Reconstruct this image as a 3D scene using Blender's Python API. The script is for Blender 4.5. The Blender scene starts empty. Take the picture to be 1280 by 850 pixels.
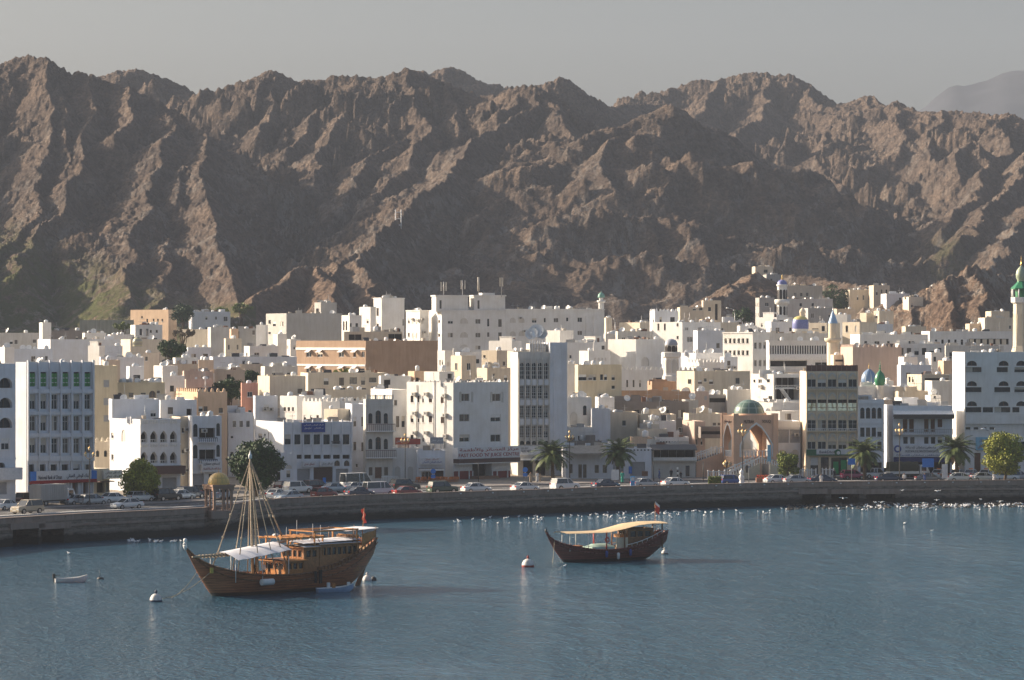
import bpy, bmesh, math, random
import numpy as np
from mathutils import Vector, Matrix

# ------------------------------------------------------------------ camera, sky, sun, exposure
F = 4000.0; CX = 640.0; CY = 425.0; CAMZ = 26.0
scene = bpy.context.scene
COL = scene.collection
cam_data = bpy.data.cameras.new("camera")
cam = bpy.data.objects.new("camera", cam_data); COL.objects.link(cam)
cam.location = (0, 0, CAMZ); cam.rotation_euler = (math.radians(90), 0, 0)
cam_data.sensor_width = 36.0; cam_data.lens = F / 1280.0 * 36.0
cam_data.clip_start = 1.0; cam_data.clip_end = 60000
scene.camera = cam

SUN_EL = math.radians(22.0)
SUN_DIR = Vector((-0.914 * math.cos(SUN_EL), 0.405 * math.cos(SUN_EL), math.sin(SUN_EL)))   # towards the sun
world = bpy.data.worlds.new("World"); scene.world = world; world.use_nodes = True
wn = world.node_tree
sky = wn.nodes.new("ShaderNodeTexSky"); sky.sky_type = 'NISHITA'; sky.sun_disc = False
sky.sun_elevation = SUN_EL; sky.sun_rotation = math.atan2(SUN_DIR.x, SUN_DIR.y)
sky.altitude = 0; sky.air_density = 1.0; sky.dust_density = 7.0; sky.ozone_density = 2.6
bg = wn.nodes["Background"]; wn.links.new(sky.outputs[0], bg.inputs[0]); bg.inputs[1].default_value = 0.076
sd = bpy.data.lights.new("sun", 'SUN'); sd.energy = 5.0; sd.angle = math.radians(0.5); sd.color = (1.0, 0.84, 0.66)
sun = bpy.data.objects.new("sun", sd); COL.objects.link(sun)
sun.rotation_euler = SUN_DIR.to_track_quat('Z', 'Y').to_euler()
scene.view_settings.view_transform = 'Standard'; scene.view_settings.look = 'None'
scene.view_settings.exposure = 1.10; scene.view_settings.gamma = 1.0
scene.view_settings.use_curve_mapping = False
scene.cycles.max_bounces = 5; scene.cycles.diffuse_bounces = 2; scene.cycles.glossy_bounces = 2
scene.cycles.transmission_bounces = 3; scene.cycles.volume_bounces = 0; scene.cycles.transparent_max_bounces = 4
scene.cycles.caustics_reflective = False; scene.cycles.caustics_refractive = False

def W(px, Y, py=None, z=0.0):
    """a photo pixel at depth Y as a point of the place"""
    return Vector(((px - CX) * Y / F, Y, z if py is None else CAMZ + (CY - py) * Y / F))
def depth_for(py, z):
    return F * (CAMZ - z) / (py - CY)

# ------------------------------------------------------------------ materials
MATS = {}
def newmat(name):
    m = bpy.data.materials.new(name); m.use_nodes = True
    nt = m.node_tree
    return m, nt, nt.nodes["Principled BSDF"]
def N(nt, t, **kw):
    n = nt.nodes.new("ShaderNode" + t)
    for k, v in kw.items():
        if k in ('operation', 'blend_type', 'data_type', 'noise_dimensions', 'feature', 'wave_type', 'bands_direction', 'musgrave_type', 'noise_type', 'distance', 'vector_type', 'invert'):
            setattr(n, k, v)
        else:
            n.inputs[k].default_value = v
    return n
def ramp(nt, fac, stops):
    r = nt.nodes.new("ShaderNodeValToRGB")
    while len(r.color_ramp.elements) < len(stops): r.color_ramp.elements.new(0.5)
    for e, (p, c) in zip(r.color_ramp.elements, stops):
        e.position = p; e.color = (c[0], c[1], c[2], 1) if not isinstance(c, float) else (c, c, c, 1)
    nt.links.new(fac, r.inputs[0]); return r
def mixc(nt, fac, a, b, mode='MIX'):
    m = nt.nodes.new("ShaderNodeMix"); m.data_type = 'RGBA'; m.blend_type = mode
    if isinstance(fac, (int, float)): m.inputs[0].default_value = fac
    else: nt.links.new(fac, m.inputs[0])
    for s, v in ((m.inputs[6], a), (m.inputs[7], b)):
        if isinstance(v, (tuple, list)): s.default_value = (*v[:3], 1)
        else: nt.links.new(v, s)
    return m.outputs[2]
def coords(nt, kind='Object', scale=(1, 1, 1)):
    tc = nt.nodes.new("ShaderNodeTexCoord"); mp = nt.nodes.new("ShaderNodeMapping")
    mp.inputs['Scale'].default_value = scale
    nt.links.new(tc.outputs[kind], mp.inputs[0]); return mp.outputs[0]

def mat(name, c, rough=0.7, metal=0.0, spec=0.4, var=0.10, scale=3.0, bump=0.0):
    """plain procedural paint / cloth / metal with a little unevenness"""
    if name in MATS: return MATS[name]
    m, nt, b = newmat(name)
    co = coords(nt)
    n = N(nt, 'TexNoise', Scale=scale, Detail=4.0, Roughness=0.6); nt.links.new(co, n.inputs['Vector'])
    r = ramp(nt, n.outputs['Fac'], [(0.3, tuple(x * (1 - var) for x in c)), (0.7, tuple(min(1, x * (1 + var)) for x in c))])
    nt.links.new(r.outputs[0], b.inputs['Base Color'])
    b.inputs['Roughness'].default_value = rough; b.inputs['Metallic'].default_value = metal
    b.inputs['Specular IOR Level'].default_value = spec
    if bump:
        bp = N(nt, 'Bump', Strength=bump, Distance=0.05); nt.links.new(n.outputs['Fac'], bp.inputs['Height']); nt.links.new(bp.outputs[0], b.inputs['Normal'])
    MATS[name] = m; return m

def plaster(name, c, dirt=0.35, rough=0.85):
    """weathered wall: rain streaks, patches and fine grain"""
    if name in MATS: return MATS[name]
    m, nt, b = newmat(name)
    oi = nt.nodes.new("ShaderNodeObjectInfo")
    co = coords(nt)
    add = N(nt, 'VectorMath', operation='ADD'); nt.links.new(co, add.inputs[0])
    sc = N(nt, 'VectorMath', operation='SCALE'); sc.inputs[0].default_value = (37, 19, 53); nt.links.new(oi.outputs['Random'], sc.inputs['Scale'])
    nt.links.new(sc.outputs[0], add.inputs[1])
    mp = nt.nodes.new("ShaderNodeMapping"); mp.inputs['Scale'].default_value = (1.3, 1.3, 0.13); nt.links.new(add.outputs[0], mp.inputs[0])
    n1 = N(nt, 'TexNoise', Scale=1.6, Detail=5.0, Roughness=0.65); nt.links.new(mp.outputs[0], n1.inputs['Vector'])
    n2 = N(nt, 'TexNoise', Scale=0.35, Detail=4.0, Roughness=0.6); nt.links.new(add.outputs[0], n2.inputs['Vector'])
    streak = ramp(nt, n1.outputs['Fac'], [(0.42, 0.0), (0.72, 1.0)])
    patch = ramp(nt, n2.outputs['Fac'], [(0.35, 0.0), (0.75, 1.0)])
    dk = tuple(x * f for x, f in zip(c, (0.52, 0.46, 0.40)))
    lt = tuple(x * f for x, f in zip(c, (0.86, 0.84, 0.80)))
    a = mixc(nt, patch.outputs[0], c, lt)
    mm = N(nt, 'Math', operation='MULTIPLY'); nt.links.new(streak.outputs[0], mm.inputs[0]); mm.inputs[1].default_value = dirt
    a = mixc(nt, mm.outputs[0], a, dk)
    nt.links.new(a, b.inputs['Base Color'])
    b.inputs['Roughness'].default_value = rough; b.inputs['Specular IOR Level'].default_value = 0.25
    n3 = N(nt, 'TexNoise', Scale=6.0, Detail=3.0); nt.links.new(add.outputs[0], n3.inputs['Vector'])
    bp = N(nt, 'Bump', Strength=0.25, Distance=0.03); nt.links.new(n3.outputs['Fac'], bp.inputs['Height']); nt.links.new(bp.outputs[0], b.inputs['Normal'])
    MATS[name] = m; return m

def rock_material(name, green=0.0, far=False):
    m, nt, b = newmat(name)
    co = coords(nt)
    big = N(nt, 'TexNoise', Scale=0.006, Detail=5.0, Roughness=0.6); nt.links.new(co, big.inputs['Vector'])
    mid = N(nt, 'TexNoise', Scale=0.05, Detail=8.0, Roughness=0.68); nt.links.new(co, mid.inputs['Vector'])
    fin = N(nt, 'TexNoise', Scale=0.45, Detail=6.0, Roughness=0.7); nt.links.new(co, fin.inputs['Vector'])
    c1 = ramp(nt, big.outputs['Fac'], [(0.3, (0.125, 0.097, 0.080)), (0.55, (0.175, 0.130, 0.100)), (0.75, (0.225, 0.160, 0.118))])
    c2 = ramp(nt, mid.outputs['Fac'], [(0.34, (0.065, 0.055, 0.050)), (0.50, (0.155, 0.120, 0.095)), (0.66, (0.31, 0.235, 0.175))])
    a = mixc(nt, 0.6, c1.outputs[0], c2.outputs[0]); a = mixc(nt, 1.0, a, (.93, .90, .89), 'MULTIPLY')
    c3 = ramp(nt, fin.outputs['Fac'], [(0.3, 0.6), (0.5, 1.0), (0.70, 1.5)])
    a = mixc(nt, 1.0, a, c3.outputs[0], 'MULTIPLY')
    # pale scree running down the fall line (stored per vertex as the gully depth)
    at = nt.nodes.new("ShaderNodeAttribute"); at.attribute_name = "scree"
    scn = N(nt, 'TexNoise', Scale=0.35, Detail=4.0, Roughness=0.7); 
    cs = coords(nt, 'Object', (1.0, 0.35, 0.35)); nt.links.new(cs, scn.inputs['Vector'])
    sr = ramp(nt, scn.outputs['Fac'], [(0.47, 0.0), (0.57, 1.0)])
    mm = N(nt, 'Math', operation='MULTIPLY'); nt.links.new(sr.outputs[0], mm.inputs[0]); nt.links.new(at.outputs['Fac'], mm.inputs[1])
    a = mixc(nt, mm.outputs[0], a, (0.36, 0.32, 0.28))
    at2 = nt.nodes.new("ShaderNodeAttribute"); at2.attribute_name = "tan"; tl = mixc(nt, 1.0, a, (1.55, 1.45, 1.35), "MULTIPLY"); a = mixc(nt, at2.outputs["Fac"], a, tl)  # near rock: tan tone, with missing sunlight brightened into the colour
    ag = nt.nodes.new("ShaderNodeAttribute"); ag.attribute_name = "green"
    gn = N(nt, 'TexNoise', Scale=0.12, Detail=6.0, Roughness=0.75); nt.links.new(co, gn.inputs['Vector'])
    gr = ramp(nt, gn.outputs['Fac'], [(0.38, 0.0), (0.54, 1.0)])
    gm = N(nt, 'Math', operation='MULTIPLY'); nt.links.new(gr.outputs[0], gm.inputs[0]); nt.links.new(ag.outputs['Fac'], gm.inputs[1])
    a = mixc(nt, gm.outputs[0], a, (0.115, 0.125, 0.045))
    nt.links.new(a, b.inputs['Base Color']); b.inputs['Roughness'].default_value = 0.95; b.inputs['Specular IOR Level'].default_value = 0.1
    bp = N(nt, 'Bump', Strength=1.0, Distance=2.6); nt.links.new(fin.outputs['Fac'], bp.inputs['Height'])
    bp2 = N(nt, 'Bump', Strength=1.0, Distance=11.0); nt.links.new(mid.outputs['Fac'], bp2.inputs['Height']); nt.links.new(bp.outputs[0], bp2.inputs['Normal'])
    nt.links.new(bp2.outputs[0], b.inputs['Normal'])
    MATS[name] = m; return m

# ------------------------------------------------------------------ numeric noise
_rng = np.random.RandomState(7)
_perm = np.concatenate([_rng.permutation(256)] * 2)
_g = np.array([(math.cos(a), math.sin(a)) for a in np.linspace(0, 2 * math.pi, 256, endpoint=False)])
def perlin(x, y):
    xi = np.floor(x).astype(int); yi = np.floor(y).astype(int); xf = x - xi; yf = y - yi
    u = xf * xf * xf * (xf * (xf * 6 - 15) + 10); v = yf * yf * yf * (yf * (yf * 6 - 15) + 10)
    def gr(ix, iy, dx, dy):
        h = _perm[(_perm[ix & 255] + iy) & 255]; g = _g[h]; return g[..., 0] * dx + g[..., 1] * dy
    a = gr(xi, yi, xf, yf); b = gr(xi + 1, yi, xf - 1, yf); c = gr(xi, yi + 1, xf, yf - 1); d = gr(xi + 1, yi + 1, xf - 1, yf - 1)
    return (a + u * (b - a)) * (1 - v) + (c + u * (d - c)) * v
def fbm(x, y, sc, octs, gain=0.5, ridged=False, off=0.0):
    t = 0; amp = 1.0; tot = 0; f = 1.0 / sc
    for i in range(octs):
        n = perlin(x * f + 17.3 * i + off, y * f - 9.1 * i + off * 1.7) * 1.5
        if ridged: n = 1 - 2 * np.abs(n)
        t = t + amp * n; tot += amp; amp *= gain; f *= 2.03
    return t / tot

def ground_z(Y, X=0.0):
    return np.interp(Y, [0, 570, 640, 750, 850, 950, 1050, 1150, 1400, 3000], [2.9, 2.9, 4.6, 8.5, 14.0, 21.5, 29.0, 32.0, 34.0, 60.0])

RIDGES = [  # (slope, [(px, py, depth), ...]) crests and spurs read off the photograph
 (0.80, [(-500,60,1500),(-200,50,1480),(-60,72,1450),(0,80,1450),(20,72,1450),(32,71,1450),(45,74,1442),(60,70,1440),(72,80,1435),(85,88,1440),(105,90,1435),(125,97,1430),(165,110,1430),(200,126,1425),(235,148,1410),(256,168,1380),(252,215,1300),(268,270,1220),(285,330,1150),(300,390,1085)]),
 (0.62, [(130,100,1760),(145,91,1755),(170,86,1750),(200,94,1750),(228,106,1750),(245,117,1755),(262,135,1770),(275,123,1700),(300,111,1650),(322,97,1620),(340,90,1600),(355,97,1600),(372,104,1600),(400,101,1600),(425,95,1600),(440,93,1600),(455,98,1600),(475,101,1595),(490,92,1585),(505,86,1580),(520,91,1580),(540,98,1580),(560,105,1580),(600,118,1570),(625,118,1565),(645,110,1560),(660,107,1555),(672,107,1552),(690,125,1545)]),
 (0.60, [(530,110,2050),(550,92,2000),(565,84,2000),(580,95,2000),(600,106,2000),(640,120,2000),(690,120,1900)]),
 (0.70, [(640,128,1800),(675,115,1780),(690,104,1760),(707,97,1750),(718,101,1750),(730,113,1760),(745,122,1770),(765,134,1800),(790,131,1850),(820,133,1900)]),
 (0.62, [(815,140,2000),(832,117,2000),(860,103,2000),(880,99,2000),(905,99,2000),(930,94,2000),(955,91,2000),(975,95,1995),(992,95,1990),(1010,105,1985),(1025,118,1970),(1045,131,1950),(1065,127,1920),(1082,120,1900),(1095,124,1890),(1113,137,1850),(1125,128,1800),(1138,132,1795),(1150,142,1780),(1180,141,1750),(1200,140,1750),(1240,145,1700),(1262,144,1690),(1280,152,1680),(1340,150,1680),(1500,140,1680),(1800,150,1680)]),
 # spurs of the left massif
 (0.95, [(60,73,1440),(72,130,1385),(62,175,1350),(45,240,1270),(30,290,1200),(0,330,1140),(-40,375,1080)]),
 (0.95, [(85,89,1440),(82,130,1390),(88,180,1345),(80,230,1290)]),
 (0.95, [(125,97,1430),(118,130,1400),(112,165,1360),(98,210,1300),(70,262,1235),(48,300,1180),(20,345,1120)]),
 (0.95, [(165,108,1430),(160,140,1390),(152,175,1350)]),
 (0.68, [(215,140,1405),(208,180,1350),(190,230,1280),(178,280,1210),(165,330,1145),(150,375,1090)]),
 (0.75, [(245,180,1370),(232,215,1310),(225,250,1260)]),
 (0.60, [(215,300,1200),(200,350,1130),(190,385,1080)]),
 (0.95, [(-60,72,1450),(-110,160,1350),(-100,240,1250),(-70,300,1160),(-60,370,1085)]),
 # middle massif
 (0.90, [(340,92,1600),(350,125,1560),(338,150,1530),(322,168,1500)]),
 (0.85, [(300,115,1640),(292,140,1600),(300,165,1560)]),
 (0.85, [(385,108,1595),(385,135,1560),(370,155,1530),(345,185,1490)]),
 (0.85, [(440,94,1600),(430,120,1570),(400,140,1535),(385,165,1500),(365,185,1470)]),
 (0.80, [(440,94,1600),(462,120,1570),(480,150,1530),(485,178,1490),(462,205,1440),(440,235,1395),(428,255,1370)]),
 (0.85, [(430,140,1530),(415,165,1495),(400,195,1450),(395,215,1425)]),
 (0.85, [(505,88,1580),(512,120,1540),(530,150,1510),(530,175,1470),(510,210,1420),(480,240,1380),(455,275,1330),(440,300,1290)]),
 (0.85, [(560,106,1578),(575,130,1545),(568,160,1505),(560,185,1475)]),
 # long spur that ends at the town
 (0.80, [(672,108,1552),(668,130,1530),(640,150,1500),(615,160,1470),(590,178,1440),(572,205,1390),(540,235,1330),(515,258,1290),(480,285,1235),(455,312,1185),(432,335,1140),(410,345,1110),(392,330,1112),(370,336,1095),(345,348,1075),(318,372,1050),(298,392,1020),(285,404,1000)]),
 (0.85, [(455,312,1185),(462,345,1120),(470,375,1070)]),
 (0.85, [(398,332,1108),(408,360,1060),(400,392,1015)]),
 (0.90, [(655,112,1555),(640,128,1530),(625,140,1510)]),
 # dark central massif
 (0.62, [(840,133,1440),(828,142,1440),(808,160,1430),(785,172,1420),(768,170,1410),(752,186,1390),(744,205,1370),(758,238,1335)]),
 (0.80, [(670,108,1552),(690,130,1535),(705,150,1500),(720,180,1470)]),
 (0.85, [(690,106,1760),(688,125,1700),(700,150,1640)]),
 (0.85, [(765,134,1800),(760,150,1740),(745,165,1680)]),
 (0.60, [(820,142,1450),(830,131,1440),(845,131,1440),(858,137,1440),(870,148,1442),(885,160,1445),(905,173,1450),(925,190,1452),(945,203,1455),(975,218,1460),(1000,232,1465),(1030,250,1470),(1060,268,1475),(1090,285,1480),(1120,303,1485),(1150,322,1490),(1180,338,1495),(1205,352,1500)]),
 # right massif
 (0.85, [(955,92,2000),(962,125,1930),(948,150,1860),(925,160,1800),(925,185,1740),(950,200,1700)]),
 (0.85, [(1010,106,1985),(1020,128,1930),(1045,140,1880),(1047,155,1830),(1068,180,1760),(1085,182,1750),(1098,205,1690),(1112,230,1630),(1120,260,1570),(1150,300,1480)]),
 (0.85, [(1045,155,1830),(1015,190,1740),(1030,205,1700),(1045,230,1640),(1065,255,1580),(1085,278,1530)]),
 (0.85, [(900,99,2000),(880,125,1930),(870,145,1880)]),
 (0.85, [(1085,121,1900),(1092,150,1820),(1112,170,1760)]),
 (0.85, [(1125,128,1800),(1122,155,1740),(1132,175,1690),(1128,190,1660)]),
 (0.85, [(1180,141,1750),(1165,165,1690),(1160,190,1640),(1168,205,1600)]),
 (0.85, [(1262,144,1690),(1248,160,1650),(1262,190,1590),(1240,203,1555),(1215,175,1590),(1200,195,1560),(1195,215,1530),(1200,222,1520)]),
 (0.90, [(1240,205,1540),(1222,218,1510),(1215,250,1450),(1195,270,1410),(1185,290,1370)]),
 (0.90, [(1290,190,1560),(1278,215,1510),(1255,240,1450),(1240,265,1400),(1225,285,1350),(1205,300,1310)]),
 (0.90, [(1330,210,1500),(1300,250,1420),(1268,290,1330),(1255,320,1250),(1240,335,1200)]),
 (0.60, [(850,392,985),(880,378,1010),(905,366,1040),(935,347,1080),(952,341,1100)]),
 (0.45, [(885,388,1050),(930,352,1130),(975,343,1140),(1030,350,1130),(1090,358,1085),(1140,378,1010)]),
 # the rocky knolls beside the town
 (0.75, [(1122,412,915),(1140,398,925),(1150,384,935),(1168,368,940),(1178,358,945),(1190,350,950),(1202,345,955),(1210,335,960),(1222,334,965),(1240,342,975),(1262,350,985),(1290,345,1000),(1350,335,1020),(1450,330,1040)]),
 (0.85, [(1190,350,950),(1196,375,925),(1200,398,900)]),
 (0.85, [(1222,334,965),(1235,368,925),(1240,395,900)]),
]
def build_range():
    pxs = np.concatenate([np.arange(-620, -30, 8.0), np.arange(-30, 1310, 1.45), np.arange(1310, 1760, 8.0)])
    Ys = [870.0]
    while Ys[-1] < 2350: Ys.append(Ys[-1] + 1.7 + (Ys[-1] - 870) * 0.0016)
    Ys = np.array(Ys)
    P, Yg = np.meshgrid(pxs, Ys)
    X = (P - CX) * Yg / F
    wx = fbm(X, Yg, 130, 4, off=3.1) * 26; wy = fbm(X, Yg, 130, 4, off=8.7) * 26
    wx2 = fbm(X, Yg, 38, 4, off=13.1) * 15; wy2 = fbm(X, Yg, 38, 4, off=18.7) * 15
    Hm = np.full(X.shape, -1e3); D = np.full(X.shape, 1e3); T = np.zeros(X.shape)
    for ri, (slope, pts) in enumerate(RIDGES):
        w = [W(a, c, b) for a, b, c in pts]
        for k, (p, q) in enumerate(zip(w[:-1], w[1:])):
            # keep the crest itself where it was traced; warp the flanks only
            dx, dy = q.x - p.x, q.y - p.y; L2 = dx * dx + dy * dy + 1e-6
            lo = min(p.x, q.x) - 420; hi = max(p.x, q.x) + 420
            sel = (X > lo) & (X < hi) & (Yg > min(p.y, q.y) - 420) & (Yg < max(p.y, q.y) + 420)
            xs = X[sel]; ys = Yg[sel]
            d0 = np.hypot(xs - p.x, ys - p.y)
            t = np.clip(((xs - p.x) * dx + (ys - p.y) * dy) / L2, 0, 1)
            d = np.hypot(xs - (p.x + t * dx), ys - (p.y + t * dy))
            wfac = np.clip(d / 30.0, 0.15, 1)
            wf2 = wfac if ri < 5 else np.clip(wfac, .55, 1)
            xs = xs + wx[sel] * wfac + wx2[sel] * wf2; ys = ys + wy[sel] * wfac + wy2[sel] * wf2
            t = np.clip(((xs - p.x) * dx + (ys - p.y) * dy) / L2, 0, 1)
            d = np.hypot(xs - (p.x + t * dx), ys - (p.y + t * dy))
            side = (xs - (p.x + t * dx)) / np.maximum(d, 1e-3)
            sl = slope * (0.98 + 0.20 * side)
            z = p.z + t * (q.z - p.z) - sl * (d * 0.62 + 22 * (1 - np.exp(-d / 40.0)))
            cur = Hm[sel]; m = z > cur
            cur[m] = z[m]; Hm[sel] = cur
            dd = D[sel]; dd[m] = d[m]; D[sel] = dd
    base = ground_z(Yg) - 1.2
    rel = np.clip((Hm - base) / 20.0, 0, 1)
    r1 = fbm(X + wx * .6, Yg + wy * .6, 75, 5, 0.55, True, 1.0)
    r2 = fbm(X + wx2, Yg * 0.8 + wy2, 19, 5, 0.62, True, 5.0)
    r3 = fbm(X, Yg, 6.5, 3, 0.6, True, 7.0)
    r4 = fbm(X + wy2, Yg * .8 + wx2, 36, 4, 0.5, True, 23.0)
    calm = 1 - .62 * np.clip((P - 520) / 60, 0, 1) * np.clip((1200 - P) / 60, 0, 1) * np.clip((1480 - Yg) / 60, 0, 1) * np.clip((Yg - 1050) / 40, 0, 1)   # the broad scree face
    crest = np.clip(D / 50.0, 0.06, 1)
    Z = Hm + rel * (crest * (r1 - 0.5) * 27.0 * (.4 + .6 * calm) + np.clip(crest * 1.5, 0.15, 1) * (r2 - 0.25) * 6.3 * calm + (r3 - .2) * 2.1 * calm + np.clip(crest * 1.3, 0, 1) * (r4 - .35) * 4.5 * calm)
    st_t = (Z0 := Hm) / 9.0 + X * 0.035 + fbm(X, Yg, 90, 3, off=31.0) * 2.4
    tri = np.abs((st_t % 1.0) - 0.5) * 4 - 1
    Z = Z + rel * np.clip(crest * 2, .3, 1) * tri * 1.1 * np.clip(fbm(X, Yg, 60, 2, off=41.0) * 2 + .7, 0, 1.3)
    foot = 1.5 * fbm(X, Yg, 30, 4, off=2.2)
    k = 5.0                                              # soft join between flank and valley floor
    a = np.clip(0.5 + 0.5 * (Z - (base + foot)) / k, 0, 1)
    Zf = (base + foot) * (1 - a) + Z * a + k * a * (1 - a) * 0.5
    Zf[-1, :] = Zf[-1, :] * 0 - 2
    nr, nc = X.shape
    co = np.stack([X, Yg, Zf], -1).reshape(-1, 3).astype(np.float32)
    i = np.arange(nr * nc).reshape(nr, nc)
    q = np.stack([i[:-1, :-1], i[:-1, 1:], i[1:, 1:], i[1:, :-1]], -1).reshape(-1, 4).astype(np.int32)
    me = bpy.data.meshes.new("mountain_range")
    me.vertices.add(len(co)); me.vertices.foreach_set("co", co.ravel())
    me.loops.add(q.size); me.loops.foreach_set("vertex_index", q.ravel())
    me.polygons.add(len(q)); me.polygons.foreach_set("loop_start", np.arange(0, q.size, 4, dtype=np.int32))
    me.polygons.foreach_set("loop_total", np.full(len(q), 4, np.int32))
    me.polygons.foreach_set("use_smooth", np.ones(len(q), bool))
    me.update(calc_edges=True)
    scr = np.clip(fbm(X - Zf * 0.9, Yg * 0.25, 22, 4, 0.6, True, 4.4) * 1.5 - 0.45, 0, 1) * np.clip(1.25 - (Zf - base) / 95.0, 0, 1)
    px = P; py = CY - (Zf - CAMZ) * F / Yg
    grn = np.clip((py - 268 - np.clip(px - 20, 0, 400) * 0.42) / 55.0, 0, 1) * (px < 330)
    grn = np.maximum(grn, np.clip((py - 375) / 14.0, 0, 1) * 0.85 * (np.abs(px - 250) < 70))
    grn = np.maximum(grn, np.clip(1 - np.abs(px - 1185) / 40, 0, 1) * np.clip((py - 280) / 40, 0, 1) * (Yg > 1100) * 0.7)
    tan = np.clip((1150 - Yg) / 80, 0, 1) * np.clip(.75 + fbm(X, Yg, 25, 3, off=51.0), 0, 1)  # mask for the near knolls: tan rock, colour lifted to look sunlit
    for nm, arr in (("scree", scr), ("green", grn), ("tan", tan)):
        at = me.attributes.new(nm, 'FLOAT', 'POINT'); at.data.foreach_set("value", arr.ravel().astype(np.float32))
    o = bpy.data.objects.new("mountain", me); COL.objects.link(o); o["kind"] = "structure"
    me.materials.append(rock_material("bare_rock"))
    return Zf, pxs, Ys
RANGE_Z, RANGE_PX, RANGE_Y = build_range()
def range_z(X, Y):
    j = int(np.clip(np.searchsorted(RANGE_Y, Y), 1, len(RANGE_Y) - 1)); px = CX + F * X / Y
    i = int(np.clip(np.searchsorted(RANGE_PX, px), 1, len(RANGE_PX) - 1))
    return float(RANGE_Z[j, i])
def gz(X, Y):
    g = float(ground_z(Y))
    return max(g, range_z(X, Y)) if Y > 875 else g

def simple_grid(name, xs, ys, zf, material, kind="structure"):
    X, Y = np.meshgrid(xs, ys); Z = zf(X, Y)
    nr, nc = X.shape; i = np.arange(nr * nc).reshape(nr, nc)
    q = np.stack([i[:-1, :-1], i[:-1, 1:], i[1:, 1:], i[1:, :-1]], -1).reshape(-1, 4)
    me = bpy.data.meshes.new(name); me.from_pydata(np.stack([X, Y, Z], -1).reshape(-1, 3).tolist(), [], q.tolist())
    for p in me.polygons: p.use_smooth = True
    o = bpy.data.objects.new(name, me); COL.objects.link(o); o["kind"] = kind; me.materials.append(material)
    return o
# the far hazy range
def far_z(X, Y):
    px = CX + F * X / Y
    crest = np.interp(px, [-600, 0, 600, 1000, 1120, 1150, 1170, 1190, 1210, 1235, 1255, 1280, 1400, 1600, 2000], [230, 200, 190, 175, 152, 140, 120, 105, 103, 98, 89, 86, 70, 60, 90])
    zc = CAMZ + (CY - crest) * 5200 / F
    t = (Y - 4300) / 900.0
    return np.where(t < 1, zc * np.clip(t, 0, 1) ** 0.8, zc * np.clip(2 - t, 0, 1)) + fbm(X, Y, 420, 6, 0.55, True) * 26 * np.clip(t * 2, 0, 1) - 8
fm = mat("far_rock", (.035, .036, .042), .95, 0, .1, .35, .01)
simple_grid("distant_mountain", np.linspace(-2400, 2600, 400), np.linspace(4200, 6200, 80), far_z, fm)

# ------------------------------------------------------------------ water
def water_material():
    m, nt, b = newmat("harbour_water")
    co = coords(nt, 'Object')
    b.inputs['Base Color'].default_value = (0.028, 0.092, 0.142, 1)
    b.inputs['Roughness'].default_value = 0.09; b.inputs['IOR'].default_value = 1.333
    mp = nt.nodes.new("ShaderNodeMapping"); mp.inputs['Scale'].default_value = (1.0, 0.42, 1.0); mp.inputs['Rotation'].default_value = (0, 0, 0.12); nt.links.new(co, mp.inputs[0])
    n1 = N(nt, 'TexNoise', Scale=2.3, Detail=4.0, Roughness=0.6); nt.links.new(mp.outputs[0], n1.inputs['Vector'])
    n2 = N(nt, 'TexNoise', Scale=0.45, Detail=4.0, Roughness=0.55); nt.links.new(mp.outputs[0], n2.inputs['Vector'])
    n3 = N(nt, 'TexNoise', Scale=0.022, Detail=4.0, Roughness=0.6); nt.links.new(mp.outputs[0], n3.inputs['Vector'])
    gust = ramp(nt, n3.outputs['Fac'], [(0.38, 0.38), (0.56, 1.0)])
    b1 = N(nt, 'Bump', Distance=0.62); nt.links.new(n1.outputs['Fac'], b1.inputs['Height']); nt.links.new(gust.outputs[0], b1.inputs['Strength'])
    b2 = N(nt, 'Bump', Strength=0.7, Distance=0.9); nt.links.new(n2.outputs['Fac'], b2.inputs['Height']); nt.links.new(b1.outputs[0], b2.inputs['Normal'])
    nt.links.new(b2.outputs[0], b.inputs['Normal'])
    return m
wm = water_material()
me = bpy.data.meshes.new("water"); S = 20000
me.from_pydata([(-S, -2000, 0), (S, -2000, 0), (S, S, 0), (-S, S, 0)], [], [(0, 1, 2, 3)]); me.materials.append(wm)
wo = bpy.data.objects.new("water", me); COL.objects.link(wo); wo["kind"] = "structure"

# ------------------------------------------------------------------ haze
def haze_box():
    x0, x1, y0, y1, z0, z1 = -2600, 2800, -60, 6300, -12, 620
    v = [(x, y, z) for z in (z0, z1) for y in (y0, y1) for x in (x0, x1)]
    f = [(0, 2, 3, 1), (4, 5, 7, 6), (0, 1, 5, 4), (2, 6, 7, 3), (0, 4, 6, 2), (1, 3, 7, 5)]
    me = bpy.data.meshes.new("haze"); me.from_pydata(v, [], f)
    m = bpy.data.materials.new("haze_air"); m.use_nodes = True; nt = m.node_tree
    nt.nodes.remove(nt.nodes["Principled BSDF"])
    pv = nt.nodes.new("ShaderNodeVolumePrincipled"); pv.inputs['Color'].default_value = (0.53, 0.60, 0.72, 1)
    pv.inputs['Density'].default_value = 0.00011; pv.inputs['Anisotropy'].default_value = 0.0
    nt.links.new(pv.outputs[0], nt.nodes["Material Output"].inputs['Volume'])
    me.materials.append(m)
    o = bpy.data.objects.new("haze", me); COL.objects.link(o); o["kind"] = "stuff"
haze_box()
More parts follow.
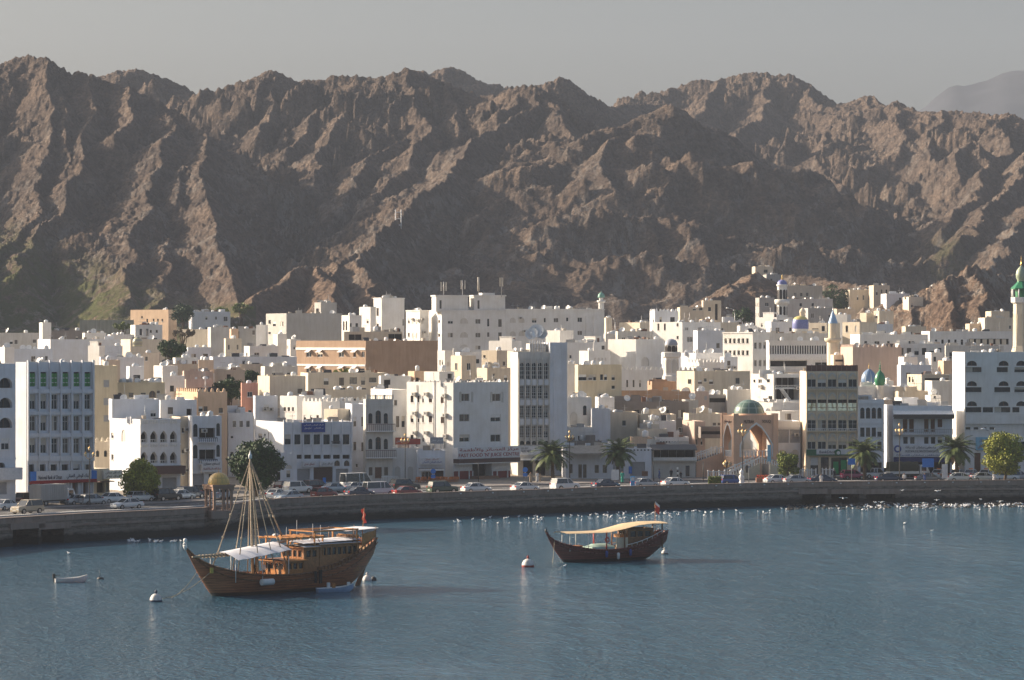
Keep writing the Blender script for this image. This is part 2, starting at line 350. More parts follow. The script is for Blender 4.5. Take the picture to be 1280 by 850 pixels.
# ------------------------------------------------------------------ mesh helpers
class MB:
    """collects shapes; build() links them as ONE mesh object"""
    def __init__(s): s.v = []; s.f = []; s.m = []; s.sm = []; s.mats = []
    def mi(s, m):
        if m not in s.mats: s.mats.append(m)
        return s.mats.index(m)
    def poly(s, pts, m, smooth=False):
        b = len(s.v); s.v += [tuple(p) for p in pts]; s.f.append(tuple(range(b, b + len(pts)))); s.m.append(s.mi(m)); s.sm.append(smooth)
    def box(s, x0, x1, y0, y1, z0, z1, m, M=None):
        p = [(x, y, z) for z in (z0, z1) for y in (y0, y1) for x in (x0, x1)]
        if M is not None: p = [tuple(M @ Vector(q)) for q in p]
        b = len(s.v); s.v += p
        for f in ((0, 2, 3, 1), (4, 5, 7, 6), (0, 1, 5, 4), (2, 6, 7, 3), (0, 4, 6, 2), (1, 3, 7, 5)):
            s.f.append(tuple(b + i for i in f)); s.m.append(s.mi(m)); s.sm.append(False)
    def tube(s, p, q, r0, r1, m, n=8, caps=True, smooth=True):
        p = Vector(p); q = Vector(q); d = (q - p)
        if d.length < 1e-6: return
        d.normalize(); a = d.orthogonal().normalized(); c = d.cross(a); b = len(s.v)
        for o, r in ((p, r0), (q, r1)):
            for i in range(n):
                t = 2 * math.pi * i / n; s.v.append(tuple(o + (a * math.cos(t) + c * math.sin(t)) * r))
        k = s.mi(m)
        for i in range(n):
            j = (i + 1) % n; s.f.append((b + i, b + j, b + n + j, b + n + i)); s.m.append(k); s.sm.append(smooth)
        if caps:
            s.f.append(tuple(b + i for i in reversed(range(n)))); s.m.append(k); s.sm.append(False)
            s.f.append(tuple(b + n + i for i in range(n))); s.m.append(k); s.sm.append(False)
    def path(s, pts, rs, m, n=6):
        for i in range(len(pts) - 1): s.tube(pts[i], pts[i + 1], rs[i], rs[i + 1], m, n)
    def lathe(s, prof, m, n=16, o=(0, 0, 0), smooth=True, mats=None):
        b = len(s.v)
        for r, z in prof:
            for i in range(n):
                t = 2 * math.pi * i / n; s.v.append((o[0] + r * math.cos(t), o[1] + r * math.sin(t), o[2] + z))
        for j in range(len(prof) - 1):
            k = s.mi(mats[j] if mats else m)
            for i in range(n):
                i2 = (i + 1) % n; s.f.append((b + j * n + i, b + j * n + i2, b + (j + 1) * n + i2, b + (j + 1) * n + i)); s.m.append(k); s.sm.append(smooth)
    def grid(s, rows, m, smooth=True, closed=False):
        b = len(s.v); n = len(rows[0])
        for r in rows: s.v += [tuple(p) for p in r]
        k = s.mi(m)
        for j in range(len(rows) - 1):
            for i in range(n if closed else n - 1):
                i2 = (i + 1) % n; s.f.append((b + j * n + i, b + j * n + i2, b + (j + 1) * n + i2, b + (j + 1) * n + i)); s.m.append(k); s.sm.append(smooth)
    def mesh(s, name):
        me = bpy.data.meshes.new(name); me.from_pydata(s.v, [], s.f)
        for m in s.mats: me.materials.append(m)
        me.polygons.foreach_set("material_index", s.m); me.polygons.foreach_set("use_smooth", s.sm)
        me.update(); return me
    def build(s, name, parent=None, loc=None, rotz=0.0):
        return link(name, s.mesh(name), parent, loc, rotz)
def link(name, me, parent=None, loc=None, rotz=0.0):
    o = bpy.data.objects.new(name, me); COL.objects.link(o)
    if parent is not None: o.parent = parent
    if loc is not None: o.location = loc
    if rotz: o.rotation_euler = (0, 0, rotz)
    return o
def tag(o, label, cat, group=None, kind=None):
    o["label"] = label; o["category"] = cat
    if group: o["group"] = group
    if kind: o["kind"] = kind
    return o
def thing(name, label, cat, loc, rotz=0.0, group=None):
    return tag(link(name, None, None, loc, rotz), label, cat, group)
def copy_tree(o, parent=None):
    c = o.copy(); COL.objects.link(c); c.parent = parent
    for ch in list(o.children): copy_tree(ch, c)
    return c

# ------------------------------------------------------------------ palette
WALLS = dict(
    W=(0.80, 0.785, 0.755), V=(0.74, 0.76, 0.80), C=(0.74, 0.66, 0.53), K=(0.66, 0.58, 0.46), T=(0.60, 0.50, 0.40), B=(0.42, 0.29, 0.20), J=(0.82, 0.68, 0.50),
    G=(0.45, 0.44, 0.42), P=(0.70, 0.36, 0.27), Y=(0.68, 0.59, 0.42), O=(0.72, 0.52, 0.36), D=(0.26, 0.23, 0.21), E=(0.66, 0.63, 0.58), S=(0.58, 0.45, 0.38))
def wallmat(c): return plaster("plaster_" + c, WALLS[c], 0.20 if c in "WV" else 0.35)
GLASS = mat("dark_glass", (0.035, 0.04, 0.045), 0.12, 0, 0.6, 0.3, 1.2)
GLASS2 = mat("curtained_glass", (0.13, 0.11, 0.09), 0.3, 0, 0.5, 0.45, 1.7)
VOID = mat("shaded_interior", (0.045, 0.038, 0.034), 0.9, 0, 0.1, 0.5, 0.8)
FRAMEW = mat("white_frame", (0.70, 0.69, 0.66), 0.5)
FRAMEB = mat("brown_frame", (0.16, 0.085, 0.05), 0.6)
WOOD = mat("door_wood", (0.17, 0.08, 0.045), 0.6, 0, 0.4, 0.25, 6)
SHUT = mat("roller_shutter", (0.36, 0.36, 0.37), 0.55, 0, 0.4, 0.12, 5)
BROWNSHUT = mat("brown_shutter", (0.10, 0.055, 0.045), 0.6)
GREEN = mat("green_shutter", (0.10, 0.34, 0.11), 0.6, 0, 0.4, 0.35, 4)
METAL = mat("grey_metal", (0.42, 0.42, 0.42), 0.45, 0.6)
DARKM = mat("dark_metal", (0.06, 0.055, 0.05), 0.5)
WPAINT = mat("white_paint", (0.78, 0.77, 0.74), 0.5)
CREAMP = mat("cream_paint", (0.72, 0.62, 0.45), 0.6)
ACM = mat("unit_beige", (0.55, 0.50, 0.42), 0.6)
BLUEP = mat("blue_paint", (0.03, 0.16, 0.55), 0.5)
REDP = mat("red_paint", (0.55, 0.05, 0.03), 0.5)
MAROON = mat("maroon_paint", (0.20, 0.02, 0.02), 0.6)
ROOFM = plaster("roof_screed", (0.50, 0.46, 0.40), 0.4)
TIN = plaster("old_tin", (0.42, 0.37, 0.31), 0.5)

def arch_pts(u0, u1, v0, v1, n=8, pointed=False, spring=None):
    """outline from (u0,v0) up round to (u1,v0)"""
    w = (u1 - u0) / 2; c = (u0 + u1) / 2
    h = min(w * (1.25 if pointed else 1.0), (v1 - v0) * 0.75) if spring is None else spring
    pts = [(u0, v0)]
    for i in range(n + 1):
        t = math.pi - math.pi * i / n
        x = math.cos(t); y = math.sin(t)
        if pointed: y = (1 - abs(x) ** 1.55)
        pts.append((c + w * x, v1 - h + h * y))
    pts.append((u1, v0)); return pts

def face_panel(mb, M, U, V, ops, m, depth=0.22, rm=None):
    """a wall U wide and V high in local x/z (outside is -y), with real openings and reveals"""
    us = sorted({0.0, U} | {min(max(o[1], 0), U) for o in ops} | {min(max(o[2], 0), U) for o in ops})
    vs = sorted({0.0, V} | {min(max(o[3], 0), V) for o in ops} | {min(max(o[4], 0), V) for o in ops})
    P = lambda u, v, d=0: M @ Vector((u, d, v))
    for i in range(len(us) - 1):
        run = None
        for j in range(len(vs) - 1):
            cu = (us[i] + us[i + 1]) / 2; cv = (vs[j] + vs[j + 1]) / 2
            if any(o[1] < cu < o[2] and o[3] < cv < o[4] for o in ops):
                if run is not None: mb.poly([P(us[i], run), P(us[i + 1], run), P(us[i + 1], vs[j]), P(us[i], vs[j])], m); run = None
            elif run is None: run = vs[j]
        if run is not None: mb.poly([P(us[i], run), P(us[i + 1], run), P(us[i + 1], V), P(us[i], V)], m)
    for o in ops:
        k, u0, u1, v0, v1 = o[:5]; d = o[5] if len(o) > 5 else depth
        if k in 'apq':
            pts = arch_pts(u0, u1, v0, v1, 8, k == 'p'); n = len(pts); half = n // 2
            for a, b in zip(pts[1:half + 1], pts[2:half + 1]): mb.poly([P(*a), P(u0, v1), P(*b)][::-1], m)
            for a, b in zip(pts[half:n - 2], pts[half + 1:n - 1]): mb.poly([P(*a), P(u1, v1), P(*b)][::-1], m)
        else: pts = [(u0, v0), (u0, v1), (u1, v1), (u1, v0)]
        pts = pts + [pts[0]]
        for a, b in zip(pts[:-1], pts[1:]): mb.poly([P(*a), P(*a, d), P(*b, d), P(*b)], rm or m)

WCACHE = {}; rnd = random.Random(11)
def window_mesh(k, w, h, d):
    """the piece that fills one opening: frame, mullions and pane (or door, shutter, dark gallery)"""
    var = rnd.randrange(4) if k in 'rwkc' else 0
    key = (k, round(w, 1), round(h, 1), round(d, 1), var)
    if key in WCACHE: return WCACHE[key]
    w, h = key[1], key[2]; d = key[3]
    b = MB(); w2 = w / 2; base = k.lower()
    arched = base in ('a', 'p', 'q'); e = 0.02
    fm = {'r': FRAMEW, 'a': FRAMEB, 'p': FRAMEB, 'c': FRAMEB, 'd': WOOD, 's': SHUT, 'x': BROWNSHUT, 'g': GREEN, 'v': VOID, 'q': wallmat('E'), 'k': DARKM, 'w': FRAMEW}[base]
    pane = {'r': GLASS, 'a': GLASS, 'p': VOID, 'c': GLASS2, 'd': WOOD, 's': SHUT, 'x': BROWNSHUT, 'g': VOID, 'v': VOID, 'q': wallmat('E'), 'k': GLASS, 'w': GLASS2}[base]
    if k in 'rwkc': pane = (pane, GLASS, GLASS2, GLASS)[var]
    pts = arch_pts(-w2 - e, w2 + e, -e, h + e, 8, base == 'p') if arched else [(-w2 - e, -e), (-w2 - e, h + e), (w2 + e, h + e), (w2 + e, -e)]
    b.poly([(x, d - 0.02, z) for x, z in reversed(pts)], pane)
    t = min(0.06, w * 0.06)
    if base in 'racwk' or base == 'a':
        if not arched:
            b.box(-w2, w2, d - 0.1, d - 0.03, h - t, h, fm)
        b.box(-w2, -w2 + t, d - 0.1, d - 0.03, t, h * (0.7 if arched else 1) - t, fm); b.box(w2 - t, w2, d - 0.1, d - 0.03, t, h * (0.7 if arched else 1) - t, fm)
        b.box(-w2, w2, d - 0.1, d - 0.03, 0, t, fm)
        if w > 0.8: b.box(-t / 2, t / 2, d - 0.095, d - 0.035, t, h - t, fm)
        if h > 1.6: b.box(-w2 + t, w2 - t, d - 0.09, d - 0.04, h * 0.62, h * 0.62 + t * .8, fm)
    if var == 3 and h > .7: b.box(-w2 + .02, w2 - .02, d - .11, d - .1, h * .55, h, (ACM, FRAMEW)[int(w * 10) % 2])
    if var == 2 and w > .9: b.box(-w2 + .03, -w2 * .1, d - .108, d - .1, .03, h - .03, ACM)
    if base == 'd':
        b.box(-w2, w2, d - .1, d - .03, h - .1, h, FRAMEB); b.box(-.03, .03, d - .08, d - .03, 0, h - .1, FRAMEB)
    if base in 'sx':
        n = max(3, int(h / 0.22))
        for i in range(n): b.box(-w2, w2, d - 0.07, d - 0.025, h * i / n + 0.02, h * (i + 0.75) / n, fm)
    if base == 'g':
        for sx in (-1, 1):
            b.box(sx * w2 * 0.52 - w2 * .42, sx * w2 * 0.52 + w2 * .42, d - .14, d - .05, 0.05, h * 0.9, GREEN)
            for q in range(5): b.box(sx * w2 * 0.52 - w2 * .34, sx * w2 * 0.52 + w2 * .34, d - .17, d - .14, h * (.08 + .16 * q), h * (.13 + .16 * q), FRAMEW if q % 2 else GREEN)
    if base == 'v' and w > 1.5 and h > 1.2:
        n = max(1, int(w / 1.3))
        for i in range(1, n): b.box(-w2 + w * i / n - .03, -w2 + w * i / n + .03, d - .1, d - .04, 0, h, FRAMEW if i % 2 else METAL)
    if base == 'p':
        b.box(-w2, w2, 0.05, 0.12, h * .02, h * .06, FRAMEW); b.box(-w2, w2, 0.05, 0.12, h * .26, h * .3, FRAMEW)
        nb = max(3, int(w / .28))
        for i in range(nb): b.box(-w2 + w * (i + .4) / nb, -w2 + w * (i + .6) / nb, 0.06, 0.11, h * .06, h * .26, FRAMEW)
    if base in 'rack' and k.islower() and not arched:
        b.box(-w2 - 0.08, w2 + 0.08, -0.10, 0.02, -0.09, -0.005, WPAINT)
    me = b.mesh("window"); WCACHE[key] = me; return me

# roof furniture meshes, shared by every roof
def tank_mesh():
    b = MB(); b.lathe([(0, 0.35), (.55, .35), (.6, .4), (.6, 1.3), (.45, 1.45), (.14, 1.52), (.14, 1.6), (0, 1.6)], WPAINT, 14)
    for a in range(4): b.box(.38 * math.cos(a * 1.57 + .8) - .04, .38 * math.cos(a * 1.57 + .8) + .04, .38 * math.sin(a * 1.57 + .8) - .04, .38 * math.sin(a * 1.57 + .8) + .04, 0, .36, METAL)
    return b.mesh("water_tank")
def dish_mesh():
    b = MB(); n = 14; prof = [(0.01, 0), (.35, .035), (.65, .12), (.88, .24)]
    rot = Matrix.Rotation(math.radians(62), 4, 'X') 
    T = Matrix.Translation((0, 0, 1.25)) @ Matrix.Rotation(math.radians(-35), 4, 'Z') @ rot
    rows = [[tuple(T @ Vector((r * math.cos(2 * math.pi * i / n), r * math.sin(2 * math.pi * i / n), z))) for i in range(n)] for r, z in prof]
    b.grid(rows, WPAINT, True, True)
    rows2 = [[tuple(T @ Vector((r * math.cos(2 * math.pi * i / n), r * math.sin(2 * math.pi * i / n), z - .03))) for i in range(n)] for r, z in prof][::-1]
    b.grid(rows2, METAL, True, True)
    b.tube((0, 0, 0), (0, .05, 1.2), .05, .05, METAL, 6)
    b.tube(T @ Vector((0, -.6, .1)), T @ Vector((0, 0, .8)), .02, .02, METAL, 4); b.tube(T @ Vector((0, 0, .75)), T @ Vector((0, 0, .9)), .06, .06, METAL, 6)
    return b.mesh("satellite_dish")
def ac_mesh():
    b = MB(); b.box(-.45, .45, -.5, 0, 0, .6, ACM); b.box(-.4, .4, -.53, -.5, .06, .54, METAL); b.tube((0, -.53, .3), (0, -.545, .3), .2, .2, DARKM, 10)
    return b.mesh("air_conditioner")
TANK = tank_mesh(); DISH = dish_mesh(); ACU = ac_mesh()
rnd = random.Random(11)

class House:
    """one building: an Empty at its near corner, walls, roof, windows and roof furniture as parts"""
    def __init__(s, name, label, xl, xc, xr, top, Y, th, c, F_=(), L_=(), cat='building', crenel=False, parapet=0.7, tanks=0, dishes=0, acs=0, D=None, zb=None,
                 head=None, cornice=False, roof=True, group=None, sink=0.5, auto=None, bands=()):
        s.th = math.radians(th); s.c, s.s = math.cos(s.th), math.sin(s.th)
        s.C = W(xc, Y); s.Y = Y
        s.zt = CAMZ + (CY - top) * Y / F
        s.Wd = s.ufront(xr)
        s.D = s.dleft(xl) if (xl is not None and xl < xc - 0.3) else (D or max(6.0, min(11.0, s.Wd)))
        if D and xl is not None: s.D = D
        s.D = min(max(s.D, 2.5), 24)
        back = s.C + Vector((-s.s, s.c, 0)) * s.D
        s.zb = (min(gz(s.C.x, s.C.y), gz(back.x, back.y)) - sink) if zb is None else zb
        if Y < 572 and zb is None: s.zb = 2.9
        s.H = s.zt - s.zb
        s.e = thing(name, label, cat, (s.C.x, s.C.y, s.zb), s.th, group)
        s.m = wallmat(c) if isinstance(c, str) else c
        Ms = dict(F=(Matrix.Identity(4), s.Wd), L=(Matrix.Translation((0, s.D, 0)) @ Matrix.Rotation(-math.pi / 2, 4, 'Z'), s.D),
                  R=(Matrix.Translation((s.Wd, 0, 0)) @ Matrix.Rotation(math.pi / 2, 4, 'Z'), s.D), B=(Matrix.Translation((s.Wd, s.D, 0)) @ Matrix.Rotation(math.pi, 4, 'Z'), s.Wd))
        s.Ms = Ms
        ops = {'F': s.conv('F', F_), 'L': s.conv('L', L_), 'R': [], 'B': []}
        if auto:
            for f, kinds in auto.items(): ops[f] += s.auto(f, kinds, Ms[f][1])
        b = MB(); H = s.H
        for f in 'FLRB': face_panel(b, Ms[f][0], Ms[f][1], H, ops[f], s.m)
        t = 0.22; zi = H - parapet
        if roof:
            o4 = [(0, 0), (s.Wd, 0), (s.Wd, s.D), (0, s.D)]; i4 = [(t, t), (s.Wd - t, t), (s.Wd - t, s.D - t), (t, s.D - t)]
            for k in range(4):
                a, c2, d2, e2 = o4[k], o4[(k + 1) % 4], i4[(k + 1) % 4], i4[k]
                b.poly([(*a, H), (*c2, H), (*d2, H), (*e2, H)], s.m)
                b.poly([(*e2, H), (*d2, H), (*d2, zi), (*e2, zi)], s.m)
            b.poly([(*q, zi) for q in i4], ROOFM)
        if crenel:
            for f in 'FL':
                M, U = Ms[f]; n = max(2, int(U / 0.95))
                for i in range(n):
                    u = U * (i + .5) / n
                    b.box(u - .24, u + .24, .003, t - .003, H - .01, H + .42, s.m, M); b.box(u - .12, u + .12, .004, t - .004, H + .41, H + .6, s.m, M)
        if cornice:
            for f in 'FL':
                M, U = Ms[f]; b.box(-.1, U + .1, -.14, -.003, H - .28, H - .03, s.m, M)
        for (f, py) in bands:
            M, U = Ms[f]; z = s.z(py, s.C.y); b.box(-.06, U + .06, -.09, -.003, z - .1, z + .1, s.m, M)
        b.build("wall", s.e)
        n = 0
        for f in 'FLRB':
            M, U = Ms[f]
            for o in ops[f]:
                if n >= 96: break
                n += 1
                k, u0, u1, v0, v1 = o[:5]; d = o[5] if len(o) > 5 else 0.22
                w = link({'d': 'door', 's': 'shop_shutter', 'x': 'shop_shutter', 'v': 'gallery_opening', 'q': 'blind_arch', 'p': 'arched_balcony'}.get(k.lower(), 'window'), window_mesh(k, u1 - u0, v1 - v0, d), s.e, M @ Vector(((u0 + u1) / 2, 0, v0)), M.to_euler().z)
                w.scale = ((u1 - u0) / max(.1, round(u1 - u0, 1)), 1, (v1 - v0) / max(.1, round(v1 - v0, 1)))
        r = random.Random(sum(ord(ch) for ch in label))
        def spot():
            return (r.uniform(.9, max(1.0, s.Wd - .9)), r.uniform(.8, max(.9, min(s.D - .8, 5))), zi)
        for i in range(tanks):
            o = link("water_tank", TANK, s.e, spot(), 0); q = r.uniform(.65, .95); o.scale = (q, q, r.uniform(.7, .95))
        for i in range(dishes):
            p = spot(); o = link("satellite_dish", DISH, s.e, (p[0], p[1], zi), r.uniform(-.5, 1.1) - s.th); q = r.uniform(.5, .85); o.scale = (q, q, q)
        if roof and s.Wd > 4 and s.D > 4:
            bb = MB()
            for i in range(min(12, 4 + int(s.Wd * s.D / 14))):
                x, y, _ = spot(); q = r.random()
                if q < .35: w_ = r.uniform(.25, .7); bb.box(x - w_, x + w_, y - .3, y + .3, zi, zi + r.uniform(.5, 1.3), r.choice((s.m, ACM, METAL, WOOD, TIN)))
                elif q < .6: bb.tube((x, y, zi), (x, y, zi + r.uniform(1.6, 3.2)), .035, .03, METAL, 4); bb.box(x - .5, x + .5, y - .02, y + .02, zi + 1.55, zi + 1.6, METAL)
                elif q < .8: bb.box(x - r.uniform(.8, 1.8), x + .6, y, y + .18, zi, zi + r.uniform(.7, 1.5), s.m)
                else: h_ = r.uniform(.8, 1.5); bb.poly([(x - .8, y, zi + .1), (x + .8, y, zi + .1), (x + .8, y + .9, zi + h_), (x - .8, y + .9, zi + h_)], r.choice((TIN, DARKM, ROOFM))); bb.tube((x - .6, y + .8, zi), (x - .6, y + .8, zi + h_), .04, .04, METAL, 4)
            bb.build("roof_clutter", s.e)
        if head:
            for hd in ([head] if not isinstance(head, list) else head):
                x0, x1, ty = hd; u0 = max(.3, s.ufront(x0)); u1 = max(u0 + 1.2, min(s.Wd - .3, s.ufront(x1))); hz = s.z(ty, s.C.y + 2)
                bb = MB(); d0 = min(1.2, s.D * .2); bb.box(u0, u1, d0, min(d0 + 3.5, s.D - .3), zi, max(hz, zi + 1.2), s.m)
                bb.box(u0 - .1, u1 + .1, d0 - .1, min(d0 + 3.6, s.D - .2), max(hz, zi + 1.2), max(hz, zi + 1.2) + .14, s.m)
                bb.box((u0 + u1) / 2 - .35, (u0 + u1) / 2 + .35, d0 - .02, d0 - .003, zi + .1, zi + .1 + min(1.9, max(hz - zi, 1.2) * .8), WOOD)
                bb.build("stair_head", s.e)
        for i in range(acs):
            f = 'L' if (i % 2 and xl is not None and xl < xc - 3) else 'F'; M, U = Ms[f]
            link("air_conditioner", ACU, s.e, M @ Vector((r.uniform(.6, max(.7, U - .6)), 0, H - r.choice([2.6, 2.9, 5.9])  if H > 7 else H * .5)), M.to_euler().z)
    def ufront(s, px):
        k = (px - CX) / F; return (k * s.C.y - s.C.x) / (s.c - k * s.s)
    def dleft(s, px):
        k = (px - CX) / F; return (k * s.C.y - s.C.x) / (-s.s - k * s.c)
    def z(s, py, Y): return CAMZ + (CY - py) * Y / F - s.zb
    def uz(s, f, px, py):
        if f == 'F': u = s.ufront(px); return u, s.z(py, s.C.y + u * s.s)
        d = s.dleft(px); return s.D - d, s.z(py, s.C.y + d * s.c)
    def conv(s, f, specs):
        out = []; U = s.Wd if f == 'F' else s.D
        for sp in specs:
            k, xa, xb, n, w, rows = sp[:6]; dp = sp[6] if len(sp) > 6 else (0.9 if k in 'vp' else 0.22)
            for (yt, yb) in rows:
                for i in range(n):
                    x = xa if n == 1 else xa + (xb - xa) * i / (n - 1)
                    ua, za = s.uz(f, x - w / 2, yb); ub, z1 = s.uz(f, x + w / 2, yb); _, z1 = s.uz(f, x, yt); _, z0 = s.uz(f, x, yb)
                    u0, u1 = min(ua, ub), max(ua, ub)
                    u0 = max(u0, .08); u1 = min(u1, U - .08); z0 = max(z0, 0.05); z1 = min(z1, s.H - .12)
                    if u1 - u0 < .2 or z1 - z0 < .2: continue
                    out.append((k, u0, u1, z0, z1, min(dp, (s.D if f == 'F' else s.Wd) * .4)))
        return out
    def auto(s, f, kinds, U):
        r = random.Random(int(s.C.x * 7 + s.C.y * 3)); out = []; n = max(1, int(U / 2.5)); 
        top = s.H - 1.5
        for row in range(3 if s.H > 10 else 2 if s.H > 6.5 else 1):
            zt = top - row * 3.2
            for i in range(n):
                if r.random() < .2: continue
                u = U * (i + .5) / n; w = r.choice([.3, .45, .6]); h = r.choice([.9, 1.2, 1.4])
                if u - w < .15 or u + w > U - .15: continue
                out.append((r.choice(kinds), u - w, u + w, zt - h, zt, .2))
        return out
    def part(s, name, mb): return mb.build(name, s.e)
    def box_on(s, name, f, x0, x1, yt, yb, out, m, back=-0.003):
        M, U = s.Ms[f]; b = MB(); ua, z1 = s.uz(f, x0, yt); ub, z0 = s.uz(f, x1, yb)
        b.box(min(ua, ub), max(ua, ub), -out, back, min(z0, z1), max(z0, z1), m, M); return b.build(name, s.e)
    def sign(s, f, x0, x1, yt, yb, board, lines, out=0.35, name="shop_sign"):
        """a sign board with raised lettering: lines = [(text, material, centre fraction of height, height fraction, width fraction, centre x fraction)]"""
        M, U = s.Ms[f]; ua, z1 = s.uz(f, x0, yt); ub, z0 = s.uz(f, x1, yb)
        u0, u1 = min(ua, ub), max(ua, ub); b = MB(); b.box(u0, u1, -out, -.003, z0, z1, board, M); o = b.build(name, s.e)
        for ln in lines:
            txt, tm, cf, hf, wf = ln[:5]; xf = ln[5] if len(ln) > 5 else .5
            text_on(o, txt, tm, M, u0 + (u1 - u0) * xf, z0 + (z1 - z0) * cf, -out - .025, (z1 - z0) * hf, (u1 - u0) * wf)
        return o
    def balcony(s, f, x0, x1, ytop, ybot, out=1.0, m=None, rail=None, solid=False):
        M, U = s.Ms[f]; ua, z1 = s.uz(f, x0, ytop); ub, z0 = s.uz(f, x1, ybot); u0, u1 = min(ua, ub), max(ua, ub); m = m or s.m; rail = rail or m
        b = MB(); b.box(u0, u1, -out, -.003, z0, z0 + .15, m, M); o = b.build("balcony", s.e)
        r = MB(); h = z1 - z0
        r.box(u0, u1, -out, -out + .08, z1 - .1, z1, rail, M)
        if solid: r.box(u0 + .01, u1 - .01, -out + .01, -out + .07, z0 + .15, z1 - .1, rail, M)
        else:
            n = max(3, int((u1 - u0) / .32))
            for i in range(n + 1):
                u = u0 + .04 + (u1 - u0 - .08) * i / n; r.box(u - .035, u + .035, -out + .01, -out + .07, z0 + .15, z1 - .1, rail, M)
        for u in (u0, u1 - .08): r.box(u, u + .08, -out + .08, -.004, z1 - .1, z1, rail, M)
        r.build("railing", o); return o

def text_on(parent, txt, m, M, u, z, y, h, w=None):
    cu = bpy.data.curves.new("lettering", 'FONT'); cu.body = txt; cu.align_x = 'CENTER'; cu.align_y = 'CENTER'; cu.size = 1.0; cu.extrude = 0.02; cu.resolution_u = 2
    t = bpy.data.objects.new("lettering_curve", cu); COL.objects.link(t)
    bpy.context.view_layer.update()
    me = bpy.data.meshes.new_from_object(t.evaluated_get(bpy.context.evaluated_depsgraph_get())); me.name = "lettering"
    bpy.data.objects.remove(t); bpy.data.curves.remove(cu)
    me.materials.clear(); me.materials.append(m)
    o = bpy.data.objects.new("lettering", me); COL.objects.link(o); o.parent = parent
    xs = [v.co.x for v in me.vertices] or [0, 1]; ys = [v.co.y for v in me.vertices] or [0, 1]
    dx, dy = max(max(xs) - min(xs), .01), max(max(ys) - min(ys), .01); cx, cy = (max(xs) + min(xs)) / 2, (max(ys) + min(ys)) / 2
    sy = h / dy; sx = (w / dx) if w else sy
    o.matrix_local = M @ Matrix.Translation((u, y, z)) @ Matrix.Rotation(math.pi / 2, 4, 'X') @ Matrix.Diagonal((sx, sy, 1, 1)) @ Matrix.Translation((-cx, -cy, 0))
    return o
# ------------------------------------------------------------------ the town: buildings along the corniche
DKTXT = mat("dark_lettering", (0.02, 0.02, 0.05), 0.6); REDTXT = mat("red_lettering", (0.30, 0.02, 0.02), 0.6); WTXT = mat("white_lettering", (0.8, 0.8, 0.8), 0.6)
SIGNW = mat("white_sign_board", (0.66, 0.66, 0.66), 0.5); SIGNB = mat("blue_sign_board", (0.015, 0.05, 0.26), 0.4); SKYB = mat("bright_blue_board", (0.04, 0.20, 0.62), 0.4)
GREENB = mat("green_board", (0.01, 0.12, 0.05), 0.4); TEALB = mat("pale_blue_board", (0.22, 0.46, 0.60), 0.5)
AR1 = "\ufe94\ufee4\ufecc\ufec3\uff70".replace("\uff70", "") 
def ar(s):  # presentation forms already in visual order
    return s
AR_FOOD = "\ufe94\ufee4\ufecc\ufec3\ufef7\ufe8d\ufeed \ufeae\ufe8b\ufe8e\ufebc\ufecc\ufedf\ufe8d \ufeb0\ufedb\ufeae\ufee3"
AR_BANK = "\ufef2\ufee7\ufe8e\ufee4\ufecc\ufedf\ufe8d \ufef2\ufee8\ufec3\ufeee\ufedf\ufe8d \ufeda\ufee8\ufe92\ufedf\ufe8d"
AR_EXCH = "\ufe94\ufed3\ufe8d\ufeae\ufebc\ufee0\ufedf \ufee5\ufe8e\ufec4\ufee0\ufeb3 \ufef0\ufed4\ufec4\ufebc\ufee3"
AR_SOUQ = "\ufea1\ufeae\ufec4\ufee3 \ufed5\ufeee\ufeb3"
AR_SHOP = "\ufee5\ufe8e\ufee4\ufecb \ufed5\ufe8e\ufeb4\ufedb"

# 1 white block at the frame edge
h = House("apartment_building", "white building cut by the photo edge, with three dark arched recesses one above another", -14, -14, 19.5, 454.5, 442, 38, 'V',
  F_=[('a', 7, 7, 1, 17, [(472, 485), (497, 510), (522, 535)], 0.8), ('r', 6.5, 6.5, 1, 10, [(548, 562)]), ('a', 2, 2, 1, 9, [(578, 586)], .6), ('s', 3, 3, 1, 11, [(603, 618)])], D=9, bands=[('F', 574)], dishes=2)
h.box_on("sign_board", 'F', -12, 22, 585, 599, 1.4, SIGNW)
# 2 bank block with six bays
h = House("bank_building", "white ribbed bank building with green shutters on its top floor and a blue-ended sign", 19.5, 33, 116.3, 452.5, 453, 40, 'V',
  F_=[('g', 40.7, 109.6, 6, 7.5, [(465, 483)], .35), ('w', 40.7, 109.6, 6, 7.5, [(493, 511.5), (520, 538.6), (548, 566.5)], .35), ('k', 38.5, 110, 6, 8.5, [(580.5, 592)], .5),
      ('k', 53, 78, 3, 7, [(601.5, 608.5)], .4), ('d', 93, 106, 2, 9, [(602, 622)], .8), ('v', 38.5, 38.5, 1, 8, [(603, 622)], .7)], dishes=3, tanks=1, parapet=.9)
b = MB(); M, U = h.Ms['F']
for i in range(7):
    u = h.ufront(34.3 + i * 13.55); u = min(max(u, .12), U - .12); z0 = h.z(576, 453 + u * h.s); b.box(u - .12, u + .12, -.42, -.003, z0, h.H + .25, h.m)
    b.box(u - .1, u + .1, -.25, -.003, 0, z0, h.m)
h.part("rib", b)
b = MB()
for i in range(6):
    uc = h.ufront(40.9 + i * 13.7); z0 = h.z(580, 453); 
    for yb, yt in ((486, 492), (514, 519), (541, 547), (569, 577)): b.box(uc - .8, uc + .8, -.3, -.004, h.z(yt, 453 + uc * h.s) + .05, h.z(yb, 453 + uc * h.s) - .05, h.m)
h.part("spandrel", b)
h.sign('F', 36, 43, 589.5, 602, SKYB, [], .55); h.sign('F', 112, 118.5, 588, 599, SKYB, [], .55)
h.sign('F', 43, 112, 589, 600.5, SIGNW, [("National Bank of Oman", DKTXT, .42, .36, .42, .25), (AR_BANK, DKTXT, .42, .5, .42, .76)], .5)
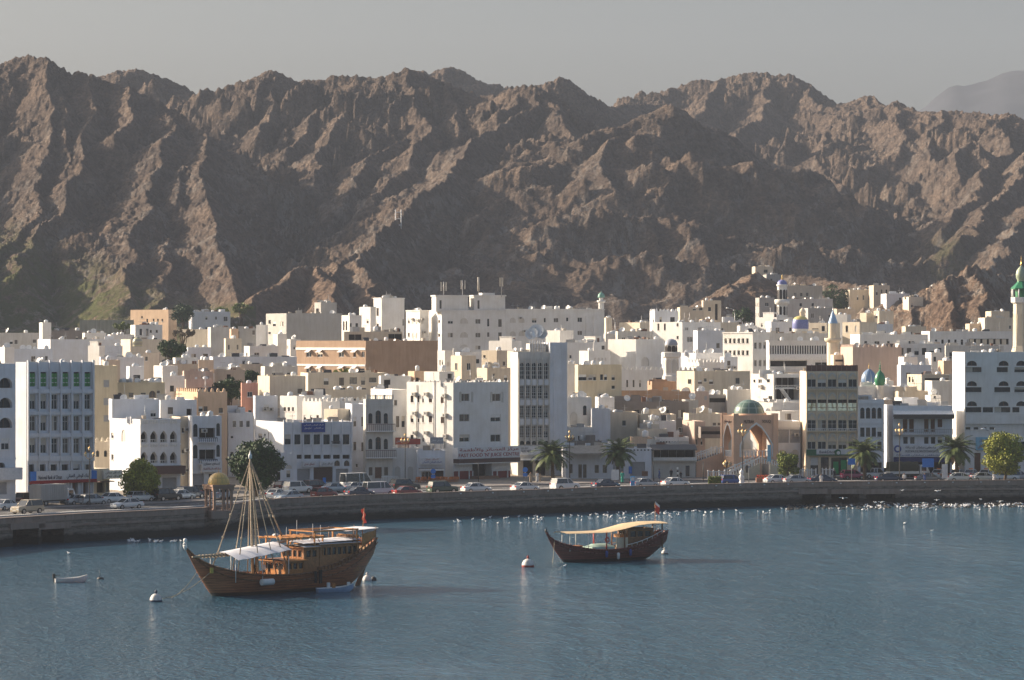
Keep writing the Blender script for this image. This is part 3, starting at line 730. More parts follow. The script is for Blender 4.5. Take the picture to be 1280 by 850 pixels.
h.box_on("sign_stripe", 'F', 36, 118.5, 601, 602.3, .56, REDTXT)
h.box_on("cash_machine_sign", 'F', 34.5, 43.5, 607, 618, .5, BLUEP)
# 3 small shop and cream houses between
h = House("shop_building", "low cream shop with a lettered board and brown canopy next to the bank", None, 116.8, 137, 586, 462, 40, 'C', F_=[('v', 126, 126, 1, 10, [(603, 616)], .6), ('s', 134, 134, 1, 4, [(603, 616)], .3)], D=8, parapet=.3)
h.sign('F', 128, 151, 588, 598, SIGNW, [(AR_SHOP, DKTXT, .72, .34, .8), (AR_SHOP, DKTXT, .3, .3, .8)], .4)
b = MB(); b.box(.3, h.Wd, -1.3, -.01, h.z(602.5, 462), h.z(601.3, 462), BROWNSHUT); h.part("canopy", b)
h = House("house", "cream house with a toothed parapet squeezed between the bank and the arcaded white building", 112, 118, 139, 552, 505, 30, 'C', crenel=True, F_=[('a', 122, 132, 2, 4, [(563, 571)], .3), ('r', 122, 133, 2, 5, [(586, 591)])])
h = House("house", "tan rendered house with small windows showing above the cream toothed parapet", 110, 117, 140, 530, 522, 30, 'O', F_=[('r', 128, 128, 1, 5, [(544, 550)]), ('r', 121, 121, 1, 3, [(545, 549)])], tanks=2, acs=2)
# 4 arcaded white building
h = House("apartment_building", "white building with two rows of four arched balconies behind the round street tree", 137, 175.5, 225.5, 524, 486, 35, 'V',
  F_=[('p', 180, 216.8, 4, 8.6, [(538.6, 553.5), (564.6, 579.4)], .8), ('s', 212, 212, 1, 18, [(597, 612)], .5), ('s', 190, 190, 1, 18, [(597, 612)], .5)],
  L_=[('r', 140.5, 140.5, 1, 3, [(541, 548), (568, 575)]), ('q', 154.5, 154.5, 1, 5, [(537, 552)], .08)], bands=[('F', 527.5), ('F', 556), ('F', 582)])
b = MB(); b.box(-.3, h.Wd + .1, -1.5, -.02, h.z(593, 486), h.z(583, 486), BROWNSHUT); h.part("awning", b)
b = MB()
for i in range(4):
    uc = h.ufront(180 + 12.27 * i)
    for yb, yt in ((524.8, 529.5), (554.5, 558.5)):
        z0, z1 = h.z(yt, 487), h.z(yb, 487)
        for q in range(5): b.box(uc - .55 + q * .27 - .05, uc - .55 + q * .27 + .05, -.13, -.004, z0, z1, WPAINT)
        b.box(uc - .7, uc + .7, -.16, -.005, z1 - .07, z1 + .03, WPAINT)
h.part("balustrade", b)
h2 = House("roof_apartment", "set-back white upper storey with toothed edge on top of the arcaded building", 137.2, 140, 199, 499, 493.5, 12, 'V', crenel=False, zb=18.0 - 4.2 if False else CAMZ + (CY - 526) * 493.5 / F, tanks=1, F_=[('r', 191.5, 191.5, 1, 7, [(513, 521)])], dishes=1, D=6)
# 5 stair shaft and bay-windowed white building
h = House("house", "narrow beige strip of wall with air conditioners between two white buildings", None, 225.5, 240, 521, 499, 20, 'K', D=7, F_=[('r', 229, 229, 1, 3.5, [(535, 541), (562, 567), (588, 594)])])
for yy in (539, 565, 590):
    u, z = h.uz('F', 233, yy); link("air_conditioner", ACU, h.e, (u, 0, z))
h = House("apartment_building", "white building with two shaded balconies between arched windows, behind the gold-domed pavilion", 238, 240.5, 277, 520, 497, 22, 'V',
  F_=[('a', 244.3, 244.3, 1, 5.5, [(530, 546), (556, 573)]), ('a', 272.7, 272.7, 1, 4.5, [(529, 545), (556, 571)]), ('v', 259, 259, 1, 20, [(535, 547), (562, 574)], 1.2),
      ('s', 248, 248, 1, 14, [(592, 609)], .4), ('r', 266, 266, 1, 10, [(592, 606)], .4)], tanks=2, dishes=1, acs=1)
h.balcony('F', 247.5, 270, 547, 553, .9, None, DARKM); h.balcony('F', 247.5, 270, 574, 580, .9, None, DARKM)
h.sign('F', 250.5, 275.5, 576.5, 589.5, SIGNW, [(AR_SHOP, DKTXT, .75, .28, .8), (AR_FOOD, REDTXT, .32, .28, .85)], .9)
h = House("roof_apartment", "white rooftop rooms with two dark openings above the bay-windowed building", 199, 200.5, 246, 500, 505, 20, 'V', F_=[('k', 213, 213, 1, 6.5, [(509, 517.5)]), ('v', 236.5, 236.5, 1, 6.5, [(511, 519)])], zb=CAMZ + (CY - 524) * 505 / F - 3, tanks=1, D=7)
# 6 white house with the flat cream roof
h = House("house", "white house with three small windows beside the big dark street tree", 283, 285, 317, 516, 540, 16, 'V', F_=[('r', 293, 310, 3, 4.5, [(526, 534)]), ('r', 290, 290, 1, 3.5, [(545, 548)]), ('r', 290, 308, 2, 4, [(565, 572)])], D=14, parapet=.3)
h = House("house", "low cream house with a broad flat roof behind the blue signboard building", None, 316, 356, 520, 556, 8, 'C', D=12, parapet=.25, F_=[('v', 340, 340, 1, 26, [(523.5, 527)], .6)])
# 7 building with the blue sign
h = House("commercial_building", "white ribbed building with seven windows, a blue rooftop sign and brown shutters at street level", 320, 354, 440, 527.5, 516, 24, 'V',
  F_=[('k', 359, 432.4, 7, 8.6, [(543, 555.5)]), ('v', 373, 432.8, 6, 9, [(568.5, 573.5)], .5), ('s', 379.5, 379.5, 1, 16, [(586, 602)], .4), ('x', 404, 404, 1, 24, [(584, 603)], .4), ('s', 427.6, 427.6, 1, 15.5, [(586, 603)], .4),
      ('a', 421.5, 433.5, 2, 7, [(575.5, 582.5)], .3)], L_=[('r', 325, 325, 1, 5, [(542, 548)]), ('r', 331, 331, 1, 2.4, [(542, 546)])])
b = MB(); M, U = h.Ms['F']
for i in range(8):
    u = h.ufront(354.6 + i * 12.1); u = min(max(u, .1), U - .1); b.box(u - .09, u + .09, -.22, -.003, h.z(566, 517), h.H + .35, h.m)
h.part("rib", b)
h.sign('F', 377, 405.6, 528.5, 540, SIGNB, [(AR_BANK, WTXT, .74, .2, .85), (AR_SHOP, WTXT, .42, .22, .3, .25), (AR_BANK[:9], WTXT, .42, .2, .4, .72)], .3)
h.sign('F', 377, 393, 576.5, 583.5, SIGNW, [(AR_SHOP, REDTXT, .5, .5, .8)], .6); h.sign('F', 399, 416, 576.5, 582.5, SIGNW, [(AR_SHOP, DKTXT, .5, .5, .8)], .6)
h.balcony('F', 414, 424, 551.5, 556, .5, None, DARKM)
h = House("house", "small white crenellated house with a single window, half hidden by the big dark tree", 342, 344, 371, 567, 508, 14, 'V', crenel=True, F_=[('r', 360.5, 360.5, 1, 5, [(588, 597)]), ('v', 348, 348, 1, 5, [(590, 600)], .3), ('q', 361, 361, 1, 8, [(581, 586)], .06)], D=5)
# 8 shaded side house and the tall balcony house
h = House("house", "plain white side wall with stacked small brown windows left of the balcony house", None, 440, 458.5, 505, 530, 10, 'V', D=9, F_=[('c', 443.5, 443.5, 1, 3.4, [(521, 533), (552.5, 563)]), ('c', 453, 453, 1, 2.6, [(521, 533), (553, 564)]), ('r', 446, 446, 1, 2.5, [(580, 584)])])
h = House("balcony_house", "narrow cream-white house with two railed balconies and tall arched brown windows", 456, 457.2, 491, 499, 521, 12, 'E',
  F_=[('a', 463, 482.3, 2, 5, [(516.5, 529.5), (548.5, 561.5)]), ('a', 472.8, 472.8, 1, 6.6, [(513, 529.5), (546, 562)]), ('c', 463.3, 482.6, 2, 4.6, [(584, 594.5)]), ('d', 473, 473, 1, 8.5, [(584, 598)])], bands=[('F', 507), ('F', 541)], parapet=.4)
h.balcony('F', 458, 493, 529.8, 539.5, .9, WPAINT, mat("balustrade_brown", (0.20, 0.14, 0.12), 0.7)); h.balcony('F', 457, 494, 562.5, 572.5, 1.1, WPAINT, mat("balustrade_brown", (0, 0, 0)))
b = MB()
for i in range(4):
    u = h.Wd * (i + .06) / 3.15; b.box(u - .02, u + .28, -.06, .2, h.H - .01, h.H + .75, h.m)
    if i < 3:
        b.box(u + .28, u + h.Wd / 3.15, .03, .12, h.H + .5, h.H + .62, h.m)
        for q in range(4): b.box(u + .4 + q * .27, u + .5 + q * .27, .04, .11, h.H - .01, h.H + .5, CREAMP)
h.part("parapet_balustrade", b)
h.part("plinth_fence", (lambda b: (b.box(h.Wd * .5, h.Wd * 1.1, -2.2, -2.1, .9, 1.0, WPAINT), [b.box(h.Wd * (.5 + .06 * q), h.Wd * (.5 + .06 * q) + .09, -2.19, -2.11, 0, .92, WPAINT) for q in range(11)], b)[-1])(MB()))
h = House("house", "white house with a cream corner window wedged behind the balcony house", 488, 490, 511, 487, 541, 20, 'W', F_=[('r', 494.5, 494.5, 1, 3.6, [(500, 507)]), ('c', 497, 504, 2, 4, [(520, 534)])], D=12)
# 9 low shop with red sign
h = House("shop_building", "low white shop with a reddish rooftop signboard and arched niches", None, 491, 524, 560, 523, 6, 'W', D=9, F_=[('q', 497, 513, 2, 7, [(583, 600)], .1)], parapet=.4)
h.sign('F', 494, 508.5, 547, 555.5, mat("orange_red_board", (0.62, 0.14, 0.07), .5), [(AR_SHOP, WTXT, .5, .5, .8)], .1); h.sign('F', 508.7, 525.5, 548.5, 555.5, mat("dull_red_board", (0.40, 0.08, 0.06), .5), [], .1)
h = House("shop_building", "small white cafe with a blue-lettered sign and striped awning, plastic chairs outside", None, 522, 556.5, 563, 521, 6, 'V', D=9, F_=[('k', 529, 538, 3, 4, [(590, 601)], .4), ('x', 549, 549, 1, 11, [(587, 600)], .5)], parapet=.4)
h.sign('F', 525, 553.5, 572, 580.5, SIGNW, [(AR_SHOP, REDTXT, .76, .3, .6), (AR_BANK, mat("blue_lettering", (.03, .04, .25), .5), .32, .42, .85)], .5)
b = MB(); b.box(.2, h.Wd - .3, -1.5, -.02, h.z(586, 521), h.z(585, 521), FRAMEB); b.box(.2, h.Wd - .3, -1.5, -1.45, h.z(588, 521), h.z(585, 521), WPAINT); h.part("awning", b)
h.sign('F', 537.5, 554.5, 546.5, 554.5, mat("grey_board", (.33, .35, .38), .5), [(AR_SHOP, WTXT, .5, .4, .85)], .1, "roof_sign")
b = MB(); u, z = h.uz('F', 540.5, 564); b.box(u - .05, u + .05, -.08, -.02, z, z + 1.4, METAL); u, z = h.uz('F', 551, 564); b.box(u - .05, u + .05, -.08, -.02, z, z + 1.4, METAL); h.part("sign_post", b)
# 10 fast food building
h = House("commercial_building", "white four-storey corner building over a fast food shop, its side wall in full sun", 508.4, 566.6, 635.4, 478, 530, 42, 'W',
  L_=[('c', 515, 515, 1, 3.8, [(494.7, 503), (519.4, 528), (543.5, 549)]), ('c', 523, 523, 1, 2.6, [(494.7, 503), (519.4, 528)]), ('c', 528.7, 528.7, 1, 2.2, [(494.7, 503), (519.4, 528), (544, 552)]), ('c', 538, 538, 1, 4.2, [(494.7, 503), (520, 528)]), ('c', 553, 553, 1, 4.4, [(495.5, 504), (521, 529)])],
  F_=[('w', 580.6, 619.5, 2, 12.6, [(492, 501.6), (517.6, 527), (543, 552.3)]), ('q', 575.5, 614, 2, 3, [(489.5, 503)], .05), ('q', 590, 627.5, 2, 3, [(489.5, 503)], .05),
      ('v', 601.8, 601.8, 1, 24, [(579.5, 599.5)], 1.6)], tanks=1, dishes=4)
for (x, yy) in ((519, 492.5), (534, 492.5), (557, 494.5), (519.5, 516.5), (534, 516.5), (557.5, 519), (520, 541), (534, 541), (558, 545)):
    u, z = h.uz('L', x, yy); M, U = h.Ms['L']; link("air_conditioner", ACU, h.e, M @ Vector((u, 0, z - .3)), M.to_euler().z)
b = MB(); M, U = h.Ms['L']
for x in (542.8, 556.2, 521.3):
    u, z = h.uz('L', x, 560); b.tube(M @ Vector((u, -.12, z)), M @ Vector((u, -.12, h.H + (1.6 if x == 542.8 else -.5))), .07, .07, METAL, 6)
h.part("drain_pipe", b)
b = MB(); M, U = h.Ms['F']; n = 15
for i in range(n + 1): b.box(U * i / n - .09 if i else -.02, U * i / n + .09, -.06, .14, h.H - .01, h.H + .3, h.m)
M, UL = h.Ms['L']
for i in range(9): b.box(UL * (i + .5) / 9 - .1, UL * (i + .5) / 9 + .1, -.05, .14, h.H - .01, h.H + .3, h.m, M)
h.part("merlons", b)
M, U = h.Ms['F']
o = h.sign('F', 565.8, 643.7, 559.5, 571.2, SIGNW, [(AR_FOOD, REDTXT, .78, .42, .94), ("FAST FOOD 'N' JUICE CENTRE", REDTXT, .27, .42, .97)], 1.3)
b = MB(); u1, z1 = h.uz('F', 643, 571.2); _, z0 = h.uz('F', 643, 576.5); b.box(.0, u1, -1.5, -.01, z0, z1 - .02, BROWNSHUT); b.box(0, u1, -1.52, -.02, z0 - .16, z0 - .01, WPAINT); h.part("awning", b)
for (a, c_) in ((567.3, 589.5), (614.2, 637.3)):
    h.box_on("display_panel", 'F', a, c_, 578.8, 589, .12, WPAINT); h.box_on("stall_riser", 'F', a, c_, 589.1, 598.5, .14, MAROON)
b = MB(); M, U = h.Ms['F']
for x in (572.5, 585.5, 589.7, 614.3, 620.5, 633.5):
    u, z = h.uz('F', x, 598.5); b.box(u - .1, u + .1, -.28, -.145, 0, 1.35, WPAINT)
h.part("shop_post", b)
b = MB()
for k, r0 in enumerate((0.45, .3, .15)): b.box(U * .3, U * .66, -2.0 - r0, -.1, .0 + .15 * k, .15 * (k + 1), mat("step_brown", (.3, .16, .09), .8))
h.part("entrance_step", b)
# 11 grille tower
h = House("office_tower", "grey six-storey tower with ornamental arched screens beside a smooth blue-white slab", 641.5, 647.3, 687, 440, 545, 8, 'E',
  F_=[('w', 652.5, 683, 5, 5.6, [(482.5, 498), (507.5, 522), (532.5, 547)], .5), ('a', 652.5, 683, 5, 5.6, [(453.5, 473.5)], .5), ('a', 652.5, 683, 5, 6, [(551, 556)], .3), ('v', 660, 676, 2, 12, [(575, 600)], .6)],
  L_=[], D=9, parapet=1.0)
b = MB(); M, U = h.Ms['F']
for i in range(6):
    u = h.ufront(648.9 + i * 7.45); b.box(u - .1, u + .1, -.32, -.003, h.z(556.5, 545), h.z(448, 545), WALLS and wallmat('E'))
for i in range(5):
    uc = h.ufront(652.6 + i * 7.62)
    for yt, yb in ((474.5, 481.5), (499.5, 506.5), (523.5, 531)): b.box(uc - .36, uc + .36, -.22, -.004, h.z(yb, 545), h.z(yt, 545), wallmat('V'))
    for yt, yb in ((453, 474), (482, 499), (507, 523), (532, 548)):
        for q in (-.17, .17): b.box(uc + q - .025, uc + q + .025, -.12, -.06, h.z(yb, 545), h.z(yt, 545), WPAINT)
        zz = h.z(yt, 545); z0 = h.z(yb, 545)
        for q in range(1, 4): b.box(uc - .45, uc + .45, -.10, -.07, z0 + (zz - z0) * q / 4 - .03, z0 + (zz - z0) * q / 4 + .03, WPAINT)
h.part("ornamental_screen", b)
h.sign('F', 648.5, 675, 557.5, 568.5, SIGNW, [(AR_SHOP, DKTXT, .78, .25, .35, .25), ("GULF ART", DKTXT, .45, .3, .45, .33)], .4)
h.box_on("canopy", 'F', 646, 690, 573.5, 575, 1.6, WPAINT)
b = MB(); u0, u1 = h.ufront(664), h.ufront(685); zt = h.z(425, 548); b.box(u0, u1, 2, 6, h.H - 1, zt - .6, h.m)
for i in range(7): b.box(u0 + (u1 - u0) * i / 6.5, u0 + (u1 - u0) * i / 6.5 + .12, 1.85, 1.998, h.H - 1, zt, wallmat('V'))
h.part("lift_room", b)
for px, q in ((668, 1.3), (697, 1.5), (702, 1.1)):
    o = link("satellite_dish", DISH, h.e, (h.ufront(px) if px < 690 else h.Wd - .8 - (702 - px) * .2, 3, h.H - 1 if px > 690 else zt - .6), .3); o.scale = (q, q, q)
    if px > 690: o.location.z = h.z(428, 549)
m_slab = wallmat('V')
M, U = h.Ms['F']; us = h.ufront(687.05); ue = h.ufront(708.6)
b = MB(); zt2 = h.z(428, 545); face_panel(b, Matrix.Translation((us, -.35, 0)), ue - us, zt2, [], m_slab)
b.box(us, ue, -.349, 9, 0, zt2, m_slab); b.box(us + .6, ue - .9, -.5, -.35, 3, zt2 - .3, m_slab); h.part("smooth_slab", b)
# 12 white long low building with dark doors
h = House("shop_row", "long low white building with twin brown doors and shuttered bays behind the two palms", None, 707.5, 814.5, 560.5, 533, 4, 'V', D=10, parapet=.35,
  F_=[('c', 725.2, 731, 2, 4.4, [(580.5, 597.3)], .3), ('w', 746, 756, 2, 5.6, [(581, 591.5)], .2), ('s', 797, 797, 1, 18.5, [(577.5, 595.5)], .35), ('s', 773, 773, 1, 13, [(577.5, 596)], .35), ('r', 713.5, 713.5, 1, 5, [(580, 592)])])
b = MB(); u0, u1 = h.ufront(709), h.ufront(757); b.poly([(u0, -2.2, h.z(566, 533)), (u1, -2.2, h.z(566, 533)), (u1, .3, h.z(557, 533)), (u0, .3, h.z(557, 533))], TIN); b.box(u0, u1, -2.22, -2.1, h.z(568, 533), h.z(566, 533), TIN)
for i in range(9): b.box(u0 + (u1 - u0) * i / 8 - .05, u0 + (u1 - u0) * i / 8 + .05, -2.1, -.01, h.z(570 - 3, 533) - .12, h.z(567, 533), WOOD)
h.part("tin_awning", b)
b = MB()
for i in range(12):
    u = h.ufront(762 + i * 4.4); b.box(u - .13, u + .13, -.02, -.004, h.z(563.6, 533), h.z(562, 533), VOID)
h.part("vent_hole", b)
h.box_on("wall_notice", 'F', 786, 790, 583, 592, .1, BLUEP)
# 13 arcade restaurant
h = House("arcade_building", "two-storey building with a dark open restaurant terrace above white arches, left of the gateway", None, 815, 869.5, 557, 536, 4, 'E', D=11, parapet=.4,
  F_=[('v', 843, 843, 1, 51, [(560.5, 573.5)], 2.5), ('q', 821.5, 848.5, 4, 7, [(583, 598.5)], .15), ('k', 859.5, 859.5, 1, 5, [(582, 595.5)], .3)])
b = MB(); b.poly([(-.4, -2.2, h.z(561.5, 536)), (h.Wd, -2.2, h.z(561.5, 536)), (h.Wd, .2, h.z(555.5, 536)), (-.4, .2, h.z(555.5, 536))], DARKM); b.box(-.4, h.Wd, -2.2, -2.15, h.z(562.5, 536), h.z(561.5, 536), DARKM); h.part("awning", b)
h.balcony('F', 815.5, 870, 571.5, 576.2, .8, None, WPAINT, True)
h = House("house", "white parapet block with a row of small holes above the restaurant terrace", None, 820, 861, 546.5, 549, 4, 'W', D=6, parapet=.4)
b = MB()
for i in range(11): u = h.Wd * (i + .7) / 11.5; b.box(u - .14, u + .14, -.02, -.003, h.H - .95, h.H - .7, VOID)
h.part("vent_hole", b)
h = House("house", "dusky pink house end with two thin windows just left of the domed gateway", 860.5, 868, 881.5, 526.5, 552, 12, 'S', F_=[('r', 874, 874, 1, 3.5, [(535, 543)]), ('r', 871, 877, 2, 2.2, [(549, 556)])], D=8)
h = House("market_hall", "dark gridded bridge gallery of the market joining the gateway's near side", None, 876, 905, 534, 547, 2, 'D', D=5, F_=[('v', 890, 890, 1, 26, [(536.5, 543)], .8)], zb=9.2)
# 14 green bank
h = House("bank_building", "beige six-storey bank with rows of pointed arches and one floor of gold reflecting glass", 1000, 1007.7, 1072.3, 464, 536, 2.5, 'J',
  F_=[('w', 1014.6, 1066, 5, 10.8, [(474, 484)], .35), ('w', 1014.6, 1066, 5, 10.8, [(525, 538.5)], .35), ('w', 1014.6, 1066, 5, 10.4, [(552, 561.5)], .35), ('v', 1014.6, 1066, 5, 11.8, [(499.5, 513.8)], .25),
      ('k', 1018, 1031, 2, 10, [(571.5, 594)], .4), ('k', 1049, 1049, 1, 20, [(572, 594)], .4)], D=8, parapet=.5)
GOLD = newmat("gold_reflecting_glass"); gm_, gnt, gb = GOLD; gb.inputs['Metallic'].default_value = 1.0; gb.inputs['Roughness'].default_value = .22
gco = coords(gnt, 'Object', (1.2, 1, .5)); gn1 = N(gnt, 'TexNoise', Scale=1.6, Detail=3.0); gnt.links.new(gco, gn1.inputs['Vector'])
gr_ = ramp(gnt, gn1.outputs['Fac'], [(.38, (.6, .45, .22)), (.5, (1.0, .88, .56))]); gnt.links.new(gr_.outputs[0], gb.inputs['Base Color'])
gbp = N(gnt, 'Bump', Strength=.35, Distance=.25); gnt.links.new(gn1.outputs['Fac'], gbp.inputs['Height']); gnt.links.new(gbp.outputs[0], gb.inputs['Normal'])
M, U = h.Ms['F']
for i in range(5):
    uc = h.ufront(1014.6 + 12.85 * i); b = MB(); z0, z1 = h.z(513.8, 536), h.z(499.5, 536)
    T = Matrix.Translation((uc, .12, (z0 + z1) / 2)) @ Matrix.Rotation(math.radians(-9), 4, 'X')
    b.box(-.76, .76, 0, .05, (z0 - z1) / 2 + .03, (z1 - z0) / 2 - .03, gm_, T); b.box(uc - .03, uc + .03, .02, .05, z0, z1, FRAMEB); b.box(uc - .76, uc + .76, .02, .05, z0 + .55, z0 + .62, FRAMEB)
    b.build("gold_window", h.e)
b = MB()
for i in range(6):
    u = h.ufront(1008.3 + i * 12.75); u = min(max(u, .1), U - .1); b.box(u - .1, u + .1, -.3, -.003, h.z(562, 536), h.z(465.5, 536), h.m)
h.part("pilaster", b)
for yt, yb in ((466.5, 473.5), (491, 499), (516.5, 524.5), (541.5, 551)):
    b = MB()
    for i in range(5):
        uc = h.ufront(1014.6 + 12.85 * i)
        z0, z1 = h.z(yb, 536), h.z(yt, 536); pts = [(uc + .78 * math.cos(t), z0 + (z1 - z0) * (1 - abs(math.cos(t)) ** 1.6)) for t in [math.pi * q / 10 for q in range(11)]]
        for (a, b1), (c_, d_) in zip(pts[:-1], pts[1:]):
            b.box(min(a, c_) - .05, max(a, c_) + .05, -.16, -.005, min(b1, d_) - .04, max(b1, d_) + .06, wallmat('E'))
    h.part("arch_moulding", b)
h.balcony('F', 1008.5, 1071, 484.2, 487.5, .5, None, METAL); h.balcony('F', 1008.5, 1071, 535.5, 539.5, .5, None, WPAINT)
b = MB(); z1 = h.z(455.8, 536); b.box(0, U, .0, .08, h.H - .02, z1 - .1, mat("terrace_screen", (.13, .06, .045), .6))
for i in range(11): b.box(U * i / 10.3, U * i / 10.3 + .12, -.06, -.002, h.H - .02, z1, mat("terrace_post", (.22, .13, .09), .6))
h.part("roof_screen", b)
o = h.box_on("sign_board", 'F', 1007.9, 1071, 561.8, 569.3, .5, GREENB); 
h.sign('F', 1020, 1071, 561.6, 567.8, SIGNW, [("BankDhofar", DKTXT, .5, .55, .45, .3), (AR_BANK[:9], DKTXT, .5, .6, .22, .87)], .56)
b = MB(); u, z = h.uz('F', 1046.5, 565.5); b.tube((u, -.6, z), (u, -.68, z), .55, .55, GREENB, 16); b.tube((u + .1, -.68, z - .05), (u + .1, -.7, z - .05), .3, .3, WPAINT, 12); h.part("sign_emblem", b)
h.box_on("green_panel", 'F', 1051, 1058, 575, 591, .06, mat("lit_green_panel", (.02, .30, .10), .4)); h.box_on("green_panel", 'F', 1041.5, 1048, 577, 592, .06, mat("lit_green_panel", (0, 0, 0)))
# 15 white arches block left of it
h = House("house", "pale building with two wide grey-screened windows between the gateway and the beige bank", None, 971.6, 1000.5, 526.5, 541, 3, 'V', D=9, F_=[('s', 979.5, 993.8, 2, 13, [(537, 553.5)], .2), ('q', 978, 994, 2, 9, [(562, 569)], .1), ('v', 985, 985, 1, 24, [(570, 582)], .8), ('k', 985, 985, 1, 22, [(586, 597)], .4)], bands=[('F', 534)], dishes=0, acs=2)
# 16 white house with four arched windows beside
h = House("house", "white three-storey house with a row of four arched windows, right beside the beige bank", None, 1073.2, 1105, 499.5, 535, 2, 'V', D=9,
  F_=[('a', 1078, 1099.4, 4, 5.4, [(509.5, 523.2)]), ('k', 1078, 1099.4, 4, 5.4, [(534.5, 546), (552, 562)]), ('v', 1089, 1089, 1, 27, [(578, 597)], .8)], bands=[('F', 529), ('F', 504)])
# 17 exchange building
h = House("exchange_building", "low white money exchange with a deep dark eave and timber balcony doors", None, 1116.3, 1190.4, 507, 536, 1.5, 'V', D=11, parapet=.4,
  F_=[('d', 1131.5, 1139.5, 2, 6, [(523.8, 540)], .4), ('d', 1158, 1166, 2, 5.5, [(523.8, 540)], .4), ('d', 1175, 1175, 1, 6, [(524, 534)], .3), ('w', 1132, 1140.5, 2, 6, [(546, 555)], .2), ('w', 1158, 1166.5, 2, 6, [(546, 555)], .2), ('w', 1175, 1184, 2, 6, [(546, 554)], .2), ('v', 1153, 1153, 1, 70, [(572, 597)], .7)])
b = MB(); za, zb_ = h.z(515.5, 534), h.z(518, 534); b.poly([(-.1, -1.6, zb_), (h.Wd + .1, -1.6, zb_), (h.Wd + .1, -.01, za + .3), (-.1, -.01, za + .3)], WPAINT); b.box(-.1, h.Wd + .1, -1.62, -1.5, zb_ - .75, zb_, DARKM)
for i in range(20): b.box(h.Wd * i / 19.5, h.Wd * i / 19.5 + .14, -1.5, -.02, zb_ - .45, zb_ - .2, DARKM)
h.part("eave", b)
h.balcony('F', 1117, 1190, 536, 543, .9, None, METAL)
h.sign('F', 1116.5, 1178, 556.5, 570.8, SIGNW, [(AR_EXCH, DKTXT, .8, .26, .62, .55), ("MUSTAFA SULTAN EXCHANGE CO.", DKTXT, .48, .2, .68, .58), (AR_EXCH, SIGNB, .15, .18, .9)], .5)
b = MB(); u, z = h.uz('F', 1121.5, 561); b.tube((u, -.52, z), (u, -.6, z), .62, .62, SIGNB, 16); b.tube((u, -.6, z), (u, -.63, z), .35, .35, SIGNW, 16); h.part("sign_emblem", b)
h.box_on("shop_fascia", 'F', 1117, 1190, 571.5, 577.5, .55, mat("navy_fascia", (.01, .02, .12), .5))
# 18 big white building at the frame edge
h = House("apartment_building", "big plain white building at the photo edge with rows of half-round windows over slots", 1190.5, 1206, 1300, 440, 537, 1.0, 'W',
  F_=[('a', 1215, 1215, 1, 12.4, [(451, 457.3), (476.5, 482.5), (501.6, 507.6)], .35), ('a', 1254.6, 1254.6, 1, 12.4, [(451, 457.3), (476.5, 482.5), (501.6, 507.6)], .35), ('a', 1276.6, 1276.6, 1, 12.4, [(451, 457.3), (476.5, 482.5), (501.6, 507.6)], .35),
      ('k', 1217, 1217, 1, 20, [(459, 465.3), (484, 490.3), (509, 515.5)], .5), ('k', 1253, 1253, 1, 14, [(459, 465.3)], .5), ('k', 1253, 1253, 1, 20, [(484, 490.3), (509, 515.5)], .5), ('k', 1276, 1276, 1, 16, [(459, 465.3), (484, 490.3)], .5), ('k', 1270, 1270, 1, 9, [(509, 515.5)], .5), ('k', 1235, 1235, 1, 13, [(509, 515.5)], .5),
      ('k', 1210, 1240, 4, 6, [(534, 537)], .3), ('d', 1222, 1222, 1, 8, [(566, 594)], .4), ('k', 1279, 1279, 1, 6, [(552, 562)], .3), ('r', 1260, 1260, 1, 8, [(566, 592)], .4)], bands=[('F', 532.5)], tanks=3, parapet=.8)
h.sign('F', 1219.5, 1243, 546.5, 562.5, TEALB, [(AR_SHOP, REDTXT, .75, .25, .6), (AR_SHOP, REDTXT, .3, .35, .8)], .3)
b = MB(); M, U = h.Ms['F']; u0 = h.ufront(1207); b.box(u0, U, -.35, -.003, h.z(530, 537), h.z(518, 537), h.m); h.part("projecting_bay_base", b)
# ------------------------------------------------------------------ the town: rows behind, near to far
def B(label, xl, xc, xr, top, Y, th, c, F_=(), L_=(), **k):
    if not F_ and not L_ and not k.get('auto') and not any(q in label for q in ('plain', 'blank', 'bare', 'wall', 'slab', 'roof strip')) and (xr - xc) * Y / F > 2.5: k['auto'] = A
    if k.get('cat') != 'wall': k.setdefault('tanks', 1 + len(label) % 2); k.setdefault('dishes', len(label) % 3 % 2 + (xr - xc > 40))
    return House(k.pop('name', 'house'), label, xl, xc, xr, top, Y, th, c, F_, L_, cat=k.pop('cat', 'house'), **k)
A = dict(F='rkw', L='rw'); AF = dict(F='rkw'); AL = dict(L='rcw')
# -- left quarter, second row
B("plain yellow-tan apartment block with screened windows, right behind the bank's upper corner", None, 116.5, 147, 457, 520, 10, 'Y', [('s', 133, 133, 1, 7, [(475, 484), (497.5, 506.5), (519, 527)], .1)], D=12, tanks=1, cat='building')
B("long yellow wing with a small arched window and many white roof tanks", None, 147, 206, 478, 528, 8, 'Y', [('k', 149, 179, 3, 6, [(491, 496.5)]), ('a', 190.5, 190.5, 1, 8, [(488.5, 497)]), ('r', 198, 198, 1, 4, [(488, 492)])], tanks=7, D=10, acs=2)
B("grey-white plain house with one dark window behind the yellow wing", None, 203, 231, 470, 548, 10, 'V', [('k', 215, 215, 1, 5, [(482, 489.5)])])
B("flat pale grey house with white side wall catching the sun, roof tanks beside it", 158, 162, 180, 458, 560, 12, 'V', tanks=2, auto=AF)
B("small bright house with white horizontal bands on its wall", 192, 203, 222, 457, 575, 30, 'W', bands=[('F', 460), ('F', 464)])
B("tan toothed-parapet house with three dark openings above the white balconies", 220, 247, 284, 490, 535, 25, 'O', [('k', 251, 257, 2, 5, [(508, 514)]), ('k', 276, 276, 1, 5, [(510, 516)])], crenel=True, cat='house')
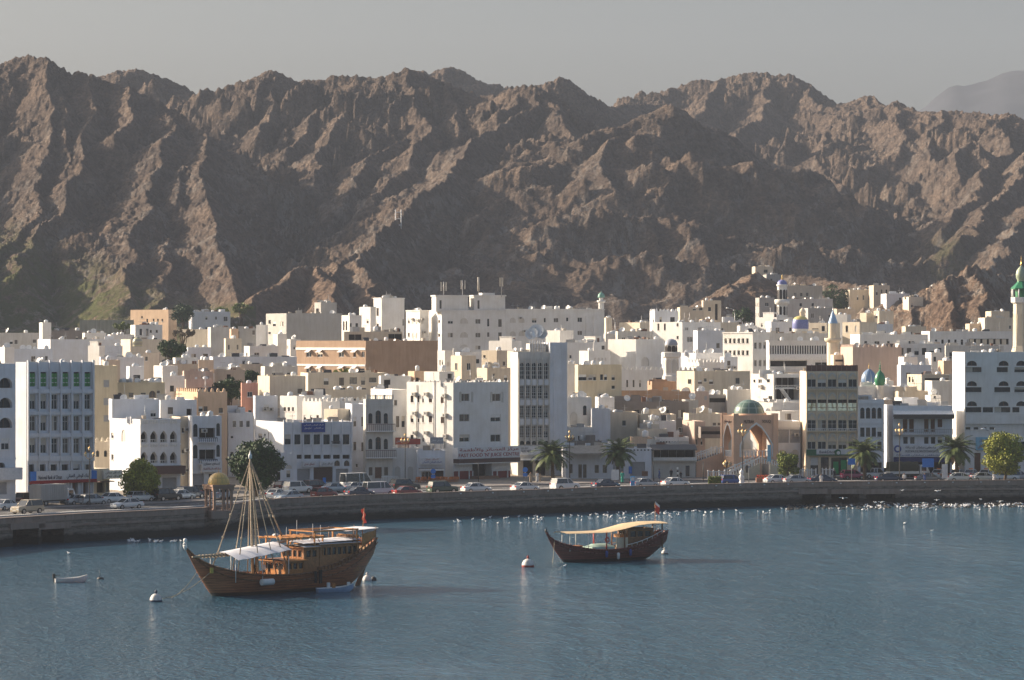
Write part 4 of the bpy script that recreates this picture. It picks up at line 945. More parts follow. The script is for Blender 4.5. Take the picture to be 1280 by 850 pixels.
B("low tan crenellated annex with a metal canopy on its roof", None, 218, 248, 492, 548, 4, 'T', crenel=True)
B("reddish house with a sunlit orange edge and two white tanks on top", 229, 232.5, 265, 474, 570, 10, 'S', tanks=2, D=7)
B("mauve-brown house stepped behind the reddish one with a large roof dish", 228, 230, 266, 464, 582, 8, 'S', dishes=2, tanks=1, D=7)
B("square tan house with bare walls next to the leafy courtyard tree", None, 248, 267, 450, 600, 6, 'T', acs=1)
B("tan flat house behind the leafy courtyard tree", None, 268, 306, 462, 590, 5, 'T', AF and [('v', 286, 286, 1, 5, [(468, 476)])], D=8)
B("bright salmon-pink house beside the courtyard tree", None, 302, 322.5, 479, 560, 6, 'P', D=6)
B("cream house with a white fluted sunlit side, water pipes and one window", 322, 337, 382, 470, 570, 24, 'C', [('k', 375, 375, 1, 6, [(486, 492)])], tanks=1, dishes=0)
B("grey-beige upper storey with two dark windows over the fluted cream house", 326, 331, 372, 458, 590, 14, 'E', [('k', 342.5, 361, 2, 4.5, [(466, 471)])], tanks=1)
B("small bluish-grey roof room between the pink house and the white corner house", None, 319, 347, 495, 553, 8, 'V', acs=2)
B("sunlit white house with three small windows and clutter on its roof", 350, 371, 383, 495, 548, 40, 'W', L_=[('c', 356, 366, 3, 3, [(509, 514)])], dishes=1)
B("white house with a toothed rim and brown window pair above the blue sign", 378, 402, 425, 502, 540, 40, 'W', L_=[('c', 381, 397, 3, 3, [(519, 525)]), ('c', 386, 392, 2, 3, [(526, 528)])], crenel=True, parapet=.4)
B("tan rooftop box beside the blue sign with one sunny face", 405, 422, 439, 511.5, 531, 42, 'C')
B("white slanted roof shelter behind the corner houses", None, 380, 414, 494, 556, 12, 'W', parapet=.2, tanks=0)
B("long toothed white wall running behind the balcony house", 405, 408, 458, 501, 546, 8, 'W', crenel=True, dishes=1)
B("grey-tan long terrace wall with dishes and tanks lined along it", 398, 402, 491, 487, 566, 6, 'K', tanks=4, dishes=3, D=8)
B("wide cream house with a dark-roofed edge and five dark windows over a cluttered terrace", 380, 385, 483, 466, 605, 12, 'C', [('k', 407.7, 407.7, 1, 6, [(472.5, 481)]), ('k', 427, 427, 1, 6, [(472, 482)]), ('k', 441.5, 441.5, 1, 9, [(471.5, 480)]), ('k', 453.8, 453.8, 1, 5, [(471.5, 481)]), ('k', 466, 466, 1, 9, [(472, 478)])], tanks=1, D=10)
B("white rooftop pavilion with a small round tank at the end of the cluttered terrace", None, 476, 514, 470, 590, 6, 'W', [('v', 484, 484, 1, 8, [(473, 481)], .8)], tanks=1)
B("cream roof room with a dark doorway behind the corner building over the fast food shop", 510, 518, 533, 464, 592, 30, 'O', [('v', 522, 522, 1, 5, [(472, 477)], .5)], parapet=.2)
B("white roof room with a dark window above the corner building", 530, 549, 568, 464.5, 580, 40, 'W', [('v', 562.5, 562.5, 1, 6, [(467, 477)], .5)], parapet=.2)
# -- brown building
h = B("large brown building with white window hoods on one side and a blank dark wall", 369.5, 457.4, 547.5, 425.8, 680, 42, 'B', L_=[('w', 386, 400, 2, 6.5, [(440, 446.3), (460, 466)]), ('w', 426.6, 426.6, 1, 6.5, [(440, 446.3)]), ('c', 443.3, 443.3, 1, 3.4, [(440, 446.3)]), ('w', 454, 454, 1, 3.6, [(439.5, 446.5)])], cat='building', name='apartment_building', tanks=2, dishes=2)
for yt, yb in ((434.3, 437.6), (454.8, 458)): h.box_on("white_band", 'L', 370, 457, yt, yb, .12, WPAINT)
M, U = h.Ms['L']
for x in (387, 401, 428, 444.5):
    for yy in (439.6, 459.8):
        u, z = h.uz('L', x, yy); b = MB(); b.poly([M @ Vector((u - .75, -.02, z + .55)), M @ Vector((u + .75, -.02, z + .55)), M @ Vector((u + .75, -.9, z - .05)), M @ Vector((u - .75, -.9, z - .05))][::-1], WPAINT); b.box(u - .75, u + .75, -.92, -.86, z - .15, z, WPAINT, M); h.part("window_hood", b)
B("open rooftop shelter with a flat brown slab behind the brown building", None, 430, 503, 414.5, 735, 6, 'K', [('v', 494, 494, 1, 17, [(417.5, 425)], 2), ('v', 444, 444, 1, 16, [(418, 425)], 1.2)], parapet=.2, D=8)
# -- grey and white high blocks behind
B("big bare grey concrete block with a narrow olive sunlit side", 332.5, 358, 428, 391.5, 850, 22, 'G', L_=[('k', 343, 352.5, 2, 3.6, [(402, 408)]), ('k', 337, 337, 1, 3, [(400, 405), (415, 418)]), ('k', 345, 345, 1, 3, [(417, 420)])], D=None, cat='building', name='concrete_building', tanks=1)
B("small grey lift house with a sunlit doorway on top of the grey concrete block", 393, 401, 421, 378, 862, 24, 'G', L_=[('v', 397, 397, 1, 4, [(385.5, 391)], .4)], zb=None)
B("white house with tall thin arched windows in front of the white round tower block", 427, 437, 452, 394, 800, 30, 'W', L_=[('a', 429.7, 433, 2, 2, [(401, 413)]), ('c', 430, 434, 2, 2, [(415, 423)])], F_=[('k', 438, 446, 2, 3.2, [(404, 408.5)])], dishes=0, tanks=2, cat='building')
h = B("white tower block with a smooth rounded shaded corner and stepped sunlit wing", 467, 477, 505.5, 372, 822, 30, 'W', L_=[('c', 472, 472, 1, 3, [(385, 395), (400, 410)])], F_=[('k', 504, 504, 1, 1.6, [(399, 407)])], cat='building', name='apartment_building', tanks=3, cornice=True)
B("stepped white wing with a curved downpipe joined to the tall white tower block", 449, 463, 470, 383.5, 818, 35, 'W', L_=[('c', 459.5, 459.5, 1, 2.6, [(399, 404)])], cat='building')
# -- white hotel, three wings
B("sunlit left wing of the long white hotel, with curved bay and small paired arches", 507.5, 525, 536, 387.5, 806, 32, 'W', L_=[('c', 511, 511, 1, 2.2, [(398, 404), (416, 421)]), ('q', 516, 521, 2, 2.2, [(398, 405), (416, 423)], .08)], F_=[('q', 528, 528, 1, 2.4, [(398, 405), (416, 423)], .08)], cat='hotel', name='hotel_wing', dishes=2, cornice=True, acs=4)
h = B("main block of the long white hotel with tall roof towers and masts", 535, 552, 632.3, 387.3, 800, 14, 'W', L_=[('c', 549, 549, 1, 2.4, [(400, 403.5), (417, 421)])], F_=[('w', 563, 563, 1, 6.5, [(398.8, 404.7), (416, 421.8)]), ('q', 580, 580, 1, 10, [(397.5, 404.5), (415, 422), (430.5, 436)], .1), ('w', 597.5, 597.5, 1, 6.5, [(398.8, 404.7), (416, 421.8), (432, 437)]), ('k', 610.3, 610.3, 1, 2.6, [(398.5, 408), (415.5, 421)]), ('k', 625, 625, 1, 4.2, [(399, 408.5), (415.5, 425.5)])],
  cat='hotel', name='hotel', dishes=2, cornice=True)
for (x0, x1, yt, dd) in ((545.5, 585.5, 370.5, 5), (593, 632, 370.3, 5), (604, 620, 366, 3.5)):
    b = MB(); u0, u1 = h.ufront(x0), h.ufront(x1); z1 = h.z(yt, 803)
    if x0 == 604: b.box(u0, u1, 1.3, 4.6, h.H - .5, z1, h.m)
    else:
        b.box(u0, u1, .4, .4 + dd, h.H - .5, z1, h.m); b.box(u0 - .25, u1 + .25, .15, .65 + dd, z1, z1 + .3, h.m); b.box(u0 + .9, u0 + 1.4, .38, .398, h.H + .3, h.H + 2.4, DARKM)
    h.part("roof_tower", b)
def antenna(label, px, ytop, ybot, Y, thick):
    p = W(px, Y, ybot); t = thing("antenna_mast", label, "antenna", p, 0, "masts on the hotel roof"); H = (ybot - ytop) * Y / F
    b = MB(); b.tube((0, 0, -.3), (0, 0, H), .09, .06, METAL, 6); b.build("pole", t)
    for q in range(3):
        a = q * 2.1 + px; r = .45 * thick; b = MB(); x, y = r * math.cos(a), r * math.sin(a)
        b.box(x - .16, x + .16, y - .1, y + .1, H - 2.3, H - .1, ACM); b.tube((0, 0, H - 1.2), (x, y, H - 1.2), .04, .04, METAL, 4); b.build("antenna_panel", t)
    if thick < .5:
        b = MB(); b.tube((0, 0, H * .25), (0, 0, H), .28, .28, ACM, 10); b.build("radome", t)
antenna("antenna cluster above the hotel's first roof tower, the leftmost mast", 554.5, 352, 369, 803, 1.6)
antenna("antenna mast with drum, second from the left above the first roof tower", 578, 350, 369, 803, 1.4)
antenna("thick smooth tubular antenna beside the second hotel tower", 598, 346.5, 370, 803, .3)
antenna("slim twin-panel antenna at the right end of the hotel towers", 627, 346.5, 370, 803, .9)
h = B("long right wing of the white hotel with rows of square and arched windows", None, 632.5, 755.5, 386, 804, 10, 'W', F_=[('q', 641, 652, 2, 7.5, [(397, 403.5), (414, 420)], .1), ('w', 667.8, 667.8, 1, 6, [(398, 403.5), (415.5, 420)]), ('r', 681, 681, 1, 2.4, [(397.5, 403)]), ('w', 695, 695, 1, 6, [(397.5, 403), (414.5, 419)]), ('k', 709, 709, 1, 2.6, [(397, 401.5)]), ('w', 724.8, 724.8, 1, 6, [(396.8, 402.6), (413.5, 419)])], cat='hotel', name='hotel_wing', dishes=5, tanks=2, cornice=True, acs=2, D=16)
b = MB()
for x0, x1 in ((732, 735.3), (741.5, 748)): b.box(h.ufront(x0), h.ufront(x1), -.25, -.003, 4, h.z(395, 820), h.m)
h.part("pilaster", b)
# -- middle band below the hotel
B("white flat house at the foot of the hotel with paired thin windows", 547, 556, 566, 438, 650, 38, 'W', L_=[('c', 550, 553, 2, 1.6, [(450, 456)])], F_=[('q', 560, 560, 1, 3, [(452, 458)], .08)], cat='house', tanks=0)
B("white house with brown shades and pipes right of the plain white flat house", 563, 575, 603, 440, 668, 30, 'W', auto=A, tanks=1, dishes=3)
B("cream block with rounded sunlit corner like a big drum", 563.5, 577, 595, 444.5, 635, 34, 'C', tanks=0)
B("grey-cream cube house with one dark window and a lit side", 602, 621, 634, 438, 640, 48, 'K', L_=[('k', 605.5, 605.5, 1, 3, [(444, 447.5)])], F_=[('k', 630, 630, 1, 3, [(452, 457)])], acs=3)
B("lower grey-cream house with a ribbed door wall under the cube house", 596, 609, 640, 460, 612, 26, 'K', F_=[('k', 617, 617, 1, 2.4, [(467, 470)]), ('k', 632, 632, 1, 4, [(469, 476)])], acs=2, dishes=1)
B("bright white roof room with a square lift head behind the ornamental tower", 611, 640, 652, 426, 700, 50, 'W', tanks=1, head=(645, 651, 421.5))
B("tan roof wall with dishes directly left of the ornamental tower", 632, 641, 662, 439, 672, 30, 'C', dishes=2, acs=2)
B("white sunlit wall with an open rooftop trellis behind the tower's slab", 682, 700, 717, 413, 745, 44, 'W')
B("low white block with small dark window to the right of the slab tower", None, 708, 741, 428, 725, 6, 'W', [('k', 713, 713, 1, 2.5, [(444, 448)])])
B("plain white wall house hard against the slab tower's sunny side", 706, 709, 722, 455, 600, 8, 'W', crenel=True)
B("bright white block with a small roof room and window below the hotel minaret", 717, 742, 757, 427.5, 735, 45, 'W', F_=[('k', 754, 754, 1, 4, [(432, 437)])], head=(749, 756, 421))
B("cream shop-house with dark glazed band, two round fans and a tall black pipe", 721.5, 722.5, 777, 455.8, 585, 12, 'Y', [('k', 727.5, 727.5, 1, 11, [(468, 475.5)]), ('k', 740.5, 740.5, 1, 9, [(468, 475.5)]), ('k', 752, 757, 2, 3.5, [(468, 475)]), ('k', 766.5, 766.5, 1, 4, [(469, 475), (482, 486)])], acs=4, tanks=2)
B("rear white house with tiny arches over the cream shop-house", 724, 736, 763, 438.5, 690, 34, 'W', F_=[('q', 744, 757, 4, 2.4, [(447, 451)], .08)], tanks=1)
B("white house with one arched window and a tall plain wall left of the palm", None, 708.8, 739.5, 496.5, 556, 4, 'W', [('a', 731, 731, 1, 4.4, [(506.8, 519)]), ('k', 718.5, 718.5, 1, 3.5, [(526, 531)]), ('q', 717, 717, 1, 9, [(515, 531)], .06)], D=9)
B("plain white shaded house end joined to the arched-window house", None, 739.6, 763, 511, 553, 3, 'V', D=8)
B("pale blue-white rooftop room with a small parapet gap behind", None, 748, 768, 496.5, 572, 4, 'V', tanks=2)
B("rough unplastered brick block with a rubble-strewn top between the palms", None, 763, 797, 515, 560, 5, 'K', D=7, parapet=.9)
# -- white mosque and terraces
h = B("stepped white mosque hall, sunlit blank wall and shaded half with an arched niche", 760, 795, 829.5, 424, 735, 42, 'W', F_=[('q', 806.5, 806.5, 1, 9.5, [(446, 457.5)], .25), ], name='mosque', cat='mosque')
h2 = B("long toothed white courtyard wall of the mosque with a row of door slots", None, 776, 866, 462.5, 655, 4, 'W', [('k', 784, 800, 3, 2.2, [(475, 484)])], crenel=True, tanks=0, D=3, name='courtyard_wall', cat='wall')
B("white flat cream-edged house on the skyline left of the stacked white house", 774, 800, 818.5, 403, 845, 40, 'C', auto=AF, tanks=1)
B("stacked white house with projecting sunlit bays and small brown windows", 815, 853, 901, 402.5, 795, 42, 'W', L_=[('c', 823, 831, 2, 2.4, [(404.5, 413)]), ('c', 847, 847, 1, 2.6, [(404, 408), (420, 424)])], F_=[('w', 862.5, 862.5, 1, 7.5, [(421, 427.5)]), ('w', 879, 879, 1, 4, [(420, 427.5)]), ('w', 858.5, 858.5, 1, 4, [(406.5, 413)])], tanks=4, name='apartment_building', cat='building')
B("shaded white rooftop storey with a toothed parapet above the stacked white house", 814, 818.5, 848, 389, 815, 10, 'V', crenel=True, D=6)
B("grey-white shaded wing with stair windows to the right of the stacked white house", None, 872, 906, 413, 780, 6, 'V', [('k', 897.5, 897.5, 1, 4, [(429, 435)])], tanks=2, dishes=1)
B("low white shed wall with a long dark roof in front of the stacked white house", 851, 870, 903, 441, 715, 34, 'V', dishes=2)
B("bright white toothed terrace house with a saw-like roof edge", 858, 874, 905, 453, 672, 36, 'W', crenel=True, auto=AF)
B("small dark-windowed roof room right of the saw-edged terrace house", None, 905, 922, 446, 700, 5, 'V', [('k', 911, 911, 1, 4, [(451, 457)])], acs=2, dishes=1)
B("wide khaki house with a sunlit annex and four windows below the mosque minaret", 846, 868, 937.5, 464, 600, 26, 'K', L_=[('k', 862, 862, 1, 4.5, [(474, 480)])], F_=[('c', 875, 875, 1, 5, [(475, 480)]), ('k', 881.5, 881.5, 1, 3.5, [(473, 477)]), ('c', 889, 889, 1, 5, [(474.5, 480)]), ('k', 922, 922, 1, 5, [(472.5, 480)])], tanks=2, dishes=1, bands=[])
B("orange-brown rooftop room with one shuttered window in front of the mosque", None, 815, 845, 476.8, 612, 6, 'B', [('s', 832, 832, 1, 6.5, [(484, 491)], .1)])
B("long low orange-brown house stretching under the mosque minaret", None, 763, 872, 489, 598, 3, 'B', tanks=0, dishes=2, parapet=1.0, D=9)
B("long grey-brown flat-roofed souq shed in front of the orange-brown house", None, 768, 861, 502, 578, 3, 'D', parapet=.3, D=9, acs=1)
B("grey tin-roofed shed with a sunlit sloping lip", None, 861, 873, 500, 580, 6, 'G', D=8, parapet=.2)
B("pink-brown house wall with a satellite dish behind the gateway arcade", None, 868.5, 886, 489, 585, 4, 'S', [('s', 882, 882, 1, 3, [(495, 500)], .1)], dishes=1)
B("grey shaded courtyard block with a metal rail behind the gateway", None, 885, 911, 493, 590, 4, 'G', [('v', 897, 897, 1, 20, [(497, 503)], .6)])
B("plain grey-beige cube with two round roof tanks behind the green dome", None, 909, 939, 487, 588, 3, 'E', tanks=3)
B("long low beige souq roof with pipes behind the restaurant terrace", None, 800, 845, 518, 562, 3, 'K', parapet=.25, D=8)
B("low whitewashed souq roof strip with a shaded doorway", None, 806, 845, 526, 556, 2, 'W', parapet=.25, D=5, acs=2)
B("cream low souq house with two windows left of the gateway tower", None, 861, 903, 517, 566, 4, 'C', [('k', 893, 899, 2, 4, [(528.5, 532)])], D=8, parapet=.3)
B("cluttered cream souq rooftop with stacked pipes above the restaurant", None, 800, 834, 536, 552, 2, 'C', parapet=.3, tanks=1, acs=3, D=8)
B("tan wall block between the white shop row and the restaurant terrace", None, 791, 815, 547, 545, 2, 'O', parapet=.3, D=7)
B("low tin-roofed workshop behind the tall palm", None, 709, 752, 551, 547, 2, 'D', parapet=.2, D=8)
B("white house with a small stair window behind the tin-roofed workshop", None, 708.5, 741, 534, 551, 2, 'W', D=5)
# -- white house with outside stairs
h = B("white house with an outside stair and recessed balcony left of the beige bank", 938.5, 967, 1001, 467.5, 580, 34, 'W', L_=[('k', 943, 943, 1, 2.6, [(474.5, 478)]), ('k', 960.5, 960.5, 1, 3.8, [(474, 478)]), ('w', 950, 950, 1, 4.5, [(474, 479)]), ('k', 963, 963, 1, 5, [(495, 502)])], F_=[('v', 984, 984, 1, 30, [(472, 484), (486, 500)], 1.6)], acs=3)
h.balcony('F', 968, 1000, 481.5, 486, .4, WPAINT, METAL)
b = MB(); M, U = h.Ms['F']; a_ = h.uz('F', 972, 486); c_ = h.uz('F', 984, 503)
for k in range(10): t = k / 10; u = a_[0] + (c_[0] - a_[0]) * t; z = a_[1] + (c_[1] - a_[1]) * t; b.box(u, u + .35, -1.4, -.5, z - .2, z, WPAINT)
h.part("outside_stair", b)
B("bright white terrace wall under the house with the outside stair", 930, 966, 1000, 503, 566, 40, 'W', auto=AF)
B("low white roof room with a brown shuttered gap beside the beige bank", 938, 975, 1001, 514, 556, 40, 'W', [('c', 985, 985, 1, 8, [(517, 525)])])
# -- colonnaded white buildings
h = B("white three-storey block with square gallery windows and a hanging dark flag", 903.5, 941, 962, 415, 705, 46, 'W', L_=[('k', 907, 934, 6, 3.4, [(423, 429), (438, 444)], .5), ], F_=[('w', 944.5, 956, 3, 3.6, [(428, 436), (450, 458)], .3)], name='apartment_building', cat='building', tanks=4, cornice=True)
h = B("long white block with two open colonnaded galleries behind the beige bank", 958, 961.5, 1040, 425.5, 690, 8, 'W', F_=[('v', 999, 999, 1, 72, [(432, 442.5)], 1.3), ('v', 986, 986, 1, 46, [(451, 458)], 1.0), ('v', 1027, 1027, 1, 16, [(453, 458)], 1.0)], name='apartment_building', cat='building', dishes=2, cornice=True)
b = MB()
for i in range(24): u = h.ufront(965 + i * 3.1); b.box(u - .11, u + .11, .05, .3, h.z(442.6, 690), h.z(431.9, 690), WPAINT)
h.part("gallery_column", b)
h.balcony('F', 961.5, 1001, 460.5, 465, .5, WPAINT)
h.box_on("white_band", 'F', 961.5, 1038, 443, 449.5, .25, WPAINT)
B("grey flat roof storey with skylight set back above the colonnaded block", None, 940, 1034, 416.5, 745, 3, 'E', auto=None, dishes=2, tanks=1, D=8)
B("cream roof storey with a perforated rim in front of the cone-topped minaret", 1038, 1042, 1069.5, 443.5, 660, 10, 'C', [('v', 1055, 1055, 1, 22, [(449.5, 452)], .2)])
B("beige-brown fort-like wall block with toothed rim and slit openings", 1063, 1066, 1127, 434, 650, 5, 'S', [('k', 1077, 1102, 4, 1.2, [(440, 444)], .2)], crenel=True, name='fort_building', cat='building', D=14)
B("white two-storey house under a wide sagging beige roof", None, 1075, 1160, 418, 720, 3, 'W', auto=AF, name='house', dishes=3, acs=2, D=14)
h = B("white office block with a row of six square dark windows", None, 1124, 1181, 429.5, 668, 3, 'W', [('k', 1126.8, 1174, 6, 5.4, [(435, 443.6)])], name='office_building', cat='building', tanks=1, D=12)
h = B("long white arcade building with a dark gallery band behind the rocky knoll's foot", None, 1162, 1266, 414, 760, 2, 'W', [('v', 1187, 1187, 1, 46, [(424.5, 431)], 1.2), ('v', 1236, 1236, 1, 50, [(423.5, 430.5)], 1.2)], name='arcade_building', cat='building', D=12, dishes=1)
b = MB()
for i in range(12): u = h.ufront(1166 + i * 8.1); b.box(u - .5, u + .5, -.02, .2, h.z(431, 760), h.z(424, 760), wallmat('C') if i > 5 else WPAINT)
h.part("gallery_pier", b)
B("pale green-grey low hall below the long arcade", None, 1182, 1255, 432, 700, 2, 'E', tanks=3, acs=2, dishes=2, D=8)
B("small white rooms stacked by an inner stair near the fort-like wall", 1124, 1130, 1147, 446, 640, 20, 'W', auto=AF, tanks=1)
B("white roof room with a dark doorway below the office windows", None, 1164, 1179, 440.5, 645, 4, 'W', [('k', 1168.5, 1168.5, 1, 3.2, [(446, 452)])])
B("orange-tinted little roof room beside the big white edge building", None, 1179.5, 1190, 451, 635, 3, 'O')
B("white flat house with plain walls behind the blue-domed prayer hall", 1122, 1126, 1164, 456, 625, 10, 'V', auto=AF, tanks=2)
B("cream house with a shaded roof terrace hung with washing", 1134, 1152, 1190, 468, 585, 30, 'C', L_=[('k', 1137, 1141, 2, 2.4, [(471, 478)])], F_=[('v', 1171, 1171, 1, 30, [(469.5, 476)], 1.2)], tanks=1)
B("cracked beige house wall right of the tin-covered yard", None, 1165, 1191, 476, 566, 3, 'E', D=7)
B("tin-covered yard house with a brown lean-to roof", None, 1123, 1166, 489, 570, 3, 'K', parapet=.25, D=7, tanks=1)
B("white gable-like roof room decorated with small blue tiles behind the exchange", 1118, 1127, 1148, 497, 556, 20, 'V', tanks=0)
B("small white roof room with one dark window above the exchange", 1159, 1163, 1176, 494, 552, 14, 'W', [('k', 1168.5, 1168.5, 1, 3, [(494.5, 498.5)])], parapet=.2)
B("narrow dark-sided house squeezed between the arched-window house and the exchange", None, 1105, 1116, 500, 556, 3, 'D', [('k', 1111, 1111, 1, 2.5, [(525, 531), (548, 553)])])
B("white base block under the blue and green domes", None, 1072, 1127, 483, 575, 4, 'W', auto=AF, tanks=5, acs=2, D=8)
B("white tank room just right of the green dome", None, 1108, 1117, 476, 590, 3, 'W', tanks=1)
# -- far rows, left
B("long flat grey house along the foot of the green slope", -20, -18, 48, 416, 775, 6, 'E', [('k', 14, 20, 2, 3.6, [(425, 430)]), ('k', 43, 43, 1, 4, [(424.5, 428.5)])], parapet=.4)
B("white terrace house with pipes and dishes above the bank's roof", 12, 17, 66, 436, 660, 8, 'V', auto=AF, dishes=3, tanks=1)
B("white wall house with a sunlit left end seen over the edge building", -16, 6, 18, 434, 650, 30, 'W', auto=AF, dishes=1)
B("rooftop house with an orange column base and white cap on the far left", 50, 57, 104, 413, 815, 16, 'D', tanks=1)
B("small white lookout room with an orange lower wall", 49, 53, 64, 403, 812, 12, 'W', tanks=1)
B("long plain blue-grey wall house with a white sunlit end", 47, 63, 166, 424, 735, 20, 'V', D=None)
B("low white house with a red-edged roof and dishes", 103, 106, 133, 416, 800, 12, 'W', tanks=1, dishes=2)
B("low house with orange corner posts in front of the pale fence", 133, 138, 168, 418, 795, 14, 'W', tanks=2)
B("bright little stacked white house beside the long blue-grey wall", 110, 124, 131, 432, 690, 50, 'W', head=(124, 129, 427))
B("grey shaded house with a slim white coping behind the bright stacked house", None, 129, 152, 432, 700, 5, 'V')
B("cream sunlit house end at the right end of the long blue-grey wall", 151, 163, 206, 424, 725, 25, 'C', dishes=1)
B("white house with four small dark doors above the town's left roofs", 163, 169, 203, 406, 835, 12, 'W', [('k', 176, 176, 1, 3, [(411, 419)]), ('c', 184, 184, 1, 3, [(411, 420)]), ('k', 188.5, 196, 2, 2.6, [(412.5, 416)])], tanks=4, dishes=1)
B("orange clay-coloured house with small square windows below the mountain", 163, 210.5, 221, 387, 965, 50, 'O', L_=[('k', 177.5, 177.5, 1, 2, [(395, 398)]), ('k', 184, 184, 1, 2, [(398.5, 403)]), ('k', 192, 203, 3, 2, [(398.5, 402)])], name='house', cat='house')
B("pale grey flat house with a small dish behind the orange clay-coloured house", 236, 240, 288, 389.5, 960, 8, 'V', dishes=1)
B("low blue-grey wall house with a sunlit coping near the flower bushes", 227, 258, 262, 411.5, 850, 60, 'C')
B("grey slab-like house with a thin sunlit edge and round side tank", 259.5, 263.5, 291, 409, 840, 14, 'E', tanks=1)
h = B("cream little pavilion house with a balustrade and red-brown rim", 280, 282, 302, 423, 760, 10, 'C', [('k', 286, 297, 2, 2, [(431, 437)])], bands=[('F', 428)])
B("small sandy roof lantern room on top of the cream pavilion house", 287, 289, 298, 411, 775, 10, 'O')
B("grey flat house with a dark doorway right of the cream pavilion", None, 299, 322, 410.5, 830, 4, 'G', [('k', 317, 317, 1, 3, [(413, 418.5)])])
B("sunlit white stepped house edge beside the olive-sided concrete block", 320, 332, 335, 406, 825, 60, 'W', tanks=1)
B("wide white house with a long low parapet and sunlit left end", 305, 312, 348, 432.5, 735, 22, 'W', bands=[('F', 436)])
B("tall thin white stair tower with a sunlit edge near the concrete block", 342, 347, 358.5, 417.5, 750, 30, 'W', tanks=1)
B("white house strip between the stair tower and the brown building", 355, 363, 376, 424, 760, 30, 'W', auto=A, tanks=1)
B("white flat house with sunlit end above the courtyard tree", 228, 235, 264, 434, 725, 26, 'V', head=None)
B("white step-roofed house left of the courtyard tree roofs", 216, 219, 247, 447, 660, 14, 'W', tanks=2)
B("long blue-white wall house topped with a row of big dishes", 262, 266, 371, 446, 655, 8, 'V', dishes=5, tanks=2, acs=1)
B("tan house with a white round roof tank left of the mid-town tree", None, 179, 199, 441, 680, 4, 'T', [('k', 183, 183, 1, 3, [(446, 451)])], tanks=1, dishes=1)
B("grey-white house with dishes between the yellow block and the tan house", 120, 126, 180, 446.5, 640, 8, 'V', auto=AF, dishes=3, tanks=2)
B("brown flat roof house with long low wall near the white banded house", None, 199, 249, 455, 620, 4, 'T', parapet=.4)
B("tan roof room with a green awning above the yellow-tan block", 127, 130, 150, 450, 600, 10, 'T', acs=1)
B("small cream house below the long dish-topped wall", None, 299, 328, 455, 635, 4, 'T', tanks=1)
B("low white house with brown deck beside the leafy courtyard tree", None, 271, 300, 459, 628, 4, 'W', acs=1)
# -- far rows, right and the hillside in shade
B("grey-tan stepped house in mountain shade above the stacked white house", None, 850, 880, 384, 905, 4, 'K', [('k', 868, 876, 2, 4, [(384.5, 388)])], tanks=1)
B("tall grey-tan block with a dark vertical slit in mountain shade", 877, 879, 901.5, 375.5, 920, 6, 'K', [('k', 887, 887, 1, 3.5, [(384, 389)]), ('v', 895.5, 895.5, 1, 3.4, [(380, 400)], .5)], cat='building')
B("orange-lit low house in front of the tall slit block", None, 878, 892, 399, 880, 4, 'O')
B("small yellow-cream lit houses row with flat roof on the skyline", 893, 897, 921, 403, 850, 20, 'C', auto=AF, tanks=1)
B("low bluish shed house by the street lamp on the hill road", None, 906, 930, 396, 905, 4, 'V')
B("lit white house with cream roof room left of the blue-capped minaret", 946, 971, 991, 396.5, 800, 46, 'W', tanks=3, dishes=1, head=(947, 955, 391))
B("grey shaded white hall beneath the blue-and-gold dome", None, 964, 1012, 402, 790, 4, 'V', D=10)
B("cream low house with a dark door right of the blue-and-gold dome", 1010, 1033.5, 1050, 403.5, 780, 55, 'C', L_=[('k', 1029, 1029, 1, 4, [(407.5, 414)]), ('k', 1019, 1019, 1, 8, [(410.5, 411.8)])])
B("cream and grey flat house right of the cone-topped minaret", 1053, 1074.5, 1096, 402.5, 785, 45, 'C', L_=[('c', 1058.5, 1058.5, 1, 3, [(407, 415)]), ('q', 1070, 1070, 1, 3, [(407, 415)], .1)])
B("grey low house beside the cream and grey flat house", None, 1094, 1116, 405, 800, 3, 'V')
B("sunlit tan house with big dishes at the left foot of the rocky knoll", 1092, 1099, 1117, 388.5, 870, 30, 'C', L_=[('k', 1095.5, 1095.5, 1, 3, [(392, 398)])], dishes=3)
B("pink-cream lit little house left of the tan house with dishes", 1075, 1083, 1092, 391, 872, 40, 'C', tanks=1)
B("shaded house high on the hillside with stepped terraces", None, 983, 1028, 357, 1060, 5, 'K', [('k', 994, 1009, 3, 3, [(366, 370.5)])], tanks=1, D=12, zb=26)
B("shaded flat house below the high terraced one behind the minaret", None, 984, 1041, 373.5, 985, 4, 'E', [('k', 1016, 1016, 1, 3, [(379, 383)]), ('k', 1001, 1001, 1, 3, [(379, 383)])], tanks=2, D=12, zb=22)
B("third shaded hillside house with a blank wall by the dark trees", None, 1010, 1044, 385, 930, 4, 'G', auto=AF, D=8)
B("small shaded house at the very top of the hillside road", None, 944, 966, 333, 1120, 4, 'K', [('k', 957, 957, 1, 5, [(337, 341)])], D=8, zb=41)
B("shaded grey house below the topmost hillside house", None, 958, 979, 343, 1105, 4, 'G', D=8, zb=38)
B("lit low house with brown top just above the cone-topped minaret", 1043, 1046, 1070, 386, 880, 14, 'T', tanks=1)
B("white lit wall right of the cone-topped minaret's cap", 1043, 1059, 1064, 393, 850, 60, 'W')
B("long shaded tan house above the mosque's right-hand roofs", None, 1062, 1100, 362, 1010, 3, 'K', [('k', 1072, 1094, 4, 2, [(369, 375)])], D=9, zb=22)
B("shaded taller tan house in the middle of the right-hand hillside row", None, 1092, 1112, 356.5, 1000, 3, 'K', [('k', 1096, 1108, 3, 2, [(362, 369)])], D=9, zb=22)
B("shaded white house with tall thin windows left of the rocky knoll", None, 1108, 1137, 367, 960, 4, 'V', [('k', 1125, 1131, 2, 2.2, [(372, 378), (384, 390)])], D=9, zb=19)
